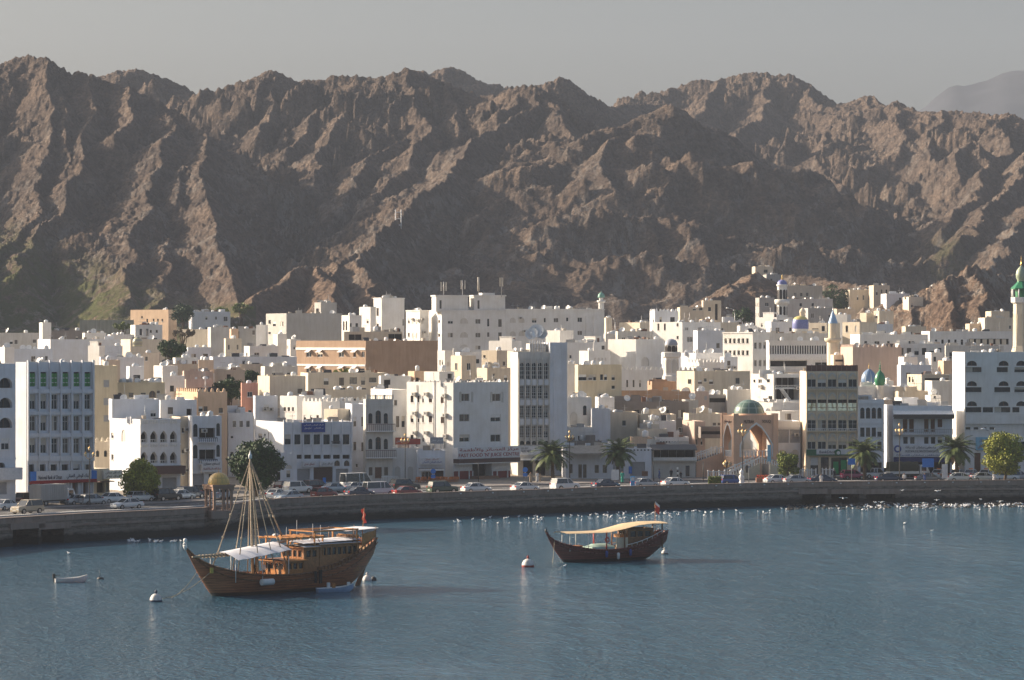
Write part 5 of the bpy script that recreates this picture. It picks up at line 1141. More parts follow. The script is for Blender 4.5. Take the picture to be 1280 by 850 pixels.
B("cream half-lit house touching the rocky knoll's left flank", 1133, 1136, 1154, 371, 935, 10, 'C', [('k', 1140, 1140, 1, 2.4, [(379, 384)])], D=6, zb=19)
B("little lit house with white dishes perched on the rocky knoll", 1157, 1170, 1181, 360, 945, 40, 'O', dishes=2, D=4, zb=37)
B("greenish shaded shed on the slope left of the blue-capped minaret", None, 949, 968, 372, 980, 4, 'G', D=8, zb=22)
B("pale cream blank house behind the yellow minaret", None, 1231, 1268, 397, 860, 3, 'C', [('k', 1262.5, 1262.5, 1, 2.4, [(407, 411)])], D=9)
B("grey-roofed brown low house above the cream blank house", None, 1239, 1262, 389, 890, 3, 'K', D=8)
B("low brown house by the knoll's foot left of the cream blank house", None, 1212, 1231, 404.5, 865, 3, 'T', D=6)
B("rubble-coloured low house at the knoll's foot with a white dish", None, 1132, 1158, 408, 855, 3, 'K', dishes=1, D=6)
B("cream roof strip houses below the skyline, right of the hotel minaret", None, 757, 776, 417, 790, 3, 'E', tanks=2, dishes=1)
B("lit cream little house beside the hotel's minaret end", None, 757.5, 765, 397, 850, 3, 'C')
B("white low house with a dark long roof under the skyline cream house", None, 772, 816, 414, 770, 3, 'E', dishes=3, tanks=1, D=6)
B("white house strip with flat roof above the mosque's courtyard wall", None, 829, 852, 441, 728, 3, 'V', auto=AF)
B("white low house right behind the colonnaded block's dishes", None, 925, 946, 407, 800, 3, 'W', tanks=3, dishes=1)
# ------------------------------------------------------------------ waterfront: sea wall, pavements, road
WALL_PTS = [(-260, 718), (-120, 700), (0, 684), (100, 677), (200, 672), (255, 668.5), (262, 667), (350, 655), (450, 650), (560, 646), (640, 643.5), (760, 638.5), (880, 634.5), (1000, 631.5), (1140, 629.5), (1280, 628.5), (1500, 627), (1700, 626)]
WXY = [(((px - CX) / F) * (F * CAMZ / (py - CY)), F * CAMZ / (py - CY)) for px, py in WALL_PTS]
_wpx = np.array([p[0] for p in WALL_PTS]); _wY = np.array([q[1] for q in WXY])
def wallY(px): return float(np.interp(px, _wpx, _wY))
def seawall_mat():
    m, nt, b = newmat("sea_wall_stone"); co = coords(nt)
    geo = nt.nodes.new("ShaderNodeNewGeometry"); sx = nt.nodes.new("ShaderNodeSeparateXYZ"); nt.links.new(geo.outputs['Position'], sx.inputs[0])
    mp = nt.nodes.new("ShaderNodeMapping"); mp.inputs['Scale'].default_value = (.8, .8, 2.2); nt.links.new(co, mp.inputs[0])
    n1 = N(nt, 'TexNoise', Scale=.9, Detail=7.0, Roughness=.7); nt.links.new(mp.outputs[0], n1.inputs['Vector'])
    n2 = N(nt, 'TexVoronoi', Scale=1.3); nt.links.new(mp.outputs[0], n2.inputs['Vector'])
    r = ramp(nt, n1.outputs['Fac'], [(.3, (.17, .13, .105)), (.5, (.29, .235, .19)), (.7, (.40, .34, .28))])
    r2 = ramp(nt, n2.outputs['Distance'], [(.0, .7), (.5, 1.05)])
    a = mixc(nt, .6, r.outputs[0], r2.outputs[0], 'MULTIPLY')
    cb = nt.nodes.new('ShaderNodeCombineXYZ'); ad0 = N(nt, 'Math', operation='ADD'); nt.links.new(sx.outputs['X'], ad0.inputs[0]); nt.links.new(sx.outputs['Y'], ad0.inputs[1]); nt.links.new(ad0.outputs[0], cb.inputs[0]); nt.links.new(sx.outputs['Z'], cb.inputs[1])
    bk = nt.nodes.new('ShaderNodeTexBrick'); bk.inputs['Scale'].default_value = .5; bk.inputs['Mortar Size'].default_value = .018; bk.inputs['Color1'].default_value = (1, 1, 1, 1); bk.inputs['Color2'].default_value = (.72, .72, .72, 1); bk.inputs['Mortar'].default_value = (.4, .4, .4, 1); bk.inputs['Brick Width'].default_value = 1.6; bk.inputs['Row Height'].default_value = .42; nt.links.new(cb.outputs[0], bk.inputs[0]); a = mixc(nt, .8, a, bk.outputs[0], 'MULTIPLY')
    ad = N(nt, 'Math', operation='MULTIPLY_ADD'); nt.links.new(n1.outputs['Fac'], ad.inputs[0]); ad.inputs[1].default_value = -1.6; nt.links.new(sx.outputs['Z'], ad.inputs[2])
    tide = ramp(nt, ad.outputs[0], [(.10, 1.0), (.62, 0.0)])
    a = mixc(nt, tide.outputs[0], a, (.022, .022, .018))
    nt.links.new(a, b.inputs['Base Color']); b.inputs['Roughness'].default_value = .9
    bp = N(nt, 'Bump', Strength=.8, Distance=.2); nt.links.new(n1.outputs['Fac'], bp.inputs['Height']); nt.links.new(bp.outputs[0], b.inputs['Normal'])
    return m
SEAW = seawall_mat()
COPE = plaster("coping_stone", (.36, .27, .22), .5)
t = thing("sea_wall", "long stone sea wall with a low parapet and dark tide line along the corniche", "sea wall", (0, 0, 0))
b = MB(); pr = MB(); lg = MB()
CULV = {2: [(16, 48, 661), (51, 80, 661)], 13: [(1003, 1032, 617.5), (1039, 1074, 617.5), (1083, 1119, 617.5)]}
for i in range(len(WXY) - 1):
    p, q = Vector((*WXY[i], 0)), Vector((*WXY[i + 1], 0)); d = q - p; L = d.length; a = math.atan2(d.y, d.x)
    M = Matrix.Translation((p.x, p.y, -1.0)) @ Matrix.Rotation(a, 4, 'Z'); ops = []
    for (x0, x1, yt) in CULV.get(i, []):
        def along(px):
            k = (px - CX) / F; return (k * p.y - p.x) / (math.cos(a) - k * math.sin(a))
        u0, u1 = along(x0), along(x1); Yc = p.y + (u0 + u1) / 2 * math.sin(a); zt = CAMZ - (yt - CY) * Yc / F
        ops.append(('v', u0, u1, .2, zt + 1.0, 4.0))
    face_panel(b, M, L, 3.95, ops, SEAW)
    for o in ops:
        b.poly([M @ Vector((o[1] - .1, 3.98, o[3] - .1)), M @ Vector((o[2] + .1, 3.98, o[3] - .1)), M @ Vector((o[2] + .1, 3.98, o[4] + .1)), M @ Vector((o[1] - .1, 3.98, o[4] + .1))], VOID)
        lg.box(o[1] - .8, o[2] + .8, -.5, -.006, o[4] + .02, o[4] + .8, COPE, M)
    b.poly([M @ Vector((0, 0, 3.95)), M @ Vector((L, 0, 3.95)), M @ Vector((L + .2, .6, 3.95)), M @ Vector((-.2, .6, 3.95))], COPE)
    pr.box(-.03, L + .03, -.12, .28, 3.86, 4.55 + .002 * i, COPE, M); pr.box(-.04, L + .04, -.18, .34, 4.54, 4.66 + .002 * i, COPE, M)
    n = int(L / 4)
    for k in range(n): pr.box(k * L / n + 1.9, k * L / n + 2.15, -.28, -.19, 4.30, 4.45, WPAINT if i > 8 else COPE, M)
    lg.box(-.03, L + .03, -.34, -.005, 3.1, 3.34, COPE, M)
b.build("wall_face", t); pr.build("parapet", t); lg.build("ledge", t)

def ground_mat(name, c1, c2, sc=.4):
    m, nt, b = newmat(name); co = coords(nt)
    n = N(nt, 'TexNoise', Scale=sc, Detail=8.0, Roughness=.7); nt.links.new(co, n.inputs['Vector'])
    r = ramp(nt, n.outputs['Fac'], [(.32, c1), (.68, c2)]); nt.links.new(r.outputs[0], b.inputs['Base Color']); b.inputs['Roughness'].default_value = .92
    bp = N(nt, 'Bump', Strength=.4, Distance=.05); nt.links.new(n.outputs['Fac'], bp.inputs['Height']); nt.links.new(bp.outputs[0], b.inputs['Normal']); return m
TOWNG = ground_mat("dusty_town_ground", (.20, .165, .125), (.33, .275, .21)); ASPH = ground_mat("asphalt", (.042, .042, .045), (.075, .074, .075), .6)
PAVE = ground_mat("pavement_stone", (.17, .15, .135), (.25, .22, .195), .8); KERB = ground_mat("kerb_stone", (.45, .43, .40), (.6, .58, .54), .8)
def strip(name, d0, d1, z, m, drop=None, pxs=None):
    pxs = pxs if pxs is not None else list(np.arange(-260, 1700, 20.0)); rows = []
    for d in (d0, d1): rows.append([W(px, wallY(px) + d, None, z) for px in pxs])
    b = MB(); 
    if drop: rows = [[Vector((v.x, v.y, v.z - drop)) for v in rows[0]]] + rows + [[Vector((v.x, v.y, v.z - drop)) for v in rows[-1]]]
    b.grid(rows, m, False); o = b.build(name); o["kind"] = "structure"; return o
_px = np.arange(-260, 1700, 14.0); rows = []
for sft in [0.4, 30, 60, 90, 130, 170, 210, 250, 300, 350, 400, 450]:
    rows.append([W(px, max(wallY(px) + sft, 0), None, 0) for px in _px])
for r in rows:
    for v in r: v.z = float(ground_z(v.y)) - (0.0 if v.y < 600 else .3)
b = MB(); b.grid(rows, TOWNG, True); o = b.build("ground"); o["kind"] = "structure"
strip("seafront_pavement", .62, 4.2, 3.04, PAVE, .14)
strip("road", 4.2, 30.0, 2.904, ASPH)
strip("median_kerb", 16.0, 17.2, 3.05, KERB, .15)
strip("inland_pavement", 30.0, 40.0, 3.02, PAVE, .12)
b = MB()
for d in (8.2, 12.0, 21.2, 25.4):
    for px in np.arange(-100, 1400, 26.0):
        a_ = [W(px, wallY(px) + d, None, 2.909), W(px + 11, wallY(px + 11) + d, None, 2.909), W(px + 11, wallY(px + 11) + d + .16, None, 2.909), W(px, wallY(px) + d + .16, None, 2.909)]
        b.poly(a_, WPAINT)
o = b.build("road_marking"); o["kind"] = "structure"

# ------------------------------------------------------------------ domes, minarets, gateway, pavilion
def ribbed(name, c, cell=(1, 1), line=(.3, .3, .3)):
    m, nt, b = newmat(name); tc = nt.nodes.new("ShaderNodeTexCoord"); sx = nt.nodes.new("ShaderNodeSeparateXYZ"); nt.links.new(tc.outputs['Object'], sx.inputs[0])
    at = N(nt, 'Math', operation='ARCTAN2'); nt.links.new(sx.outputs['Y'], at.inputs[0]); nt.links.new(sx.outputs['X'], at.inputs[1])
    m1 = N(nt, 'Math', operation='MULTIPLY'); nt.links.new(at.outputs[0], m1.inputs[0]); m1.inputs[1].default_value = cell[0]
    s1 = N(nt, 'Math', operation='SINE'); nt.links.new(m1.outputs[0], s1.inputs[0])
    m2 = N(nt, 'Math', operation='MULTIPLY'); nt.links.new(sx.outputs['Z'], m2.inputs[0]); m2.inputs[1].default_value = cell[1]
    s2 = N(nt, 'Math', operation='SINE'); nt.links.new(m2.outputs[0], s2.inputs[0])
    mx = N(nt, 'Math', operation='MAXIMUM'); nt.links.new(s1.outputs[0], mx.inputs[0]); nt.links.new(s2.outputs[0], mx.inputs[1])
    r = ramp(nt, mx.outputs[0], [(.80, c), (.93, line)]); nt.links.new(r.outputs[0], b.inputs['Base Color']); b.inputs['Roughness'].default_value = .35
    return m
def dome_prof(r, h, n=9, bulge=0.0, point=.0):
    out = []
    for i in range(n + 1):
        t = i / n * math.pi / 2; rr = r * math.cos(t) * (1 + bulge * math.sin(2 * t)); zz = h * (math.sin(t) * (1 - point) + point * (1 - math.cos(t) ** .7 if t < 1.5 else 1))
        out.append((max(rr, .02), zz))
    return out
def finial(b, z, h, m):
    b.lathe([(.03 * h, 0), (.12 * h, .15 * h), (.03 * h, .3 * h), (.09 * h, .45 * h), (.03 * h, .55 * h), (.015 * h, h), (.001, h)], m, 8, (0, 0, z))
GOLDM = mat("gold_leaf", (.75, .50, .16), .3, .75, .5, .12, 4)
GREEND = ribbed("green_tile_dome", (.10, .165, .13), (12, 6.5), (.25, .32, .27)); BLUED = ribbed("blue_tile_dome", (.16, .26, .42), (8, .01), (.42, .48, .52))
CLOCKM = mat("deep_blue_tile", (.17, .19, .42), .4, 0, .5, .35, 5); GREENT = mat("glossy_green_tile", (.03, .20, .09), .3, 0, .6, .2, 4); GREYD = mat("grey_dome", (.33, .35, .40), .5)
CREAMW = plaster("minaret_cream", (.78, .69, .54), .25)

def minaret(name, label, px, Y, parts, zb=None, n=8):
    """parts: (part name, [(radius px, py) ... from low to high], material)"""
    g = gz((px - CX) * Y / F, Y) - .5 if zb is None else zb
    t = thing(name, label, "minaret", W(px, Y, None, g)); k = Y / F
    for pn, prof, m, nn in parts:
        b = MB(); b.lathe([(max(r, .02) * k, CAMZ + (CY - py) * k - g) for r, py in prof], m, nn, smooth=nn > 10); b.build(pn, t)
    return t
WH = wallmat('W')
def arch_niches(t, px, Y, r, y0, y1, n, m, w=.45, off=0):
    g = t.location.z; k = Y / F; rr = r * k
    for i in range(n):
        a = 2 * math.pi * (i + off) / n; M = Matrix.Rotation(a, 4, 'Z') @ Matrix.Translation((0, -rr * math.cos(math.pi / n) - .02, 0))
        b = MB(); z0, z1 = CAMZ + (CY - y1) * k - g, CAMZ + (CY - y0) * k - g
        pts = arch_pts(-rr * w * .9, rr * w * .9, z0, z1, 6); b.poly([M @ Vector((x, 0, z)) for x, z in pts], m)
        b.poly([M @ Vector((x, -.02, z)) for x, z in reversed(pts)], m)
        b.build("arched_opening", t)
m1 = minaret("minaret", "stout white octagonal minaret with a small grey dome in the mosque courtyard", 839, 640, [
    ("shaft", [(11, 600), (11, 470), (9.7, 469), (9.4, 447)], WH, 8), ("balcony", [(9.4, 447), (12, 446), (12.4, 440.5), (10.8, 440), (10.6, 442.5), (8, 443)], WH, 8),
    ("lantern", [(7.5, 446), (7.5, 431)], WH, 8), ("dome", [(8.2, 431.5), (8.0, 429.5), (7.2, 427), (5.5, 425), (3, 424), (.3, 423.4)], GREYD, 16)])
arch_niches(m1, 839, 640, 9.5, 449, 466, 8, wallmat('E'), .36, .5); arch_niches(m1, 839, 640, 7.5, 432, 440, 8, VOID, .4, .5)
m2 = minaret("minaret", "slender white two-tier minaret with a blue and gold cap near the hillside", 977.7, 830, [
    ("shaft", [(8, 440), (8, 398), (6.6, 396), (6.6, 381)], WH, 8), ("balcony", [(6.6, 381), (9.3, 379.5), (9.6, 374.5), (8.4, 374.3), (8.2, 377), (6, 378)], WH, 12),
    ("upper_shaft", [(6.2, 379), (6.2, 357)], WH, 8), ("cornice", [(6.2, 358), (7.2, 357), (7.2, 355.5), (5, 355.4)], WH, 12), ("dome", [(6.2, 355.6), (5.9, 353), (4.4, 350.8), (1.6, 349.6), (.5, 349.3)], CLOCKM, 16), ("finial", [(1.2, 350), (1.6, 348), (.6, 346.5), (.9, 345.5), (.1, 343)], GOLDM, 8)])
arch_niches(m2, 977.7, 830, 6.2, 362, 374, 8, VOID, .34, .5); arch_niches(m2, 977.7, 830, 6.6, 383, 394, 8, VOID, .26, .5)
m3 = minaret("minaret", "cream minaret with a pale blue cone tip rising from the colonnaded roofs", 1041.2, 665, [
    ("shaft", [(7.5, 520), (7.5, 428)], CREAMW, 12), ("balcony", [(7.5, 428), (10.5, 426), (10.9, 422.5), (9.8, 422.5), (9.6, 425), (6, 425.5)], CREAMW, 12),
    ("upper_shaft", [(5.7, 426), (5.5, 404)], CREAMW, 12), ("cone_roof", [(6.1, 404.2), (5.9, 403), (3.3, 395.5), (1.2, 389.5), (.3, 387)], mat("pale_blue_cone", (.30, .46, .66), .4), 12), ("finial", [(.4, 388.5), (.7, 387), (.2, 385), (.1, 381)], METAL, 6)])
arch_niches(m3, 1041.2, 665, 5.7, 410, 417, 6, VOID, .3, .5)
m4 = minaret("minaret", "tall yellow minaret with a green canopy and pale green onion cap at the photo edge", 1276.5, 640, [
    ("shaft", [(12.5, 560), (12.5, 440), (10.4, 432), (10.0, 380), (11.5, 378.5)], CREAMW, 8), ("balcony", [(10, 380), (12.8, 378), (13, 371.5), (12.4, 371.5), (12.2, 377), (9, 377.5)], WPAINT, 8),
    ("lantern", [(7.5, 378), (7.5, 361)], GREENT, 8), ("canopy", [(13.2, 361.6), (13.2, 360.3), (6.5, 354), (5.2, 352.5), (5, 351)], GREENT, 8),
    ("dome", [(4.6, 352.5), (5.2, 350), (6.6, 347), (6.8, 343), (5.9, 338.5), (3.5, 335), (1.4, 332.8), (.5, 331.5)], mat("pale_green_dome", (.36, .42, .30), .4), 16), ("finial", [(.6, 333), (.9, 330), (.3, 327), (.15, 320)], GOLDM, 6)])
for i in range(8):
    a = 2 * math.pi * (i + .5) / 8; b = MB(); k = 640 / F; r = 11.8 * k; z0 = CAMZ + (CY - 371.6) * k - m4.location.z; z1 = CAMZ + (CY - 361.5) * k - m4.location.z
    b.tube((r * math.cos(a), r * math.sin(a), z0 - .1), (r * math.cos(a), r * math.sin(a), z1), .14, .14, WPAINT, 6); b.build("column", m4)
arch_niches(m4, 1276.5, 640, 10.2, 392, 425, 8, wallmat('Y'), .2, 0)
m5 = minaret("minaret", "small white rooftop minaret with a green cap at the end of the hotel wing", 751.6, 812, [
    ("shaft", [(3.4, 388), (3.4, 377)], WH, 8), ("balcony", [(3.4, 378.5), (5.2, 377.5), (5.3, 375.6), (3, 375.6)], WH, 12), ("lantern", [(2.6, 376), (2.6, 371.5)], WH, 8), ("dome", [(4.3, 372), (4.4, 370.5), (3.8, 368), (2, 366.2), (.5, 365.5), (.1, 363)], mat("faded_green_dome", (.16, .34, .27), .5), 12)], zb=CAMZ + (CY - 389) * 812 / F)
def dome_thing(label, px, Y, prof, m, zb_py, n=20, fin=None, mats=None):
    g = CAMZ + (CY - zb_py) * Y / F; t = thing("dome", label, "dome", W(px, Y, None, g)); k = Y / F
    b = MB(); b.lathe([(max(r, .02) * k, (zb_py - py) * k) for r, py in prof], m, n, mats=mats); b.build("shell", t)
    if fin:
        b = MB(); finial(b, (zb_py - fin[0]) * k, (fin[0] - fin[1]) * k, fin[2]); b.build("finial", t)
    return t
dome_thing("blue mosaic dome with a gold crown beside the slender blue-capped minaret", 1000.5, 780, [(9.5, 418), (9.5, 414), (10.3, 411), (10.3, 405), (10.0, 402), (9.3, 399.5), (7.6, 397), (5, 395.6), (2, 394.8), (.3, 394.6)], CLOCKM, 418, 24, (395, 390, GOLDM), mats=[CREAMW, WH, CLOCKM, CLOCKM, CLOCKM, mat("yellow_mosaic", (.56, .48, .18), .5), mat("yellow_mosaic", (0, 0, 0)), mat("yellow_mosaic", (0, 0, 0)), mat("yellow_mosaic", (0, 0, 0))])
dome_thing("small cream cupola peeking above the blue-and-gold dome", 1003.2, 800, [(3.6, 397), (3.6, 391), (4.2, 390.5), (3.6, 388), (2, 386), (.3, 384.5)], CREAMW, 397, 12)
dome_thing("pale blue ribbed onion dome with gold finial behind the arched-window house", 1086.2, 590, [(8.6, 484), (8.6, 480), (9.6, 478.5), (9.8, 474), (9.0, 469.5), (6.8, 465.5), (3.4, 462.6), (1, 461), (.3, 460.5)], BLUED, 484, 24, (461.5, 453.5, GOLDM), mats=[WH] + [BLUED] * 7)
dome_thing("glossy green onion dome on a small white kiosk beside the pale blue dome", 1100, 575, [(4.2, 500), (4.2, 484), (5.2, 483), (4.8, 481.8), (6.0, 480), (6.8, 476), (6.5, 471.5), (4.6, 467), (2.0, 464.2), (.8, 462.5), (.3, 461)], GREENT, 500, 20, (462.5, 450, GREENT), mats=[WH, WH, WH] + [GREENT] * 7)
dome_thing("small striped khaki dome on a roof near the left-hand town houses", 172, 700, [(6, 433), (6, 429.5), (6.6, 429), (6.2, 426), (4.6, 423.2), (2.4, 421.4), (.4, 420.4)], ribbed("khaki_striped", (.36, .35, .28), (.01, 8), (.6, .55, .3)), 433, 16, (421, 418.5, METAL))

# souq gateway
ORW = plaster("gateway_render", (.80, .53, .37), .2)
h = thing("souq_gateway", "peach-coloured arched gateway with a green ribbed dome and raised lettering", "gateway", W(917.7, 535, None, 2.9), math.radians(17))
th_ = math.radians(17); Cg = W(917.7, 535)
def ug(px): k = (px - CX) / F; return (k * Cg.y - Cg.x) / (math.cos(th_) - k * math.sin(th_))
def dg(px): k = (px - CX) / F; return (k * Cg.y - Cg.x) / (-math.sin(th_) - k * math.cos(th_))
GW = ug(971.4); GD = dg(901.7); zg = lambda py, Y=535: CAMZ + (CY - py) * Y / F - 2.9
Ht = zg(519.3); fl = zg(571.5)
for f, (M, U) in dict(front=(Matrix.Identity(4), GW), left=(Matrix.Translation((0, GD, 0)) @ Matrix.Rotation(-math.pi / 2, 4, 'Z'), GD), right=(Matrix.Translation((GW, 0, 0)) @ Matrix.Rotation(math.pi / 2, 4, 'Z'), GD), back=(Matrix.Translation((GW, GD, 0)) @ Matrix.Rotation(math.pi, 4, 'Z'), GW)).items():
    b = MB(); s0, s1 = (.16, .87) if U == GW else (.2, .82)
    op = [('p', U * s0, U * s1, fl, zg(530.8), .75)] + ([('v', U * .12, U * .88, .05, fl - .9, .75)] if f in ('left', 'back') else [])
    face_panel(b, M, U, Ht, op, ORW, .75)
    # inner skin so that the wall has thickness
    M2 = M @ Matrix.Translation((0, .75, 0)); face_panel(b, M2, U, Ht, [(o[0], *o[1:5], 0.0) for o in op], ORW, 0.0)
    b.build("arcade_wall", h)
    b = MB(); pts = arch_pts(U * s0, U * s1, fl, zg(530.8), 10, True); wpt = arch_pts(U * s0 - .28, U * s1 + .28, fl, zg(530.8) + .36, 10, True)
    for a_, b_, c_, d_ in zip(pts[:-1], pts[1:], wpt[1:], wpt[:-1]):
        b.poly([M @ Vector((p[0], -.06, p[1])) for p in (a_, d_, c_, b_)][::-1], WPAINT); b.poly([M @ Vector((d_[0], -.06, d_[1])), M @ Vector((d_[0], 0, d_[1])), M @ Vector((c_[0], 0, c_[1])), M @ Vector((c_[0], -.06, c_[1]))], WPAINT)
    b.build("arch_surround", h)
    b = MB(); z0, z1 = fl, fl + 1.05; b.box(U * s0, U * s1, .2, .32, z1 - .12, z1, WPAINT, M); n = 9
    for i in range(n): b.box(U * s0 + (U * (s1 - s0)) * (i + .3) / n, U * s0 + (U * (s1 - s0)) * (i + .62) / n, .21, .31, z0, z1 - .12, WPAINT, M)
    b.build("balustrade", h)
b = MB(); b.box(.76, GW - .76, .76, GD - .76, fl - .35, fl - .02, ORW); b.box(.1, GW - .1, .1, GD - .1, Ht - .3, Ht - .02, ORW)
b.build("floor_slab", h)
b = MB()
for (x, y) in ((-.15, -.15), (GW - .75, -.15), (-.15, GD - .75), (GW - .75, GD - .75)): b.box(x, x + .9, y, y + .9, 0 if x < 1 or y > 1 else 0, Ht + .3, ORW)
b.build("corner_pier", h)
b = MB(); cx_, cy_ = GW * .5, GD * .5; R_ = GW * .335; T0 = (cx_, cy_, Ht)
b.lathe([(R_ * 1.03, -.05), (R_ * 1.03, .25), (R_, .25)], ORW, 24, T0); b.build("drum", h)
b = MB(); b.lathe([(r, z + .26) for r, z in dome_prof(R_, zg(500) - Ht - .26, 10)], GREEND, 32, (0, 0, 0)); o = b.build("dome", h, T0)
b = MB(); b.tube((0, 0, 0), (0, 0, .9), .04, .02, METAL, 6); b.build("dome_spike", h, (cx_, cy_, zg(500.5)))
text_on(h, "MUTRAH", mat("brown_lettering", (.10, .035, .02), .5), Matrix.Identity(4), GW * .34, zg(527.3), -.05, .58, 1.75); text_on(h, "SOUQ", mat("brown_lettering", (0, 0, 0)), Matrix.Identity(4), GW * .75, zg(527.3), -.05, .58, 1.5)
ML = Matrix.Translation((0, GD, 0)) @ Matrix.Rotation(-math.pi / 2, 4, 'Z'); text_on(h, AR_SOUQ, mat("brown_lettering", (0, 0, 0)), ML, GD * .52, zg(527.5), -.05, .75, 3.6)
for q, x in enumerate((.06, .94)):
    b = MB()
    for k in range(3): b.box(GW * x - .22 + k * .15, GW * x - .14 + k * .15, -.04, -.003, zg(530), zg(524.5), CREAMP)
    b.build("relief_panel", h)
# front stair with balustrades
def stair(parent_label, pts, depth, fence_h, m, steps=12, rev=1):
    """pts: (px, py_top) low end to high end at depth; a solid flight with parapet"""
    p, q = pts; t = thing("stairway", parent_label, "stairs", W(p[0], p[2], None, 2.9), 0.0); a = W(p[0], p[2], p[1]); c = W(q[0], q[2], q[1]); d = Vector((c.x - a.x, c.y - a.y, 0)); L = d.length; t.rotation_euler = (0, 0, math.atan2(d.y, d.x))
    H = c.z - 2.9; z00 = a.z - 2.9; b = MB()
    for i in range(steps): b.box(L * i / steps, L * (i + 1) / steps + .002, .2, depth - .2, 0, z00 + (H - z00) * (i + 1) / steps, PAVE)
    b.build("flight", t)
    for y in (0, depth - .2):
        b = MB()
        b.poly([(0, y, 0), (L, y, 0), (L, y, H + .1), (0, y, z00 + .1)], m); b.poly([(0, y + .2, 0), (0, y + .2, z00 + .1), (L, y + .2, H + .1), (L, y + .2, 0)], m)
        b.poly([(0, y, z00 + .1), (L, y, H + .1), (L, y + .2, H + .1), (0, y + .2, z00 + .1)], m); b.poly([(L, y, 0), (L, y + .2, 0), (L, y + .2, H + .1), (L, y, H + .1)], m)
        b.build("side_wall", t)
        b = MB(); n = max(4, int(L / .45))
        for i in range(n + 1):
            x = L * i / n; z = z00 + (H - z00) * i / n + .1; w = .06 if i % 4 else .13; b.box(x - w, x + w, y + .04, y + .16, z - .05, z + fence_h + (0 if i % 4 else .25), WPAINT)
        b.poly([(0, y + .02, z00 + fence_h), (L, y + .02, H + fence_h), (L, y + .18, H + fence_h), (0, y + .18, z00 + fence_h)][::-1], WPAINT)
        b.poly([(0, y + .02, z00 + fence_h), (L, y + .02, H + fence_h), (L, y + .02, H + fence_h + .16), (0, y + .02, z00 + fence_h + .16)], WPAINT)
        b.poly([(0, y + .02, z00 + fence_h + .16), (L, y + .02, H + fence_h + .16), (L, y + .18, H + fence_h + .16), (0, y + .18, z00 + fence_h + .16)], WPAINT)
        b.build("balustrade", t)
    return t
stair("cream-sided front stair with white balusters climbing to the gateway arch", ((914, 596, 529), (950, 579.5, 531)), 2.6, .9, CREAMP)
stair("short descending stair with white balusters at the gateway's sheltered end", ((986, 596, 534), (952, 579.5, 531.5)), -2.6 + 5.2, .9, CREAMP, 10)
stair("peach-sided stair with white balusters descending from the gateway past the restaurant", ((870.5, 578, 538), (903, 566.5, 540)), 2.2, 1.0, ORW)
def white_fence(label, x0, x1, Y, ytop, posts):
    t = thing("fence", label, "fence", W(x0, Y, None, 2.95)); L = (x1 - x0) * Y / F; H = CAMZ + (CY - ytop) * Y / F - 2.95
    b = MB(); b.box(0, L, -.05, .05, H - .18, H - .06, WPAINT); b.box(0, L, -.05, .05, .1, .22, WPAINT); b.build("rail", t)
    for i in range(posts): 
        b = MB(); x = L * i / (posts - 1); b.box(x - .09, x + .09, -.09, .09, 0, H, WPAINT); b.lathe([(.12, 0), (.12, .08), (.02, .16)], WPAINT, 8, (x, 0, H)); b.build("post", t)
    b = MB(); n = int(L / .3)
    for i in range(n): b.box(L * (i + .5) / n - .04, L * (i + .5) / n + .04, -.03, .03, .22, H - .18, WPAINT)
    b.build("picket", t); return t
white_fence("white balustrade fence at the foot of the gateway's front stair", 885, 913, 527, 588.5, 5)
white_fence("white picket fence in front of the beige bank's entrance", 998, 1020, 528, 586.5, 5)
white_fence("white picket fence before the beige bank's glass doors", 1028, 1042, 528, 586, 4)

# gold-domed pavilion on the sea wall
Yp = 429.5; t = thing("pavilion", "small open pavilion with a gold dome standing on the sea wall", "pavilion", W(273.5, Yp, None, 3.04), math.radians(30))
b = MB(); b.box(-1.9, 1.9, -1.9, 1.9, -.9, .12, COPE); b.build("base", t)
S1 = plaster("pavilion_stone", (.40, .26, .19), .4)
for x in (-1.28, 1.28):
    for y in (-1.28, 1.28):
        b = MB(); b.box(x - .15, x + .15, y - .15, y + .15, .12, 3.0, S1); b.box(x - .27, x + .27, y - .27, y + .27, .12, .4, S1); b.box(x - .26, x + .26, y - .26, y + .26, 2.8, 3.0, S1); b.build("column", t)
for x, y in ((0, -1.28), (0, 1.28), (-1.28, 0), (1.28, 0)):
    b = MB(); b.box(x - .1, x + .1, y - .1, y + .1, .12, 3.0, S1); b.build("column", t)
b = MB(); b.box(-1.55, 1.55, -1.55, 1.55, 3.0, 3.35, S1); b.box(-1.68, 1.68, -1.68, 1.68, 3.35, 3.6, S1); b.build("roof_slab", t)
b = MB(); b.lathe([(1.5, 0), (1.5, .18)], GOLDM, 24); b.lathe([(r, z + .18) for r, z in dome_prof(1.45, 1.42, 10)], ribbed("gold_mosaic", (.70, .44, .12), (14, 9), (.5, .33, .10)), 28); b.build("dome", t, (0, 0, 3.6))
b = MB(); b.tube((0, 0, 0), (0, 0, .5), .05, .01, GOLDM, 6); b.build("finial", t, (0, 0, 5.15))

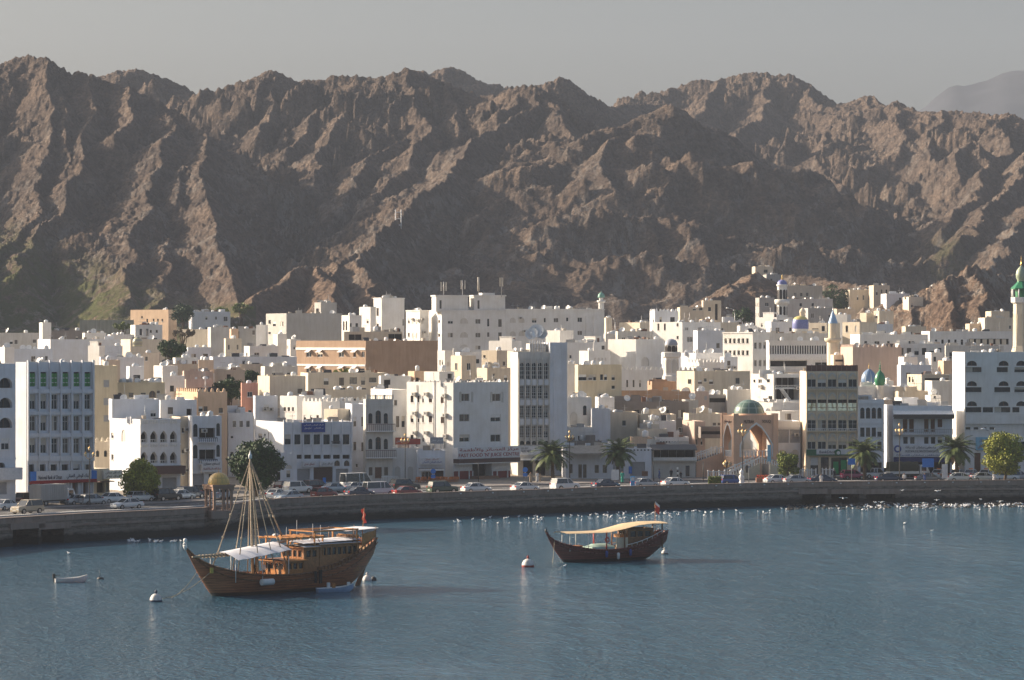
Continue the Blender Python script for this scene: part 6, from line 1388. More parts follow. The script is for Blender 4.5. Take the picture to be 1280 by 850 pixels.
# ------------------------------------------------------------------ vegetation
def leafmat(name, c, var=.35):
    m, nt, b = newmat(name); gi = nt.nodes.new("ShaderNodeNewGeometry")
    r = ramp(nt, gi.outputs['Random Per Island'], [(0, tuple(x * (1 - var) for x in c)), (.6, c), (1, (c[0] * 1.6, c[1] * 1.45, c[2] * 1.1))]); nt.links.new(r.outputs[0], b.inputs['Base Color'])
    b.inputs['Roughness'].default_value = .6; b.inputs['Specular IOR Level'].default_value = .3
    try: b.inputs['Subsurface Weight'].default_value = 0.0
    except Exception: pass
    return m
LEAF1 = leafmat("olive_leaves", (.15, .19, .035)); LEAF2 = leafmat("dark_leaves", (.03, .068, .018)); LEAF3 = leafmat("yellow_green_leaves", (.27, .29, .045)); LEAFP = leafmat("palm_leaves", (.10, .135, .04)); DEADP = leafmat("dry_palm_leaves", (.22, .15, .07))
BARK = mat("bark", (.13, .095, .065), .95, 0, .1, .3, 3, .6)
def crown_mesh(w, h, m, n_cl, n_leaf, leaf, seed, dep=None):
    """leaf clumps spread through a flattened crown; each clump is a loose shell of small two-sided leaves"""
    rs = np.random.RandomState(seed); dep = dep or w
    cl = []
    for i in range(n_cl):
        a = rs.uniform(0, 2 * np.pi); zz = rs.uniform(-1, 1); rr = np.sqrt(max(0, 1 - zz * zz)) * rs.uniform(.35, 1.0)
        cl.append((np.cos(a) * rr * w / 2, np.sin(a) * rr * dep / 2, zz * h / 2 * .72, rs.uniform(.10, .29) * min(w, h)))
    V = []; 
    for (x, y, z, r) in cl:
        k = int(n_leaf * (r / (.22 * min(w, h))) ** 2); d = rs.normal(size=(k, 3)); d /= np.linalg.norm(d, axis=1)[:, None]; rad = r * rs.uniform(.55, 1.08, (k, 1)) 
        c = np.array([[x, y, z]]) + d * rad * np.array([[1, 1, .8]])
        u = rs.normal(size=(k, 3)); u /= np.linalg.norm(u, axis=1)[:, None]; v = np.cross(u, d + rs.normal(size=(k, 3)) * .6); v /= np.linalg.norm(v, axis=1)[:, None] + 1e-6
        s = leaf * rs.uniform(.6, 1.25, (k, 1)); V.append(np.stack([c - u * s, c - v * s * .5, c + u * s, c + v * s * .5], 1))
    V = np.concatenate(V).reshape(-1, 3); nf = len(V) // 4
    me = bpy.data.meshes.new("crown"); me.vertices.add(len(V)); me.vertices.foreach_set("co", V.astype(np.float32).ravel()); me.loops.add(len(V)); me.loops.foreach_set("vertex_index", np.arange(len(V), dtype=np.int32))
    me.polygons.add(nf); me.polygons.foreach_set("loop_start", np.arange(0, len(V), 4, dtype=np.int32)); me.polygons.foreach_set("loop_total", np.full(nf, 4, np.int32)); me.update(calc_edges=True); me.materials.append(m)
    return me, cl
def tree(label, x0, x1, y0, y1, Y, m, seed, base_py=None, leaf=.22, n_cl=26, n_leaf=260, group=None, name="tree"):
    px = (x0 + x1) / 2; k = Y / F; w = (x1 - x0) * k * .87; hh = (y1 - y0) * k * .95; X = (px - CX) * k; g = gz(X, Y) if Y > 600 else 3.0
    zc = CAMZ + (CY - (y0 + y1) / 2) * k; g = min(g, zc - hh * .55)
    t = thing(name, label, "tree", (X, Y, g), 0, group)
    me, cl = crown_mesh(w, hh, m, n_cl, n_leaf, leaf, seed); o = link("crown", me, t, (0, 0, zc - g))
    b = MB(); zt = zc - g - hh * .15; r = max(.09, w * .035); b.path([(0, 0, -.2), (.05 * w, 0, zt * .5), (0, .02 * w, zt)], [r * 1.3, r, r * .6], BARK, 8)
    for i, (x, y, z, rr) in enumerate(cl[:9]): b.path([(0, 0, zt * (.45 + .05 * i)), (x * .5, y * .5, (zt + z + zc - g) / 2.0 if False else zt * .8 + (z + zc - g) * .2), (x, y, z + zc - g)], [r * .5, r * .35, r * .12], BARK, 5)
    b.build("trunk", t); return t
tree("round yellow-green street tree in front of the arcaded white building", 148, 201, 571, 627, 458, LEAF3, 1, n_cl=48)
tree("very large dark dense street tree rising behind the gold-domed pavilion", 286, 354, 545, 616, 472, LEAF2, 2, leaf=.26, n_cl=60, n_leaf=340)
tree("small olive street tree at the foot of the gateway's steps", 967, 1001, 562, 600, 522, LEAF1, 3, n_leaf=200)
tree("broad yellow-green tree in front of the big white edge building", 1230, 1281, 538, 598, 516, LEAF3, 4, n_cl=48)
tree("dark spreading courtyard tree among the left-hand rooftops", 196, 232, 423, 449, 690, LEAF2, 5, n_leaf=120, leaf=.3)
tree("dusty leafy tree between the tan houses and the salmon-pink house", 268, 304, 466, 507, 575, LEAF2, 6, n_leaf=160, leaf=.26)
tree("dark tree beside the orange clay-coloured house under the mountain", 214, 243, 378, 404, 950, LEAF2, 7, n_leaf=100, leaf=.35)
tree("dark tree by the hill road street lamp", 915, 946, 384, 404, 890, LEAF2, 8, n_leaf=90, leaf=.35)
tree("tall dark evergreen mass beside the shaded hillside houses", 1026, 1066, 355, 388, 1015, LEAF2, 9, n_leaf=110, leaf=.4)
tree("green shrubby tree at the left foot of the rocky spur", 285, 318, 378, 392, 985, LEAF1, 10, n_leaf=80, leaf=.35)
tree("green bush tree in the gap between white house and rock spur", 262, 292, 384, 394, 990, LEAF1, 12, n_leaf=70, leaf=.35)
tree("flowering bushy tree above the low roofs near the orange house", 205, 250, 410, 421, 800, leafmat("dusty_flowering", (.16, .13, .09)), 13, n_leaf=70, leaf=.3)
tree("green rooftop-level tree beyond the pale fence", 140, 168, 402, 412, 900, LEAF1, 14, n_leaf=80, leaf=.35)
tree("low green creeper bush along the roof in front of the brown building", 411, 446, 460, 470, 620, LEAF1, 15, n_leaf=60, leaf=.22)
tree("dark small tree on the tan rooftops right of the leafy tree", 303, 322, 462, 480, 600, LEAF2, 16, n_leaf=90, leaf=.28)
def hedge(label, x0, x1, y0, y1, Y, m, seed):
    k = Y / F; w = (x1 - x0) * k; hh = (y1 - y0) * k; t = thing("hedge", label, "hedge", W((x0 + x1) / 2, Y, None, 3.0)); rs = np.random.RandomState(seed)
    zc = CAMZ + (CY - (y0 + y1) / 2) * k - 3.0; k2 = 1500; c = (rs.rand(k2, 3) - .5) * np.array([[w, 1.6, hh]]); ax = rs.randint(0, 3, k2); sg = rs.choice([-1, 1], k2)
    for i in range(3): c[ax == i, i] = (sg[ax == i]) * [w, 1.6, hh][i] / 2 * rs.uniform(.92, 1.04, (ax == i).sum())
    b = MB(); b.box(-w * .44, w * .44, -.7, .7, zc - hh * .44, zc + hh * .44, m)
    for p in c:
        u = Vector(rs.normal(size=3)).normalized() * .14; v = u.orthogonal().normalized() * .09; q = Vector(p) + Vector((0, 0, zc)); b.poly([q - u, q - v, q + u, q + v], m)
    b.build("foliage", t); return t
hedge("clipped box hedge cube on the seafront left of the gateway", 886, 901, 596, 606, 505, LEAF1, 1)
b_ = thing("planter", "terracotta planter wall filled with red flowers before the gateway steps", "planter", W(945, 517, None, 3.0))
b = MB(); b.box(0, 5.0, -.6, .6, 0, .75, mat("terracotta_wall", (.34, .17, .11), .8)); b.build("trough", b_)
b = MB(); rs = random.Random(4)
for i in range(420):
    p = Vector((rs.uniform(.1, 2.9), rs.uniform(-.5, .5), .75 + rs.uniform(0, .45))); u = Vector((rs.uniform(-1, 1), rs.uniform(-1, 1), rs.uniform(-1, 1))).normalized() * .1; v = u.orthogonal().normalized() * .07; b.poly([p - u, p - v, p + u, p + v], REDP if i % 3 else LEAF1)
b.build("red_flowers", b_)

def palm(label, px, py_c, r_px, base_py, Y, seed):
    k = Y / F; H = CAMZ + (CY - py_c) * k - 3.0; R_ = r_px * k * 1.08; t = thing("palm_tree", label, "palm tree", W(px, Y, None, 3.0)); rs = random.Random(seed)
    b = MB(); n = 14; lean = rs.uniform(-.15, .15)
    for i in range(n):
        z0, z1 = H * i / n, H * (i + 1) / n; rr = .34 - .08 * i / n; b.lathe([(rr * .86, z0 - .01), (rr * 1.08, z1 - .06), (rr * .9, z1)], BARK, 10, (lean * i / n, 0, 0))
    b.build("trunk", t); top = Vector((lean, 0, H))
    nf = 60
    for i in range(nf):
        dead = i < 9; a = i * 2.399 + rs.uniform(-.2, .2); e0 = -.35 - rs.uniform(0, .5) if dead else (-.45 + 1.75 * (i - 9) / (nf - 9)) + rs.uniform(-.1, .1)
        L = R_ * rs.uniform(.95, 1.15) * (.75 if dead else 1.08); m = DEADP if dead else LEAFP; pts = []; p = top.copy(); e = e0; steps = 9
        for s_ in range(steps + 1):
            pts.append(p.copy()); dirv = Vector((math.cos(a) * math.cos(e), math.sin(a) * math.cos(e), math.sin(e))); p = p + dirv * L / steps; e -= (.085 + .14 * s_ / steps) * (1.0 if e > -1.2 else .2)
        fb = MB(); fb.path(pts, [.05 - .004 * q for q in range(steps + 1)], m, 4); side = Vector((-math.sin(a), math.cos(a), 0))
        for s_ in range(1, steps * 3):
            f = s_ / (steps * 3); j = min(int(f * steps), steps - 1); q0 = pts[j].lerp(pts[j + 1], f * steps - j); d = (pts[j + 1] - pts[j]).normalized(); ll = L * .24 * math.sin(math.pi * min(1, .15 + f * .88)) ** .6
            for sg in (-1, 1):
                dv = (side * sg * .8 + d * .55 + Vector((0, 0, -.28 - .35 * (1 if dead else 0) + rs.uniform(-.1, .1)))).normalized() * ll; w_ = d * .06
                fb.poly([q0 - w_, q0 + dv * .5 - w_ * .9 + Vector((0, 0, .02)), q0 + dv, q0 + dv * .5 + w_ * .9, q0 + w_], m)
        fb.build("frond", t)
    return t
palm("date palm with browning lower fronds in front of the slab tower", 691, 568, 25, 598, 524, 1)
palm("greener date palm before the white shop row, left of the gateway", 772, 566, 22, 598, 525, 2)
palm("date palm in front of the arched-window house beside the beige bank", 1081, 566, 23, 598, 526, 3)
palm("date palm standing before the money exchange and the white edge building", 1196, 562, 24, 598, 526, 4)
# ------------------------------------------------------------------ vehicles
TYRE = mat("tyre_rubber", (.02, .02, .02), .85); RIM = mat("wheel_rim", (.5, .5, .5), .3, .8); HLAMP = mat("headlamp_lens", (.75, .75, .72), .15, 0, .8); TLAMP = mat("tail_lamp_lens", (.50, .02, .015), .25, 0, .6)
CARGL = mat("car_glass", (.02, .025, .03), .08, 0, .8)
CARC = dict(white=(.78, .78, .76), silver=(.42, .43, .44), beige=(.52, .44, .32), maroon=(.07, .012, .014), black=(.018, .018, .02), navy=(.02, .03, .07), blue=(.03, .08, .30), red=(.20, .015, .015), ltblue=(.30, .38, .46), pink=(.45, .06, .15), grey=(.16, .17, .18), green=(.05, .08, .05))
def carpaint(c):
    n = "car_paint_" + c
    if n not in MATS:
        m = mat(n, CARC[c], .28, .15 if c in ('silver', 'beige', 'ltblue', 'grey') else 0.0, .6, .04, 1.0)
        try: m.node_tree.nodes["Principled BSDF"].inputs['Coat Weight'].default_value = .5
        except Exception: pass
    return MATS[n]
PROF = dict(  # (length, width, [body outline x,z], [greenhouse bottom x0,x1,z], [roof x0,x1,z], wheel radius, axle x)
    sedan=(4.6, 1.75, [(-2.3, .45), (-2.28, .82), (-2.15, .95), (-1.5, .98), (1.05, .94), (1.95, .80), (2.25, .66), (2.3, .42)], (-1.6, 1.15, .96), (-.95, .35, 1.43), .32, (-1.38, 1.4)),
    suv=(4.7, 1.88, [(-2.35, .55), (-2.35, 1.05), (-2.25, 1.12), (.95, 1.10), (2.1, 1.02), (2.32, .85), (2.35, .5)], (-2.22, 1.05, 1.11), (-2.0, .45, 1.80), .38, (-1.42, 1.45)),
    van=(4.8, 1.75, [(-2.4, .45), (-2.4, 1.05), (-2.36, 1.12), (1.6, 1.10), (2.3, .95), (2.4, .45)], (-2.38, 1.95, 1.11), (-2.25, 1.15, 1.98), .33, (-1.5, 1.55)),
    bus=(5.4, 1.9, [(-2.7, .45), (-2.7, 1.2), (-2.66, 1.26), (1.9, 1.24), (2.6, 1.0), (2.7, .45)], (-2.68, 2.2, 1.25), (-2.6, 1.35, 2.55), .35, (-1.7, 1.75)),
    pickup=(5.1, 1.8, [(-2.55, .55), (-2.55, 1.02), (-.65, 1.02), (.95, 1.0), (2.3, .92), (2.55, .75), (2.55, .5)], (-.7, 1.1, 1.01), (-.5, .55, 1.70), .37, (-1.55, 1.6)),
    hatch=(4.0, 1.7, [(-2.0, .45), (-2.0, .95), (-1.9, 1.0), (.95, .96), (1.75, .85), (2.0, .62), (2.0, .42)], (-1.92, 1.1, .98), (-1.6, .35, 1.50), .31, (-1.25, 1.25)))
def build_car(kind, color, stripe=False):
    L, Wd, body, gb, rf, wr, ax = PROF[kind]; w2 = Wd / 2; paint = carpaint(color)
    t = link("parked_car", None)
    b = MB(); low = .28; secs = []
    for x, z in body:
        ins = .10 * (abs(x) / (L / 2)) ** 6
        secs.append([(x, -w2 + .08 + ins, low), (x, -w2 + ins, .5), (x, -w2 + .04 + ins, z - .06), (x, -w2 + .14 + ins, z), (x, w2 - .14 - ins, z), (x, w2 - .04 - ins, z - .06), (x, w2 - ins, .5), (x, w2 - .08 - ins, low)])
    b.grid([[s[i] for s in secs] for i in range(8)][::-1], paint, False)
    b.poly([(x, y, z) for x, y, z in secs[0]], paint); b.poly([(x, y, z) for x, y, z in secs[-1]][::-1], paint); b.poly([secs[0][0], secs[0][7], secs[-1][7], secs[-1][0]], DARKM)
    rz = rf[2]; gi = .14
    roof = [(rf[0], -w2 + .24, rz), (rf[1], -w2 + .24, rz), (rf[1], w2 - .24, rz), (rf[0], w2 - .24, rz)]
    b.box(rf[0] - .03, rf[1] + .03, -w2 + .22, w2 - .22, rz - .02, rz + .05, paint)
    for xm in ((gb[0] * .25 + gb[1] * .75 - .28, -.1) if kind in ('sedan', 'hatch', 'suv', 'van', 'bus') else (-.1,)):
        xt = min(max(xm, rf[0]), rf[1] - .05)
        for sg in (-1, 1): b.poly([(xm, sg * (w2 - .05), gb[2]), (xm + .1, sg * (w2 - .05), gb[2]), (xt + .1, sg * (w2 - .222), rz), (xt, sg * (w2 - .222), rz)], paint)
    for (xb, xt) in ((gb[0], rf[0]), (gb[1], rf[1])):
        for sg in (-1, 1): b.tube((xb, sg * (w2 - .1), gb[2]), (xt, sg * (w2 - .24), rz), .045, .045, paint, 5)
    if kind == 'pickup': b.box(-2.5, -.75, -w2 + .1, w2 - .1, 1.021, 1.10, DARKM)
    if stripe:
        for sg in (-1, 1):
            for x0, x1 in ((-2.2, -1.6), (1.4, 2.1)): b.box(x0, x1, sg * (w2 + .004) - .01, sg * (w2 + .004) + .01, .5, .88, mat("orange_stripe", (.75, .20, .03), .4))
        b.box(-.35, .05, -.3, .3, rz + .05, rz + .2, mat("orange_stripe", (0, 0, 0)))
    link("body", b.mesh("body"), t)
    g = MB(); g0 = [(gb[0], -w2 + .1, gb[2] - .02), (gb[1], -w2 + .1, gb[2] - .02), (gb[1], w2 - .1, gb[2] - .02), (gb[0], w2 - .1, gb[2] - .02)]
    for i in range(4): g.poly([g0[i], g0[(i + 1) % 4], roof[(i + 1) % 4], roof[i]], CARGL)
    link("windows", g.mesh("windows"), t)
    wm_ = MB(); wm_.tube((0, -.11, 0), (0, .11, 0), wr, wr, TYRE, 14); rm_ = MB(); rm_.tube((0, -.118, 0), (0, .118, 0), wr * .6, wr * .6, RIM, 10); wme, rme = wm_.mesh("wheel"), rm_.mesh("rim")
    for x in ax:
        for sg in (-1, 1): wh = link("wheel", wme, t, (x, sg * (w2 - .10), wr)); link("rim", rme, wh)
    hl, tl = MB(), MB(); hl.box(-.06, .05, -.2, .2, -.09, .09, HLAMP); tl.box(-.05, .06, -.17, .17, -.1, .1, TLAMP); hm, tm = hl.mesh("headlight"), tl.mesh("taillight")
    for sg in (-1, 1): link("headlight", hm, t, (L / 2 - .05, sg * (w2 - .36), .68)); link("taillight", tm, t, (-L / 2 + .05, sg * (w2 - .32), .84 if kind in ('sedan', 'hatch') else .98))
    b = MB(); b.box(-L / 2 - .04, -L / 2 + .02, -.26, .26, .5, .62, WPAINT); b.box(L / 2 - .02, L / 2 + .04, -.26, .26, .4, .5, WPAINT); link("number_plate", b.mesh("number_plate"), t)
    return t
CARS = {}
def wall_dir(px):
    a = W(px - 15, wallY(px - 15)); c = W(px + 15, wallY(px + 15)); return math.atan2(c.y - a.y, c.x - a.x)
def car(kind, color, px, pyb, label, rev=False, rot=0.0, stripe=False, group=None):
    key = (kind, color, stripe); Y = depth_for(pyb, 2.91)
    Y = max(Y, wallY(px) + 6.2) if pyb > 600 or px < 450 else Y
    if key not in CARS: CARS[key] = t = build_car(kind, color, stripe)
    else: t = copy_tree(CARS[key])
    t.location = W(px, Y, None, 2.91); t.rotation_euler = (0, 0, wall_dir(px) + (math.pi if rev else 0) + math.radians(rot))
    tag(t, label, {'van': 'van', 'bus': 'van', 'pickup': 'pickup truck'}.get(kind, 'car'), group or "vehicles on the corniche road"); t.name = {'van': 'white_van', 'bus': 'minibus', 'pickup': 'pickup_truck'}.get(kind, 'parked_car'); return t
for c in [
 ("sedan", "white", 8, 637.5, "white sedan half out of frame behind the beige four-by-four"), ("suv", "beige", 34, 642, "beige four-by-four driving nearest the sea wall at the far left"),
 ("suv", "maroon", 38, 631.5, "dark red four-by-four parked beside the white box truck"), ("sedan", "silver", 97, 631, "silver sedan just behind the white box truck's tail end"),
 ("hatch", "silver", 116, 631, "silver hatchback below the bank's double street lamp"), ("sedan", "white", 142, 628.5, "white sedan parked in front of the low cream shop"),
 ("sedan", "white", 159, 636, "low white sedan passing in front of the round street tree"), ("hatch", "white", 176, 627, "white hatchback mostly hidden under the round street tree"),
 ("suv", "black", 208, 626, "black four-by-four in front of the brown awning"), ("sedan", "white", 226, 624.5, "white sedan squeezed between two dark four-by-fours"),
 ("suv", "navy", 238, 623.5, "dark blue four-by-four left of the gold-domed pavilion"), ("suv", "black", 256, 621.5, "black four-by-four seen just behind the pavilion's first column"),
 ("suv", "ltblue", 276, 624, "pale blue four-by-four framed between the pavilion columns"), ("sedan", "white", 346, 623.5, "white sedan right of the mast beside the big dark tree"),
 ("sedan", "ltblue", 361, 626.5, "pale blue sedan closest to the parapet, right of the ship's mast"), ("hatch", "maroon", 357, 613.5, "dark maroon hatchback tucked behind the white people carrier"),
 ("suv", "white", 372, 616.5, "white people carrier in front of the small crenellated house"), ("suv", "maroon", 396, 615, "maroon four-by-four in front of the brown roller shutter"),
 ("sedan", "ltblue", 418, 615.5, "silver-blue sedan in front of the blue sign building's right shutter"), ("hatch", "red", 405, 622.5, "dark red hatchback with lit tail lamps near the parapet"),
 ("sedan", "silver", 444, 614.5, "silver sedan in front of the tall white minibus"), ("sedan", "navy", 449, 621, "dark navy sedan low behind the parapet left of the white van"),
 ("suv", "black", 506, 613.5, "black four-by-four beside the white van by the low shop"), ("sedan", "red", 509, 620, "red sedan nearest the parapet in front of the black four-by-four"),
 ("suv", "green", 553, 616.5, "dark green estate with a sunlit rear in front of the cafe"), ("sedan", "white", 595, 615.5, "white sedan driving below the fast food entrance"),
 ("sedan", "white", 656, 614.5, "white sedan driving below the slab tower"), ("suv", "white", 706, 612.5, "white four-by-four with a sunlit back beside the first palm"),
 ("sedan", "navy", 757, 610.5, "dark blue sedan with sunlit red tail in front of the second palm"), ("sedan", "silver", 806, 609.5, "silver sedan beside the light blue post"),
 ("sedan", "white", 844, 608.5, "white sedan below the restaurant arches"), ("hatch", "blue", 914, 605.5, "bright blue compact car at the foot of the gateway stair"),
 ("sedan", "white", 972, 604.5, "white sedan with sunlit tail lamps beside the small olive tree"), ("sedan", "silver", 996, 605, "silver sedan right of the small olive tree"), ("sedan", "navy", 1028, 604.5, "navy sedan in front of the white picket fence"),
 ("hatch", "pink", 1066, 599, "pink-red hatchback before the third palm"), ("suv", "white", 1071, 596, "white four-by-four parked behind the pink-red hatchback"),
 ("pickup", "white", 1095, 598, "white pickup truck parked right of the third palm"), ("hatch", "white", 1111, 596, "white hatchback partly hidden by the canvas-covered truck"),
 ("sedan", "navy", 1111, 602.5, "dark blue sedan in front of the canvas-covered truck"), ("sedan", "grey", 1161, 602.5, "dark grey sedan just right of the canvas-covered truck"),
 ("sedan", "white", 1201, 602, "white sedan driving in front of the taxi rank's middle"), ("sedan", "white", 1230, 601.5, "white sedan driving under the broad yellow-green tree's left side"), ("sedan", "white", 1256, 601, "white sedan below the broad yellow-green tree's trunk"),
 ("hatch", "silver", 1274, 600.5, "silver hatchback at the photo's right edge by the road")]:
    car(*c, rev=(c[2] in (34, 159, 361)))
for i, (px, lb) in enumerate(((1174, "first white and orange taxi in the rank, beside the truck's cab"), (1197, "second white and orange taxi, behind the white notice stand"), (1214, "third white and orange taxi from the money exchange"), (1233, "fourth white and orange taxi, left of the broad yellow-green tree"), (1270, "fifth white and orange taxi, right of the tree's trunk"))):
    car("sedan", "white", px, 597.5, lb, rot=58, stripe=True, group="taxi rank by the money exchange")
car("van", "white", 473, 619, "white minivan with dark windows driving by the parapet"); car("bus", "white", 446, 612, "tall white high-roof minibus parked behind the silver sedan")
def truck(label, px, pyb, box_m, canvas, color="white"):
    Y = depth_for(pyb, 2.91); t = thing("box_truck" if not canvas else "canvas_truck", label, "truck", W(px, Y, None, 2.91), wall_dir(px), "vehicles on the corniche road"); p = carpaint(color)
    b = MB(); pr_ = [(1.9, .5), (1.9, 2.2), (2.1, 2.35), (3.0, 2.3), (3.45, 1.45), (3.6, 1.2), (3.6, .5)]
    b.poly([(x, -1.0, z) for x, z in pr_][::-1], p); b.poly([(x, 1.0, z) for x, z in pr_], p)
    for (x0, z0), (x1, z1) in zip(pr_, pr_[1:] + pr_[:1]): b.poly([(x0, -1, z0), (x1, -1, z1), (x1, 1, z1), (x0, 1, z0)], p)
    b.build("cab", t)
    b = MB(); 
    for sg in (-1, 1): b.box(2.15, 3.0, sg * 1.01 - .01, sg * 1.01 + .01, 1.35, 2.1, CARGL)
    b.poly([(3.06, -.9, 2.22), (3.06, .9, 2.22), (3.47, .9, 1.5), (3.47, -.9, 1.5)][::-1], CARGL); b.build("windows", t)
    b = MB(); b.box(-3.4, 1.8, -1.1, 1.1, .62, .85, DARKM); b.build("chassis", t)
    b = MB()
    if canvas:
        b.box(-3.4, 1.7, -1.15, 1.15, .86, 1.3, p); rows = [[(x, 1.12 * math.cos(a), 1.3 + 1.55 * min(1, math.sin(a) * 1.4) + .05 * math.sin(x * 4)) for a in [math.pi * q / 12 for q in range(13)]] for x in np.linspace(-3.35, 1.65, 14)]
        b.grid(rows, box_m, True); b.poly(rows[0], box_m); b.poly(rows[-1][::-1], box_m); b.build("canvas_cover", t)
    else:
        b.box(-3.4, 1.7, -1.15, 1.15, .86, 3.0, box_m)
        for q in range(12): b.box(-3.3 + q * .42, -3.26 + q * .42, -1.175, -1.152, .9, 2.95, box_m)
        b.build("cargo_box", t)
    wb = MB(); wb.tube((0, -.14, 0), (0, .14, 0), .45, .45, TYRE, 14); wme = wb.mesh("wheel"); rb = MB(); rb.tube((0, -.15, 0), (0, .15, 0), .22, .22, RIM, 10); rme = rb.mesh("rim")
    for x in (-2.3, 2.7):
        for sg in (-1, 1): w_ = link("wheel", wme, t, (x, sg * .9, .45)); link("rim", rme, w_)
    for sg in (-1, 1): b = MB(); b.box(3.58, 3.64, sg * .7 - .15, sg * .7 + .15, .7, .9, HLAMP); b.build("headlight", t)
    return t
truck("white box truck parked under the bank sign", 66, 632, plaster("truck_box", (.50, .48, .45), .3), False); truck("cream truck with an olive canvas cover and white cab", 1134, 598.5, mat("olive_canvas", (.07, .065, .04), .9), True, "white")

# ------------------------------------------------------------------ lamps, posts, signs
LAMPG = mat("gilded_lamp", (.55, .33, .10), .4, .5); LGLASS = mat("lamp_glass", (.75, .66, .45), .3)
def lamp(label, px, ytop, Y=None, n=5, ht=None):
    Y = Y or wallY(px) + 2.4; z0 = 3.04; H = ht or (CAMZ + (CY - ytop) * Y / F - z0); t = thing("street_lamp", label, "street lamp", W(px, Y, None, z0), 0, "ornate lamps along the corniche")
    b = MB(); b.lathe([(.22, 0), (.22, .3), (.12, .5), (.08, .9), (.07, H * .8), (.10, H * .82), (.05, H * .84), (.05, H)], DARKM, 10); b.build("pole", t)
    for i in range(n):
        a = 2 * math.pi * i / max(1, n - 1); r = .55 if i < n - 1 else 0; zz = H * .9 if i < n - 1 else H; b = MB()
        if r: b.path([(0, 0, H * .82), (r * .7 * math.cos(a), r * .7 * math.sin(a), zz - .35), (r * math.cos(a), r * math.sin(a), zz - .2)], [.04, .04, .03], LAMPG, 5)
        b.lathe([(.05, -.2), (.17, -.05), (.22, .2), (.06, .36), (.01, .5)], LAMPG, 8, (r * math.cos(a), r * math.sin(a), zz), mats=[LAMPG, LGLASS, LAMPG, LAMPG]); b.build("lantern", t)
    return t
lamp("gilded cluster lamp on a tall post right before the gateway's arch", 928, 533, 512); lamp("gilded cluster lamp in front of the slab tower's palm", 712, 541, 522); lamp("gilded cluster lamp in front of the money exchange's left end", 1124.5, 532, 520)
lamp("black cluster lamp before the balcony house's low shop", 506.5, 545, 512); lamp("dark twin-globe lamp in front of the bank's last bay", 112, 562, 445, 3); lamp("short gilded lamp post at the gateway stair's foot", 907.5, 578, 514, 4)
for i, (px, lb) in enumerate(((598, "thin dark pole before the fast food entrance"), (817, "thin dark pole before the restaurant's left corner"), (879, "thin dark pole left of the gateway fence"), (335.5, "thin dark pole rising behind the big dark tree"))):
    Y = 519 if px > 400 else 500; t = thing("pole", lb, "pole", W(px, Y, None, 3.0)); b = MB(); b.tube((0, 0, 0), (0, 0, CAMZ + (CY - (577 if px > 400 else 540)) * Y / F - 3), .07, .05, DARKM, 6); b.build("post", t)
def board_sign(label, px, y0, y1, Y, w, m, rnd_=False, txt=None, tm=WTXT, name="road_sign"):
    t = thing(name, label, "sign", W(px, Y, None, 3.0)); z1, z0 = CAMZ + (CY - y0) * Y / F - 3, CAMZ + (CY - y1) * Y / F - 3
    b = MB(); b.tube((0, 0, 0), (0, 0, z1), .05, .05, METAL, 6); b.build("post", t); b = MB()
    if rnd_: b.tube((0, -.06, z1 - .4), (0, -.1, z1 - .4), .42, .42, m, 18); b.box(-.35, .35, -.1, -.06, z1 - 1.5, z1 - .95, m)
    else: b.box(-w / 2, w / 2, -.1, -.06, z0, z1, m)
    o = b.build("panel", t)
    if txt: text_on(o, txt, tm, Matrix.Identity(4), 0, (z0 + z1) / 2, -.12, min(.5, (z1 - z0) * .4), w * .75)
    return t
board_sign("round blue traffic sign with a plate beneath, by the cafe", 541.5, 586, 600, 516, 1, SKYB, True); board_sign("round blue traffic sign with a plate beneath, by the slab tower", 656.5, 584, 600, 520, 1, SKYB, True)
board_sign("blue square sign beside the third palm", 1064.5, 573, 581, 522, 1.2, SKYB, False); board_sign("wide blue road sign under the money exchange's fascia", 1160, 573, 584, 521, 1.9, SKYB, False)
board_sign("blue upright sign in front of the blue sign building's shutters", 405.5, 597, 604, 497, .5, SKYB); board_sign("white and blue notice stand behind the median right of the second palm", 769, 587, 600, 512, 1.2, SIGNW, False, None, SIGNB, "notice_stand")
board_sign("white notice stand beside the taxi rank", 1181, 580, 598, 517, .9, SIGNW, False, None, SIGNB, "notice_stand"); board_sign("brown notice board near the restaurant arches", 806, 589, 595, 522, 1.0, WOOD, False, None, WTXT, "notice_stand")
board_sign("small blue banner on a pole right of the gateway", 961.5, 556, 577, 515, .6, TEALB, False, None, WTXT, "banner_pole")
t = thing("totem", "light blue upright box standing by the seafront pavement", "kiosk", W(791, 498, None, 3.04)); b = MB(); b.box(-.32, .32, -.3, .3, 0, 1.75, mat("light_blue_plastic", (.05, .30, .62), .4)); b.build("body", t); b = MB(); b.box(-.26, .26, -.32, -.301, 1.1, 1.6, SIGNW); b.build("panel", t)
for px, lb, Y in ((847, "black and white banded pole before the restaurant arches", 520), (436, "white dotted pillar beside the silver sedan", 495)):
    t = thing("banded_pole", lb, "pole", W(px, Y, None, 3.0)); b = MB(); 
    for q in range(6): b.tube((0, 0, q * .38), (0, 0, q * .38 + .38), .14 if px > 500 else .3, .14 if px > 500 else .3, WPAINT if q % 2 else DARKM if px > 500 else METAL, 10)
    b.build("post", t)
t = thing("traffic_light", "black traffic light on a white pole beside the gateway stair", "traffic light", W(936, 508, None, 3.04)); b = MB(); b.tube((0, 0, 0), (0, 0, 3.2), .06, .06, METAL, 6); b.build("pole", t); b = MB(); b.box(-.5, -.15, -.15, .15, 1.9, 3.1, DARKM); b.build("signal_head", t)
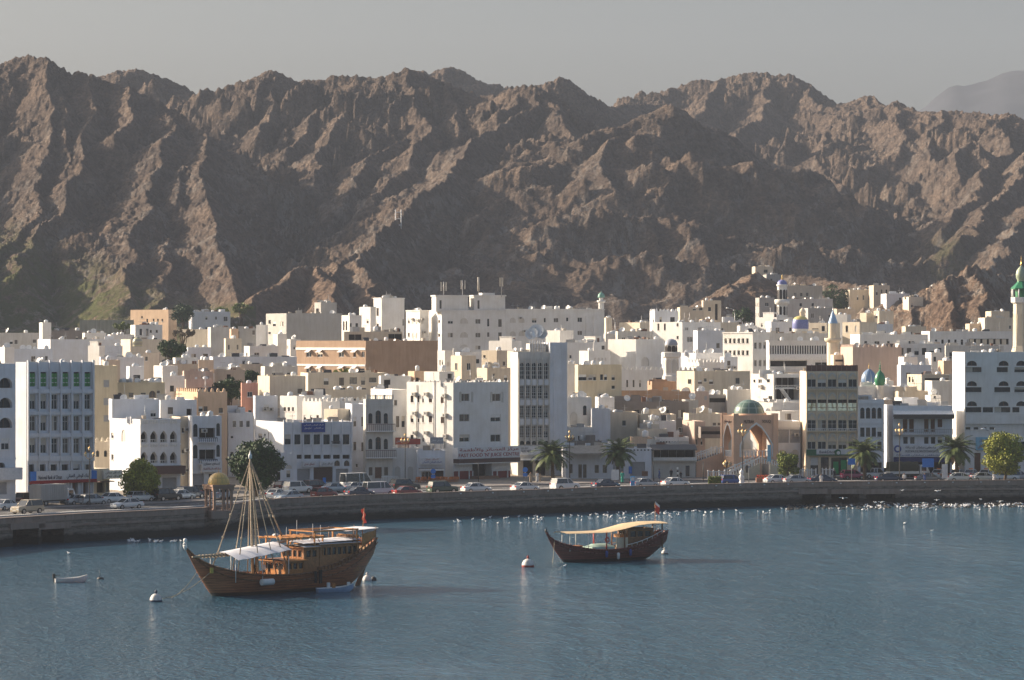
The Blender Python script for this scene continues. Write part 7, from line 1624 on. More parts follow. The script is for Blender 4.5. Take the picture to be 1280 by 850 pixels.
t = thing("ornamental_pillar", "white urn-topped ornamental pillar at the kerb before the gateway stair", "pillar", W(927, 505, None, 3.04)); b = MB(); b.lathe([(.75, 0), (.7, .25), (.45, .4), (.3, .8), (.45, 1.1), (.42, 1.5), (.2, 1.7), (.35, 1.95), (.3, 2.3), (.1, 2.5), (.02, 2.7)], WPAINT, 14); b.build("shaft", t)
def hill_lamp(label, px, yt, yb, Y, dirx):
    g = CAMZ + (CY - yb) * Y / F; t = thing("street_lamp", label, "street lamp", W(px, Y, None, g - 2)); H = (yb - yt) * Y / F + 2; b = MB(); b.path([(0, 0, 0), (0, 0, H * .75), (dirx * .4, 0, H * .93), (dirx * 1.6, 0, H)], [.12, .1, .09, .07], METAL, 6); b.build("pole", t); b = MB(); b.lathe([(.02, -.15), (.45, -.1), (.4, .1), (.05, .2)], WPAINT, 10, (dirx * 2.0, 0, H)); b.build("lamp_head", t)
hill_lamp("curved grey street lamp on the skyline right of the hotel minaret", 769, 396, 412, 830, -1); hill_lamp("curved grey street lamp on the hill road by the dark tree", 918.5, 385, 400, 870, -1); hill_lamp("white street lamp head over the cream edge wall behind the exchange's palm", 1238, 536, 560, 528, -.6)
# pale fence at the foot of the green slope
t = thing("fence", "pale panel fence at the foot of the green slope", "fence", W(100, 905, None, gz(-122, 905) - .6)); z1 = CAMZ + (CY - 400) * 905 / F - t.location.z
for i in range(13): b = MB(); b.box(i * 1.17, i * 1.17 + 1.12, -.06, .06, 0, z1, plaster("fence_panel", (.42, .40, .33), .4)); b.build("panel", t)
for i in range(14): b = MB(); b.box(i * 1.17 - .09, i * 1.17 + .02, -.12, .12, 0, z1 + .15, ROOFM); b.build("post", t)
# small white masts on the rocky spur
t = thing("pylon", "small pale lattice frame structure standing on the rocky spur", "pylon", W(498, 1250, None, CAMZ + (CY - 291) * 1250 / F)); H = 29 * 1250 / F
b = MB()
for x in (-1.1, 1.1):
    for y in (-.9, .9): b.tube((x, y, -3), (x, y, H), .16, .16, WPAINT, 5)
for z in (.5, 3, 5.5, 8): 
    for y in (-.9, .9): b.tube((-1.1, y, z), (1.1, y, z), .14, .14, WPAINT, 5)
b.build("lattice", t)
# plastic chairs outside the cafe: thirty small orange-brown chairs
CH = mat("orange_plastic", (.50, .17, .05), .5); cb = MB(); cb.box(-.22, .22, -.22, .22, .40, .45, CH); sb = cb.mesh("seat"); cb = MB(); cb.box(-.22, .22, .18, .22, .46, .85, CH); bb_ = cb.mesh("backrest"); cb = MB(); cb.box(-.02, .02, -.02, .02, 0, .4, CH); lb_ = cb.mesh("leg")
def chair(loc, rz):
    t = thing("plastic_chair", "orange-brown plastic chair set out in front of the small cafe", "chair", loc, rz, "chairs outside the cafe"); link("seat", sb, t); link("backrest", bb_, t)
    for x in (-.19, .19):
        for y in (-.19, .19): link("leg", lb_, t, (x, y, 0))
rs = random.Random(3)
for i in range(30): chair(W(521 + i * 1.75, 516 + rs.uniform(0, 3), None, 3.02), rs.uniform(0, 6.28))

# ------------------------------------------------------------------ people
SKIN = mat("skin", (.28, .15, .09), .6); HAIR = mat("dark_hair", (.02, .015, .012), .8)
def person_mesh(cloth, legs, robe, pose):
    """one continuous skinned figure about 1.72 m tall: robe or shirt and trousers"""
    bm = bmesh.new(); J = {}
    def v(n, p): J[n] = bm.verts.new(p)
    v('pel', (0, 0, .92)); v('che', (0, 0, 1.28)); v('nec', (0, 0, 1.46)); v('hd', (0, -.01, 1.60)); v('top', (0, 0, 1.70))
    sw = pose
    for s_, n in ((-1, 'l'), (1, 'r')):
        v('sh' + n, (s_ * .19, 0, 1.38)); v('el' + n, (s_ * .25, .03 * s_ * sw, 1.12)); v('ha' + n, (s_ * .25, -.08 - .12 * s_ * sw, .88)); v('hp' + n, (s_ * .09, 0, .86)); v('kn' + n, (s_ * .10, -.10 * s_ * sw, .48)); v('an' + n, (s_ * .10, .06 * s_ * sw, .08)); v('to' + n, (s_ * .11, .06 * s_ * sw - .16, .04))
    E = [('pel', 'che'), ('che', 'nec'), ('nec', 'hd'), ('hd', 'top')] + sum([[('che', 'sh' + n), ('sh' + n, 'el' + n), ('el' + n, 'ha' + n), ('pel', 'hp' + n), ('hp' + n, 'kn' + n), ('kn' + n, 'an' + n), ('an' + n, 'to' + n)] for n in 'lr'], [])
    for a, c in E: bm.edges.new((J[a], J[c]))
    me = bpy.data.meshes.new("p"); names = list(J); bm.verts.index_update(); idx = {n: J[n].index for n in names}; bm.to_mesh(me); bm.free()
    o = bpy.data.objects.new("p", me); COL.objects.link(o); sk = o.modifiers.new("s", 'SKIN'); R_ = dict(pel=(.17, .13), che=(.18, .12), nec=(.06, .06), hd=(.095, .11), top=(.07, .08))
    for n in 'lr':
        R_.update({'sh' + n: (.07, .07), 'el' + n: (.05, .05), 'ha' + n: (.035, .035), 'hp' + n: (.13, .13) if robe else (.10, .10), 'kn' + n: (.14, .12) if robe else (.07, .07), 'an' + n: (.13, .12) if robe else (.045, .045), 'to' + n: (.04, .035)})
    for n, i in idx.items(): me.skin_vertices[0].data[i].radius = R_[n]
    me.skin_vertices[0].data[idx['pel']].use_root = True
    ss = o.modifiers.new("u", 'SUBSURF'); ss.levels = ss.render_levels = 1
    bpy.context.view_layer.update(); m2 = bpy.data.meshes.new_from_object(o.evaluated_get(bpy.context.evaluated_depsgraph_get())); bpy.data.objects.remove(o)
    m2.materials.clear(); [m2.materials.append(m) for m in (cloth, legs, SKIN, HAIR)]
    for p in m2.polygons:
        z = p.center.z; x = abs(p.center.x); p.use_smooth = True
        p.material_index = 3 if z > 1.64 else 2 if z > 1.44 or (x > .2 and z < 1.0) else (0 if z > .88 or robe and z > .1 else (1 if z > .1 else 3))
    return m2
CLW = mat("white_cloth", (.75, .74, .70), .9); CLB = mat("blue_cloth", (.05, .09, .26), .9); CLG = mat("green_cloth", (.06, .42, .30), .9); CLD = mat("dark_cloth", (.03, .03, .035), .9); CLT = mat("tan_cloth", (.42, .32, .22), .9)
PM = {}
def person(label, px, Y, kind, rz=0.0, z=3.04, xyz=None, s=1.0):
    if kind not in PM: PM[kind] = person_mesh(*{'white': (CLW, CLW, True, .3), 'tan': (CLT, CLT, True, .3), 'blue': (CLB, CLB, False, 1.0), 'green': (CLG, CLG, True, .4), 'dark': (CLD, CLD, False, .6), 'whiteblack': (CLW, CLD, False, .8)}[kind])
    o = link("person", PM[kind], None, xyz or W(px, Y, None, z), rz); o.scale = (s, s, s); tag(o, label, "person"); return o
person("person in a long pale robe standing by the first palm, the left of a pair", 663.5, 516, 'tan'); person("person in a white robe standing by the first palm, the right of a pair", 671.5, 517, 'white'); person("shorter person in tan clothes beside the robed pair by the palm", 675, 519, 'tan', 0, 3.04, None, .8)
person("person in bright green clothing right of the white notice stand", 778, 515, 'green', 0, 3.04, None, 1.1); person("person in blue walking past the restaurant arches", 824, 527, 'blue', 1.2, 3.04, None, 1.05); person("person in dark clothes standing at the restaurant arches", 839, 528, 'dark'); person("person in dark clothes sitting height by the banded pole", 851, 526, 'dark', 0, 3.04, None, .8)
person("person in white shirt and black trousers leaning at the parapet by the canvas truck", 1130.5, wallY(1130) + 1.4, 'whiteblack', 0, 3.05, None, 1.05); person("person in white at the parapet in front of the navy sedan", 1026.5, wallY(1026) + 1.4, 'white', 0, 3.05, None, 1.05); person("person in white robe standing under the broad yellow-green tree", 1242.5, wallY(1242) + 3, 'white', .5, 3.05); person("person in blue by the dark grey sedan", 1156, wallY(1156) + 3, 'blue', .5, 3.05); person("person in a black coat at the gate of the beige bank's fence", 1043, 526, 'dark')

# ------------------------------------------------------------------ boats
HULLM = mat("oiled_hull_planks", (.22, .105, .045), .42, 0, .5, .35, 1.0, .2); DKHULL = mat("dark_red_hull", (.075, .02, .016), .4, 0, .5, .3, 2); TEAK = mat("varnished_teak", (.46, .20, .06), .38, 0, .5, .25, 3); TEAKD = mat("dark_teak", (.20, .09, .035), .5, 0, .5, .3, 3)
CANV = mat("white_canvas", (.72, .72, .74), .9, 0, .1, .06, 1.5); TANC = mat("tan_canvas", (.66, .50, .31), .9, 0, .1, .08, 1.5); ROPE = mat("old_rope", (.46, .37, .26), .9); SPAR = mat("weathered_spar", (.42, .33, .23), .7, 0, .3, .3, 5); DECK = mat("deck_boards", (.42, .27, .15), .7, 0, .3, .25, 4)
def plank_mat(name, c, dark):
    m, nt, b = newmat(name); tc = nt.nodes.new("ShaderNodeTexCoord"); sx = nt.nodes.new("ShaderNodeSeparateXYZ"); nt.links.new(tc.outputs['Object'], sx.inputs[0])
    m1 = N(nt, 'Math', operation='MULTIPLY'); nt.links.new(sx.outputs['Z'], m1.inputs[0]); m1.inputs[1].default_value = 24.0
    s1 = N(nt, 'Math', operation='SINE'); nt.links.new(m1.outputs[0], s1.inputs[0]); mp = nt.nodes.new("ShaderNodeMapping"); mp.inputs['Scale'].default_value = (.35, .35, 3.0); nt.links.new(tc.outputs['Object'], mp.inputs[0])
    n = N(nt, 'TexNoise', Scale=1.6, Detail=6.0, Roughness=.7); nt.links.new(mp.outputs[0], n.inputs['Vector'])
    r = ramp(nt, n.outputs['Fac'], [(.3, tuple(x * .55 for x in c)), (.5, c), (.72, tuple(x * 1.5 for x in c))]); r2 = ramp(nt, s1.outputs[0], [(.86, 1.0), (.99, .45)])
    a = mixc(nt, 1.0, r.outputs[0], r2.outputs[0], 'MULTIPLY'); geo = nt.nodes.new("ShaderNodeNewGeometry"); s2 = nt.nodes.new("ShaderNodeSeparateXYZ"); nt.links.new(geo.outputs['Position'], s2.inputs[0])
    wl = ramp(nt, s2.outputs['Z'], [(.28, 1.0), (.40, 0.0)]); a = mixc(nt, wl.outputs[0], a, dark); nt.links.new(a, b.inputs['Base Color']); b.inputs['Roughness'].default_value = .42
    bp = N(nt, 'Bump', Strength=.5, Distance=.03); nt.links.new(r2.outputs[0], bp.inputs['Height']); nt.links.new(bp.outputs[0], b.inputs['Normal']); return m
HULLM = plank_mat("oiled_planks", (.38, .135, .055), (.06, .03, .018)); DKHULL = plank_mat("dark_red_planks", (.17, .045, .034), (.03, .015, .015))
def hull(t, st, m, inner, rail_m):
    """st: stations (x, half beam, keel z, sheer z); the plating is closed under the water"""
    n = 11; rows = []; rin = []
    for x, hb, kz, sz in st:
        r = []; ri = []
        for i in range(-n, n + 1):
            a = abs(i) / n; y = hb * (a ** .62) * (1.0 - .04 * a); z = kz + (sz - kz) * (a ** 1.9); r.append((x, math.copysign(y, i), z)); ri.append((x, math.copysign(max(0, y - .09), i), z + .02))
        rows.append(r); rin.append(ri)
    b = MB(); b.grid(rows, m, True); b.poly(rows[-1], m); b.build("hull", t)
    b = MB(); b.grid([r[:6] for r in rin][::-1], inner, True); b.grid([r[-6:] for r in rin][::-1], inner, True); b.build("bulwark_lining", t)
    for sg in (-1, 1):
        b = MB(); pts = [(x, sg * hb * .96, sz) for x, hb, kz, sz in st]; b.path(pts, [.11] * len(pts), rail_m, 6); pts = [(x, sg * hb * 1.0, kz + (sz - kz) * .80) for x, hb, kz, sz in st]; b.path(pts, [.06] * len(pts), rail_m, 5); b.build("rubbing_strake", t)
    return rows
def interp_st(keys, n=34):
    xs = np.linspace(keys[0][0], keys[-1][0], n); k = np.array(keys); out = []
    for x in xs:
        v = []
        for c in (1, 2, 3):
            j = int(np.clip(np.searchsorted(k[:, 0], x) - 1, 0, len(k) - 2)); x0, x1 = k[j, 0], k[j + 1, 0]; tt = (x - x0) / (x1 - x0); m0 = (k[j + 1, c] - k[max(j - 1, 0), c]) / (x1 - k[max(j - 1, 0), 0]); j2 = min(j + 2, len(k) - 1); m1 = (k[j2, c] - k[j, c]) / (k[j2, 0] - x0); h = x1 - x0
            v.append((2 * tt ** 3 - 3 * tt ** 2 + 1) * k[j, c] + (tt ** 3 - 2 * tt ** 2 + tt) * h * m0 + (-2 * tt ** 3 + 3 * tt ** 2) * k[j + 1, c] + (tt ** 3 - tt ** 2) * h * m1)
        out.append((float(x), max(.04, float(v[0])), float(v[1]), float(v[2])))
    return out
# the big dhow, bow towards the camera's left
t = D1 = thing("wooden_dhow", "large varnished wooden dhow with tall rigged mast, white awning and long windowed cabin", "dhow", (-30.2, 325.0, 0), math.radians(45)); t.scale = (.925, 1, 1)
st = interp_st([(-4.0, .06, 4.75, 5.0), (-3, .28, 3.3, 4.15), (-2, .62, 2.0, 3.55), (-1, 1.05, .9, 3.1), (0, 1.5, -.1, 2.8), (2, 2.2, -.7, 2.35), (4, 2.6, -.9, 2.1), (8, 2.85, -.95, 1.9), (12, 2.85, -.95, 2.0), (15, 2.7, -.8, 2.25), (18, 2.4, -.35, 3.0), (20, 2.15, .5, 3.85), (22, 1.85, 2.1, 4.7), (22.6, 1.7, 2.8, 5.05)])
hull(t, st, HULLM, TEAKD, TEAKD)
def deck_part(t, name, x0, x1, z0, z1, w, m):
    b = MB(); xs = np.linspace(x0, x1, 10); b.grid([[(x, -w(x), z0 + (z1 - z0) * (x - x0) / (x1 - x0)), (x, w(x), z0 + (z1 - z0) * (x - x0) / (x1 - x0))] for x in xs][::-1], m, False); b.build(name, t)
hbw = lambda x: float(np.interp(x, [s[0] for s in st], [s[1] for s in st])) * .93
deck_part(t, "deck", -2.0, 16.5, 2.0, 1.25, hbw, DECK); deck_part(t, "poop_deck", 16.5, 22.4, 3.0, 4.2, hbw, DECK)
b = MB(); b.path([(-4.05, 0, 4.9), (-4.25, 0, 5.35), (-4.1, 0, 5.7)], [.16, .2, .12], WPAINT, 8); b.lathe([(.02, -.1), (.22, 0), (.2, .25), (.02, .35)], WPAINT, 10, (-4.15, 0, 5.7)); b.build("stem_head", t)
b = MB(); b.box(-1.75, -1.35, -1.32, -1.18, 2.45, 3.0, mat("gold_badge", (.5, .38, .08), .4)); b.build("bow_badge", t)
def windowed_wall(t, name, M, U, V, ops, m):
    b = MB(); face_panel(b, M, U, V, ops, m, .12); o = b.build(name, t)
    for op in ops:
        b = MB(); b.poly([M @ Vector(p) for p in ((op[1], .11, op[3]), (op[2], .11, op[3]), (op[2], .11, op[4]), (op[1], .11, op[4]))], CARGL)
        for x0, x1, z0, z1 in ((op[1], op[2], op[3] - .06, op[3]), (op[1], op[2], op[4], op[4] + .06)): b.box(x0, x1, -.03, -.003, z0, z1, TEAK, M)
        b.build("window", o)
def cabin(t, x0, x1, w, z0, z1, nside, nfront, zw0, zw1, m, roof_m, over=.3, roof=True):
    L = x1 - x0
    def row(U, n, mg=.25): return [('r', mg + (U - 2 * mg) * (i + .15) / n, mg + (U - 2 * mg) * (i + .85) / n, zw0 - z0, zw1 - z0) for i in range(n)]
    windowed_wall(t, "cabin_side", Matrix.Translation((x0, -w, z0)), L, z1 - z0, row(L, nside), m); windowed_wall(t, "cabin_side", Matrix.Translation((x1, w, z0)) @ Matrix.Rotation(math.pi, 4, 'Z'), L, z1 - z0, row(L, nside), m)
    windowed_wall(t, "cabin_front", Matrix.Translation((x0, w, z0)) @ Matrix.Rotation(-math.pi / 2, 4, 'Z'), 2 * w, z1 - z0, row(2 * w, nfront), m)
    b = MB(); b.poly([(x1, -w, z0), (x1, w, z0), (x1, w, z1), (x1, -w, z1)], m); b.build("cabin_back", t)
    if roof:
        b = MB(); n = 8; rows = [[(x, w * 1.0 * math.cos(math.pi * i / n) * (1 + over / w), z1 + .16 * math.sin(math.pi * i / n)) for i in range(n + 1)] for x in (x0 - over, x1 + over * .4)]
        b.grid(rows, roof_m, True); b.box(x0 - over, x1 + over * .4, -w - over, w + over, z1 - .09, z1 + .005, TEAK); b.build("cabin_roof", t)
cabin(t, 8.6, 11.6, 1.75, 1.4, 3.25, 3, 4, 2.35, 2.95, TEAK, TEAK, .35); CABW = mat('cabin_wood', (.36, .17, .07), .45, 0, .4, .25, 3); cabin(t, 11.3, 13.6, 1.8, 1.5, 4.55, 2, 4, 3.5, 4.2, CABW, CANV, .25); cabin(t, 13.62, 19.6, 1.85, 1.7, 4.75, 7, 1, 3.6, 4.4, CABW, CANV, .2)
b = MB(); rows = [[(x, 2.02 * math.cos(math.pi * i / 6), 4.92 + .14 * math.sin(math.pi * i / 6) + (x - 11) * .015) for i in range(7)] for x in (11.0, 13, 15, 17, 19.8)]; b.grid(rows, CANV, True); b.build("roof_cover", t)
# masts and shrouds
mx, mz = 5.1, 13.8
b = MB(); b.tube((mx + .4, 0, 1), (mx, 0, mz + .15), .19, .10, SPAR, 10); b.build("mast", t); b = MB(); b.lathe([(.02, 0), (.2, .05), (.2, .4), (.12, .5), (.02, .9)], WPAINT, 8, (mx, 0, mz)); b.build("masthead", t)
for (x, y, z, r) in ((1.6, -1.9, 2.4, .075), (1.2, 1.9, 2.4, .075), (4.2, -2.4, 2.1, .07), (4.8, 2.5, 2.1, .07), (6.6, -2.5, 2.0, .07), (7.0, 2.5, 2.0, .07), (8.6, -2.4, 2.1, .085), (9.0, 2.3, 2.1, .06), (10.2, .2, 5.2, .10)):
    b = MB(); b.tube((mx, 0, mz - .1), (x, y, z), r * .62, r * .9, SPAR if r > .072 else ROPE, 6)
    if r > .072:
        p0, p1 = Vector((mx, 0, mz)), Vector((x, y, z))
        for q in range(3, 9, 2): p = p0.lerp(p1, q / 10); b.tube(p - Vector((0, 0, .12)), p + Vector((0, 0, .12)), r * 1.7, r * 1.7, ROPE, 6)
    b.build("shroud", t)
b = MB(); b.path([(mx + .7, -.3, 2.2), (mx + .55, -.25, 6), (mx + .3, -.2, 10.8)], [.14, .13, .10], SPAR, 8)
for q in range(12): b.tube((mx + .68 - q * .03, -.3, 2.6 + q * .65), (mx + .68 - q * .03, -.3, 2.7 + q * .65), .19, .19, ROPE, 8)
b.build("rolled_spar", t)
b = MB(); b.path([(-3.6, -.5, 4.15), (2.0, -.3, 4.2), (8, 0, 4.85), (15.5, .2, 5.9)], [.10, .15, .16, .09], SPAR, 8)
for q in range(9): x = -2.6 + q * .5; b.tube((x, -.45, 4.13), (x + .15, -.45, 4.15), .2, .2, ROPE, 8)
b.build("yard", t)
# front awning: a cloth laid over the yard
b = MB(); rows = []
for i in range(13):
    x = 1.0 + i * .64; zc = 4.25 + (x - 1.0) * .10; sag = .07 * math.sin(i * 1.9); rows.append([(x, -2.7, zc - .55 + sag * .6), (x, -1.7, zc - .18 + sag), (x, -.6, zc + .12), (x, .4, zc + .14), (x, 1.4, zc - .12 - sag), (x, 2.5, zc - .5)])
b.grid(rows, CANV, True); b.grid([[(p[0], p[1], p[2] - .025) for p in r] for r in rows][::-1], CANV, True); b.build("foredeck_awning", t)
for x, y in ((1.2, -2.0), (1.2, 2.0), (4.6, -2.5), (4.6, 2.5), (8.4, -2.5), (8.4, 2.5)): b = MB(); b.tube((x, y, 1.4), (x, y, 3.85), .045, .045, WPAINT, 6); b.build("awning_post", t)
b = MB()
for y in (-1.7, 1.7): b.box(7.9, 14.4, y - .07, y + .07, 5.45, 5.6, TEAK)
for x in np.linspace(8.0, 14.2, 7): b.box(x - .06, x + .06, -1.9, 1.9, 5.6, 5.7, TEAK)
for x in (9.0, 14.2):
    for y in (-1.7, 1.7): b.box(x - .07, x + .07, y - .07, y + .07, 3.2, 5.45, TEAK); b.tube((x, y, 4.5), (x - .8 if x > 10 else x + .8, y, 5.45), .05, .05, TEAK, 5)
b.build("timber_frame", t); b = MB()
for y in (-1.9, 1.9): b.box(12.6, 19.4, y - .07, y + .07, 6.05, 6.2, TEAK); [b.box(x - .07, x + .07, y - .07, y + .07, 4.2, 6.05, TEAK) for x in (12.8, 19.2)]
for x in (12.7, 19.3): b.box(x - .07, x + .07, -1.97, 1.97, 6.05, 6.19, TEAK)
b.build("timber_frame", t)
b = MB(); rows = [[(x, y, 6.05 + (x - 18) * .03 - .05 * y * y * .3) for y in (-1.9, -1, 0, 1, 1.9)] for x in (17.6, 19, 20.5, 22.6)]; b.grid(rows, CANV, True); b.grid([[(p[0], p[1], p[2] - .03) for p in r] for r in rows][::-1], CANV, True); b.build("stern_awning", t)
for x, y in ((22.3, -1.7), (22.3, 1.7), (18.6, -1.9), (18.6, 1.9)): b = MB(); b.tube((x, y, 4.3), (x, y, 6.3), .06, .06, TEAKD, 6); b.build("awning_post", t)
b = MB(); b.box(19.7, 19.8, -1.6, 1.6, 3.6, 5.5, TEAK); [b.box(19.62, 19.70, -1.5 + q * .42, -1.2 + q * .42, 3.7, 5.4, TEAKD) for q in range(8)]; b.poly([(19.9, -1.95, 4.3), (22.2, -1.8, 5.2), (22.2, -1.8, 5.9), (19.9, -1.95, 5.6)], TEAK); b.build("stern_bulkhead", t)
for sg in (-1, 1):
    b = MB()
    for x in np.linspace(12.5, 21.5, 17):
        z = float(np.interp(x, [s[0] for s in st], [s[3] for s in st])); y = sg * hbw(x) * 1.02; b.box(x - .06, x + .06, y - .05, y + .05, z, z + .42, TEAKD)
    pts = [(x, sg * hbw(x) * 1.02, float(np.interp(x, [s[0] for s in st], [s[3] for s in st])) + .44) for x in np.linspace(12.4, 21.6, 12)]; b.path(pts, [.06] * 12, TEAKD, 6); b.build("stern_railing", t)
b = MB(); b.tube((4.0, -2.98, 1.35), (5.6, -3.05, 1.35), .33, .33, WPAINT, 14); b.build("fender", t); b = MB(); b.box(12.5, 12.9, -3.0, -2.9, .8, 2.2, TYRE); b.box(11.8, 12.1, -3.0, -2.9, .9, 2.1, TYRE); b.build("tyre_fender", t)
b = MB(); b.box(.2, 1.2, -.9, .3, 2.0, 2.75, WPAINT); b.box(2.4, 3.4, -.3, 1.0, 1.7, 2.2, TEAK); b.box(5.6, 7.8, -1.9, -1.3, 1.55, 1.95, TEAK); b.box(5.6, 7.8, 1.2, 1.9, 1.55, 1.95, TEAK); b.build("deck_locker", t)
b = MB(); b.lathe([(.02, 0), (.35, .02), (.35, .16), (.02, .28)], WPAINT, 12, (9.4, .6, 5.7)); b.lathe([(.02, 0), (.3, .02), (.3, .16), (.02, .28)], WPAINT, 12, (14.6, .5, 5.0)); b.build("radar_dome", t)
b = MB(); [b.tube((x, y, 5.0), (x, y, z), .03, .02, WPAINT, 5) for x, y, z in ((13.2, -1.2, 6.9), (12.9, 1.0, 7.2), (16.0, .5, 6.6), (10.6, .2, 6.6))]; b.build("aerial", t)
b = MB(); b.tube((22.2, .3, 5.4), (22.5, .3, 8.2), .05, .03, TEAK, 6); o = b.build("flag_pole", t); b = MB(); rows = [[(22.5 + .03 * j - .05 * i, .3 + .12 * math.sin(j * 1.3) + .10 * i, 8.1 - j * .17 - .02 * i) for i in range(4)] for j in range(10)]; b.grid(rows, REDP, True); b.build("flag", o)
b = MB(); b.poly([(20.9, .06, .2), (22.5, .06, 2.7), (22.75, .06, 2.7), (21.3, .06, -.5), (20.6, .06, -.5)], TEAKD); b.poly([(20.9, -.06, .2), (22.5, -.06, 2.7), (22.75, -.06, 2.7), (21.3, -.06, -.5), (20.6, -.06, -.5)][::-1], TEAKD);  b.build("rudder", t)
MD = Matrix.Translation((-30.2, 325.0, 0)) @ Matrix.Rotation(math.radians(45), 4, 'Z') @ Matrix.Diagonal((.925, 1, 1, 1))
for (x, y, z, k, lb) in ((6.3, -.9, 1.6, 'whiteblack', "person in white on the big dhow's deck under the awning, nearest the fender"), (5.7, -.2, 1.62, 'dark', "person in dark clothes on the big dhow's deck beside the one in white"), (7.3, -.6, 1.6, 'dark', "person in dark clothes at the big dhow's orange cabin front"), (2.2, -.9, 1.8, 'blue', "person in blue sitting forward under the big dhow's awning"), (8.2, -1.3, 1.5, 'tan', "person in tan clothes by the big dhow's cabin corner")):
    person(lb, 0, 0, k, 1.0, 0, MD @ Vector((x, y, z - .05)), .95 if x != 2.2 else .75)
def rope(label, pts, sag=.8, r=.035):
    b = MB(); a, c = Vector(pts[0]), Vector(pts[1]); P = [a.lerp(c, i / 10) - Vector((0, 0, sag * 4 * (i / 10) * (1 - i / 10))) for i in range(11)]; P = [Vector((p.x, p.y, max(p.z, -.05))) for p in P]; b.path(P, [r] * 11, ROPE, 5); o = b.build("mooring_rope"); tag(o, label, "rope")
rope("mooring rope from the big dhow's bow to the white buoy", (MD @ Vector((-1.2, -.8, 2.6)), W(203, 318, None, .3)), .5); rope("second slack mooring rope falling from the big dhow's bow", (MD @ Vector((-2.2, .3, 2.6)), W(214, 322, None, .05)), .4)
# the smaller dhow
X0, Y0 = 6.14, 374.4; t = thing("wooden_dhow", "smaller dark red dhow shaded by a long tan canopy", "dhow", (X0, Y0, 0), math.radians(30)); MS = Matrix.Translation((X0, Y0, 0)) @ Matrix.Rotation(math.radians(30), 4, 'Z')
st = interp_st([(-2.5, .05, 3.35, 3.65), (-2.0, .12, 2.45, 3.0), (-1.4, .35, 1.5, 2.55), (-.7, .65, .7, 2.25), (0, .95, -.05, 2.05), (1.5, 1.45, -.5, 1.72), (4, 1.8, -.6, 1.4), (7, 1.85, -.6, 1.45), (9, 1.75, -.5, 1.75), (11, 1.5, .0, 2.3), (12.6, 1.25, .95, 2.9), (13.85, .9, 1.9, 3.35)])
hull(t, st, DKHULL, TEAKD, DKHULL); hbw = lambda x: float(np.interp(x, [s[0] for s in st], [s[1] for s in st])) * .93
deck_part(t, "deck", -.8, 12.8, 1.1, 1.6, hbw, DECK); b = MB(); b.lathe([(.02, -.1), (.16, 0), (.14, .3), (.02, .4)], DARKM, 8, (-2.5, 0, 3.6)); b.build("stem_head", t)
cz = [(-.6, 3.62), (2, 3.58), (5, 3.6), (7, 3.92), (9, 4.32), (11, 4.5), (13.2, 4.46)]; b = MB(); rows = [[(x, y * (1.35 + .35 * min(1, max(0, (x - 3) / 5))), z - .10 * abs(y) ** 2 * 1.2 + .02 * math.sin(x * 2.2)) for y in (-1.15, -.6, 0, .6, 1.15)] for x, z in cz]
b.grid(rows, TANC, True); b.grid([[(p[0], p[1], p[2] - .03) for p in r] for r in rows][::-1], TANC, True); b.build("canopy", t)
for x in (.2, 2.4, 4.9, 7.4, 10, 12.9):
    for y in (-1, 1): yy = y * min(1.45, hbw(x) * .95); b = MB(); th2 = .09 if 4 < x < 9 or x > 12 else .04; b.tube((x, yy, 1.3), (x, yy, float(np.interp(x, [c[0] for c in cz], [c[1] for c in cz])) - .12), th2, th2, REDP if x == 4.9 else (TEAKD if x > 5 else WPAINT), 6); b.build("canopy_post", t)
cabin(t, 8.0, 11.6, 1.15, 1.5, 3.75, 3, 2, 2.75, 3.45, TEAKD, TANC, .1, False); b = MB(); b.box(6.4, 8.0, -1.2, -1.12, 1.4, 2.75, CREAMP); b.box(7.2, 8.0, -.7, .7, 2.7, 3.1, TEAK); b.build("side_panel", t)
b = MB(); rows = [[(x, y, 1.75 + .28 * (1 - (y / 1.15) ** 2) * (1 if .2 < (x - 3.0) / 3.2 < .9 else .3)) for y in np.linspace(-1.3, 1.0, 7)] for x in np.linspace(3.0, 6.2, 8)]; b.grid(rows, mat("pale_teal_cover", (.42, .58, .52), .8), True); b.box(3.05, 6.15, -1.28, .95, 1.3, 1.72, mat("pale_teal_cover", (0, 0, 0))); b.build("covered_hatch", t)
b = MB(); b.box(1.2, 2.0, -.8, .2, 1.3, 1.95, TEAK); b.box(-.3, .4, -.5, .3, 1.5, 1.85, CREAMP); b.build("deck_box", t)
for x, m, zz in ((3.4 + 1.2, SIGNB, 1.2), (6.2, WPAINT, .95), (7.9, SIGNB, 1.3)): b = MB(); b.lathe([(.02, -.42), (.16, -.3), (.18, .3), (.02, .42)], m, 10, (x, -hbw(x) * 1.07 - .12, zz - .3)); b.build("fender", t)
b = MB(); tor = [(4.9 + 0, -1.5 + .0, 2.4)]; rows = [[(4.9 + (.27 + .07 * math.cos(q)) * math.cos(a), -1.56 + .07 * math.sin(q), 2.55 + (.27 + .07 * math.cos(q)) * math.sin(a)) for q in [k * math.pi / 3 for k in range(6)]] for a in [k * math.pi / 8 for k in range(17)]]; b.grid(rows, REDP, True, True); b.build("lifebuoy", t)
for sg in (-1, 1):
    b = MB(); pts = [(x, sg * hbw(x), float(np.interp(x, [s[0] for s in st], [s[3] for s in st])) + .38) for x in np.linspace(7.5, 13.6, 9)]; b.path(pts, [.05] * 9, WPAINT, 6); [b.tube(p, (p[0], p[1], p[2] - .4), .035, .035, WPAINT, 5) for p in pts]; b.build("stern_railing", t)
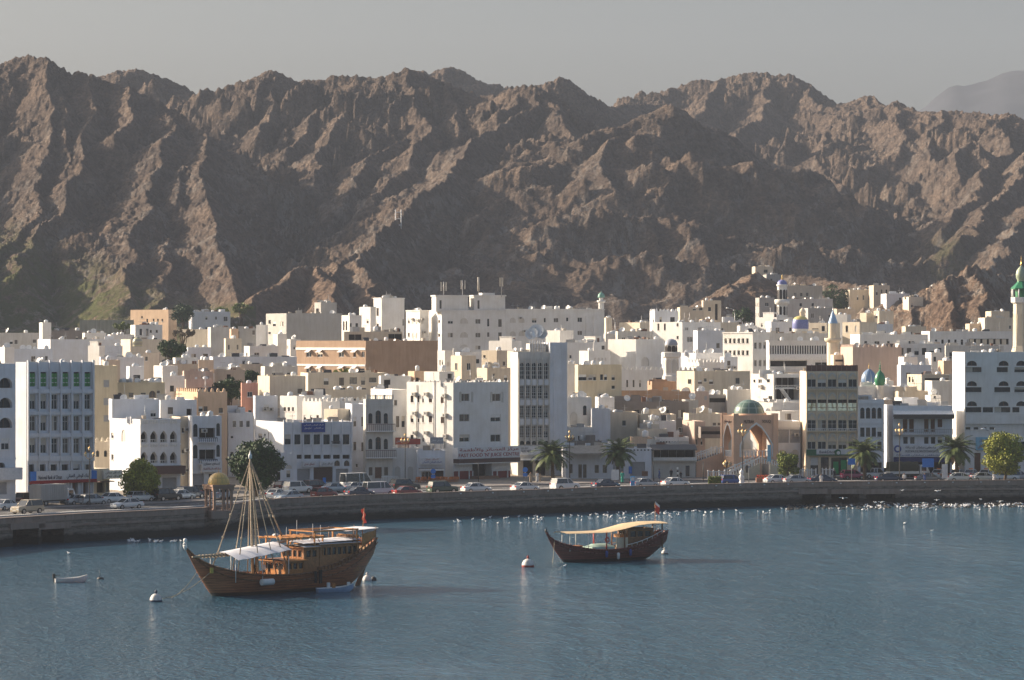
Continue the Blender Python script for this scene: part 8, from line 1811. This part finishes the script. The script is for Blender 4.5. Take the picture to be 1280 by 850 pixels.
b = MB(); b.tube((12.7, .2, 2.6), (12.7, .2, 6.6), .04, .03, TEAK, 6); o = b.build("flag_pole", t); b = MB(); rows = [[(12.72 + .16 * i - .02 * j, .2 + .06 * math.sin(i * 1.6 + j), 6.5 - j * .16 - .14 * i) for i in range(5)] for j in range(6)]; b.grid(rows, REDP, True); b.grid([[(p[0] + .02, p[1], p[2] + .3) for p in r] for r in rows[:3]], WPAINT, True); b.build("flag", o)
rope("mooring rope hanging from the smaller dhow's bow to the water", (MS @ Vector((-1.6, -.4, 2.6)), MS @ Vector((-2.6, -1.6, .02))), .3); rope("short rope from the smaller dhow's stern to the stern buoy", (MS @ Vector((13.2, -.6, 2.2)), W(829, 392, None, .4)), .3)
# skiffs, buoys, gulls
def skiff(label, x, y, rz, L, m, hbm=.62, motor=True):
    t = thing("skiff", label, "small boat", (x, y, 0), rz); st = interp_st([(0, hbm * .85, -.15, .42), (L * .35, hbm, -.2, .45), (L * .7, hbm * .8, -.18, .55), (L * .9, hbm * .35, .0, .72), (L, .05, .35, .82)], 16); b = MB(); n = 6; rows = []
    for xx, hb, kz, sz in st: rows.append([(xx, math.copysign(hb * (abs(i) / n) ** .5, i), kz + (sz - kz) * (abs(i) / n) ** 2) for i in range(-n, n + 1)])
    b.grid(rows, m, True); b.poly(rows[0][::-1], m); b.build("hull", t); b = MB(); b.grid([[(p[0], p[1] * .93, p[2] * .97 + .03) for p in r] for r in rows][::-1], WPAINT, True); b.build("inner_hull", t)
    for xx in (L * .3, L * .6): b = MB(); b.box(xx - .12, xx + .12, -hbm * .8, hbm * .8, .28, .33, WPAINT); b.build("seat", t)
    if motor: b = MB(); b.box(-.28, .02, -.17, .17, .45, .95, DARKM); b.box(-.2, -.08, -.06, .06, -.3, .46, DARKM); b.box(.02, .5, -.03, .03, .7, .76, DARKM); b.build("outboard_motor", t)
    return t
p = W(69, 343); skiff("open white skiff with a black outboard motor moored alone", p.x, p.y, math.radians(14), 3.5, mat("skiff_white", (.70, .68, .66), .4)); p = MD @ Vector((11.2, -4.0, 0)); q_ = skiff("small white and blue dinghy tied alongside the big dhow", p.x, p.y, math.radians(20), 3.9, mat("dinghy_blue_white", (.30, .42, .58), .4), .7, False)
b = MB(); b.box(1.0, 1.3, -.3, 0, .3, 1.0, WPAINT); b.box(1.6, 1.9, -.2, .1, .3, .9, TEAK); b.box(3.2, 3.5, -.15, .1, .5, 1.0, WPAINT); b.build("cargo", q_)
def buoy(label, px, pyw, r, top_m, low_m, lug=True):
    Y = depth_for(pyw, 0); t = thing("buoy", label, "buoy", W(px, Y, None, 0)); b = MB(); b.lathe([(.02, -.3), (r * .8, -.2), (r, .05), (r * 1.0, r * .28)], low_m, 18); b.build("base", t); b = MB(); b.lathe([(r * 1.0, r * .28), (r * .95, r * .55), (r * .75, r * .95), (r * .4, r * 1.22), (.03, r * 1.32)], top_m, 18); b.build("float", t)
    if lug: b = MB(); b.lathe([(.09, r * 1.25), (.12, r * 1.45), (.16, r * 1.6), (.04, r * 1.85)], low_m if r > .6 else top_m, 8); b.build("lug", t)
DIRTYW = mat("worn_buoy_white", (.60, .57, .53), .6, 0, .3, .25, 4); BUOYR = mat("buoy_red", (.35, .05, .035), .6)
buoy("white mooring buoy with a dark base ahead of the big dhow's bow", 195, 752, .62, DIRTYW, mat("buoy_navy", (.03, .04, .08), .5)); buoy("white mooring buoy with a red base left of the smaller dhow", 660, 708.5, .72, DIRTYW, BUOYR)
buoy("small white buoy with a black base behind the smaller dhow's stern", 831, 692.5, .42, DIRTYW, DARKM); buoy("white buoy with a reddish cap by the big dhow's rudder", 459, 726, .5, DIRTYW, DIRTYW); buoy("dark low float touching the white buoy at the big dhow's rudder", 467, 725.5, .33, DARKM, DARKM, False)
t = thing("marker_float", "tiny dark float with a thin stick right of the lone skiff", "buoy", W(125.5, 348, None, 0)); b = MB(); b.lathe([(.02, -.1), (.4, 0), (.3, .18), (.02, .22)], DARKM, 10); b.build("float", t); b = MB(); b.tube((-.1, 0, .1), (-.1, 0, 1.0), .025, .02, DARKM, 5); b.build("stick", t)
GUL = mat("gull_white", (.78, .77, .76), .8); b = MB(); b.lathe([(.001, -.18), (.09, -.08), (.11, .02), (.07, .14), (.001, .26)], GUL, 8)
gb_ = MB(); gb_.v = [(v[2], v[0], v[1] + .1) for v in b.v]; gb_.f, gb_.m, gb_.sm, gb_.mats = b.f, b.m, b.sm, b.mats; gb_.lathe([(.001, .15), (.05, .18), (.055, .24), (.001, .29)], GUL, 8, (-.2, 0, 0)); gb_.poly([(-.24, 0, .22), (-.33, 0, .2), (-.24, .015, .21)], CH)
GM = gb_.mesh("seagull"); wb = MB()
for sg in (-1, 1): wb.poly([(-.08, 0, .12), (.08, 0, .12), (.12, sg * .35, .24), (.02, sg * .62, .16), (-.04, sg * .35, .25)], GUL)
WB = wb.mesh("wing"); rs = random.Random(21)
def gull(px, py, fly=False, z=0.0, label=None, group="gulls beside the sea wall"):
    Y = depth_for(py, 0) if not fly else wallY(px) - rs.uniform(2, 20); o = link("seagull", GM, None, W(px, Y, None, 0 if not fly else CAMZ + (CY - py) * Y / F), rs.uniform(0, 6.28)); s_ = rs.uniform(.85, 1.35); o.scale = (s_, s_, s_)
    tag(o, label or ("white gull flying low past the sea wall" if fly else "white gull resting on the water beside the sea wall"), "gull", ("gulls flying by the sea wall" if fly else group))
    if fly: link("wings", WB, o)
for i in range(205):
    px = rs.uniform(1075, 1282) if i % 2 else rs.uniform(655, 1282); base = CY + F * CAMZ / wallY(px); gull(px, base + (abs(rs.gauss(0, 3.2)) + 1.4) + (rs.uniform(0, 7) if px < 1000 else 0))
for i in range(50): px = rs.uniform(560, 900); base = CY + F * CAMZ / wallY(px); gull(px, base + rs.uniform(3, 12))
for i in range(16): gull(rs.uniform(160, 232), rs.uniform(674.5, 677.5) + 1, group="gulls near the culverts", label="white gull floating on the water right of the wall's culvert openings")
for px, py in ((1054, 624), (1094, 629), (1102, 629), (1172, 615), (1171, 626), (1128, 614), (1154, 630), (1250, 628), (1226, 625)): gull(px, py, True)
for px, py, lb in ((86, 692.5, "lone gull floating between the skiff and the culverts"), (1165, 664, "lone gull floating far out from the wall on the right water"), (706, 709, "gull floating under the smaller dhow's bow"), (1131, 655, "lone gull floating below the gull flock"), (1061, 650, "solitary gull on dark water in front of the rocks"), (226, 677, "gull floating ahead of the big dhow's stem head")): gull(px, py, label=lb, group="single gulls")
# dark rocks under the right-hand wall
m, nt, bs = newmat("wet_rock"); bs.inputs['Base Color'].default_value = (.045, .04, .033, 1); bs.inputs['Roughness'].default_value = .8
b = MB(); rs = random.Random(8)
for i in range(650):
    px = rs.uniform(985, 1300); Y = wallY(px) - rs.random() ** 1.6 * 14 - .3; p = W(px, Y, None, rs.uniform(-.12, .06) + .2 * max(0, 1 - (wallY(px) - Y) / 8)); r = rs.uniform(.12, .42); T = Matrix.Translation(p) @ Matrix.Rotation(rs.uniform(0, 6), 4, 'Z') @ Matrix.Rotation(rs.uniform(-.5, .5), 4, 'X')
    b.lathe([(.01, -r * .4), (r * .8, -r * .25), (r, r * .1), (r * .5, r * .4), (.01, r * .5)], m, 6, (0, 0, 0), False); k = len(b.v) - 30; b.v[k:] = [tuple(T @ Vector(v)) for v in b.v[k:]]
o = b.build("rock_rubble"); o["kind"] = "stuff"
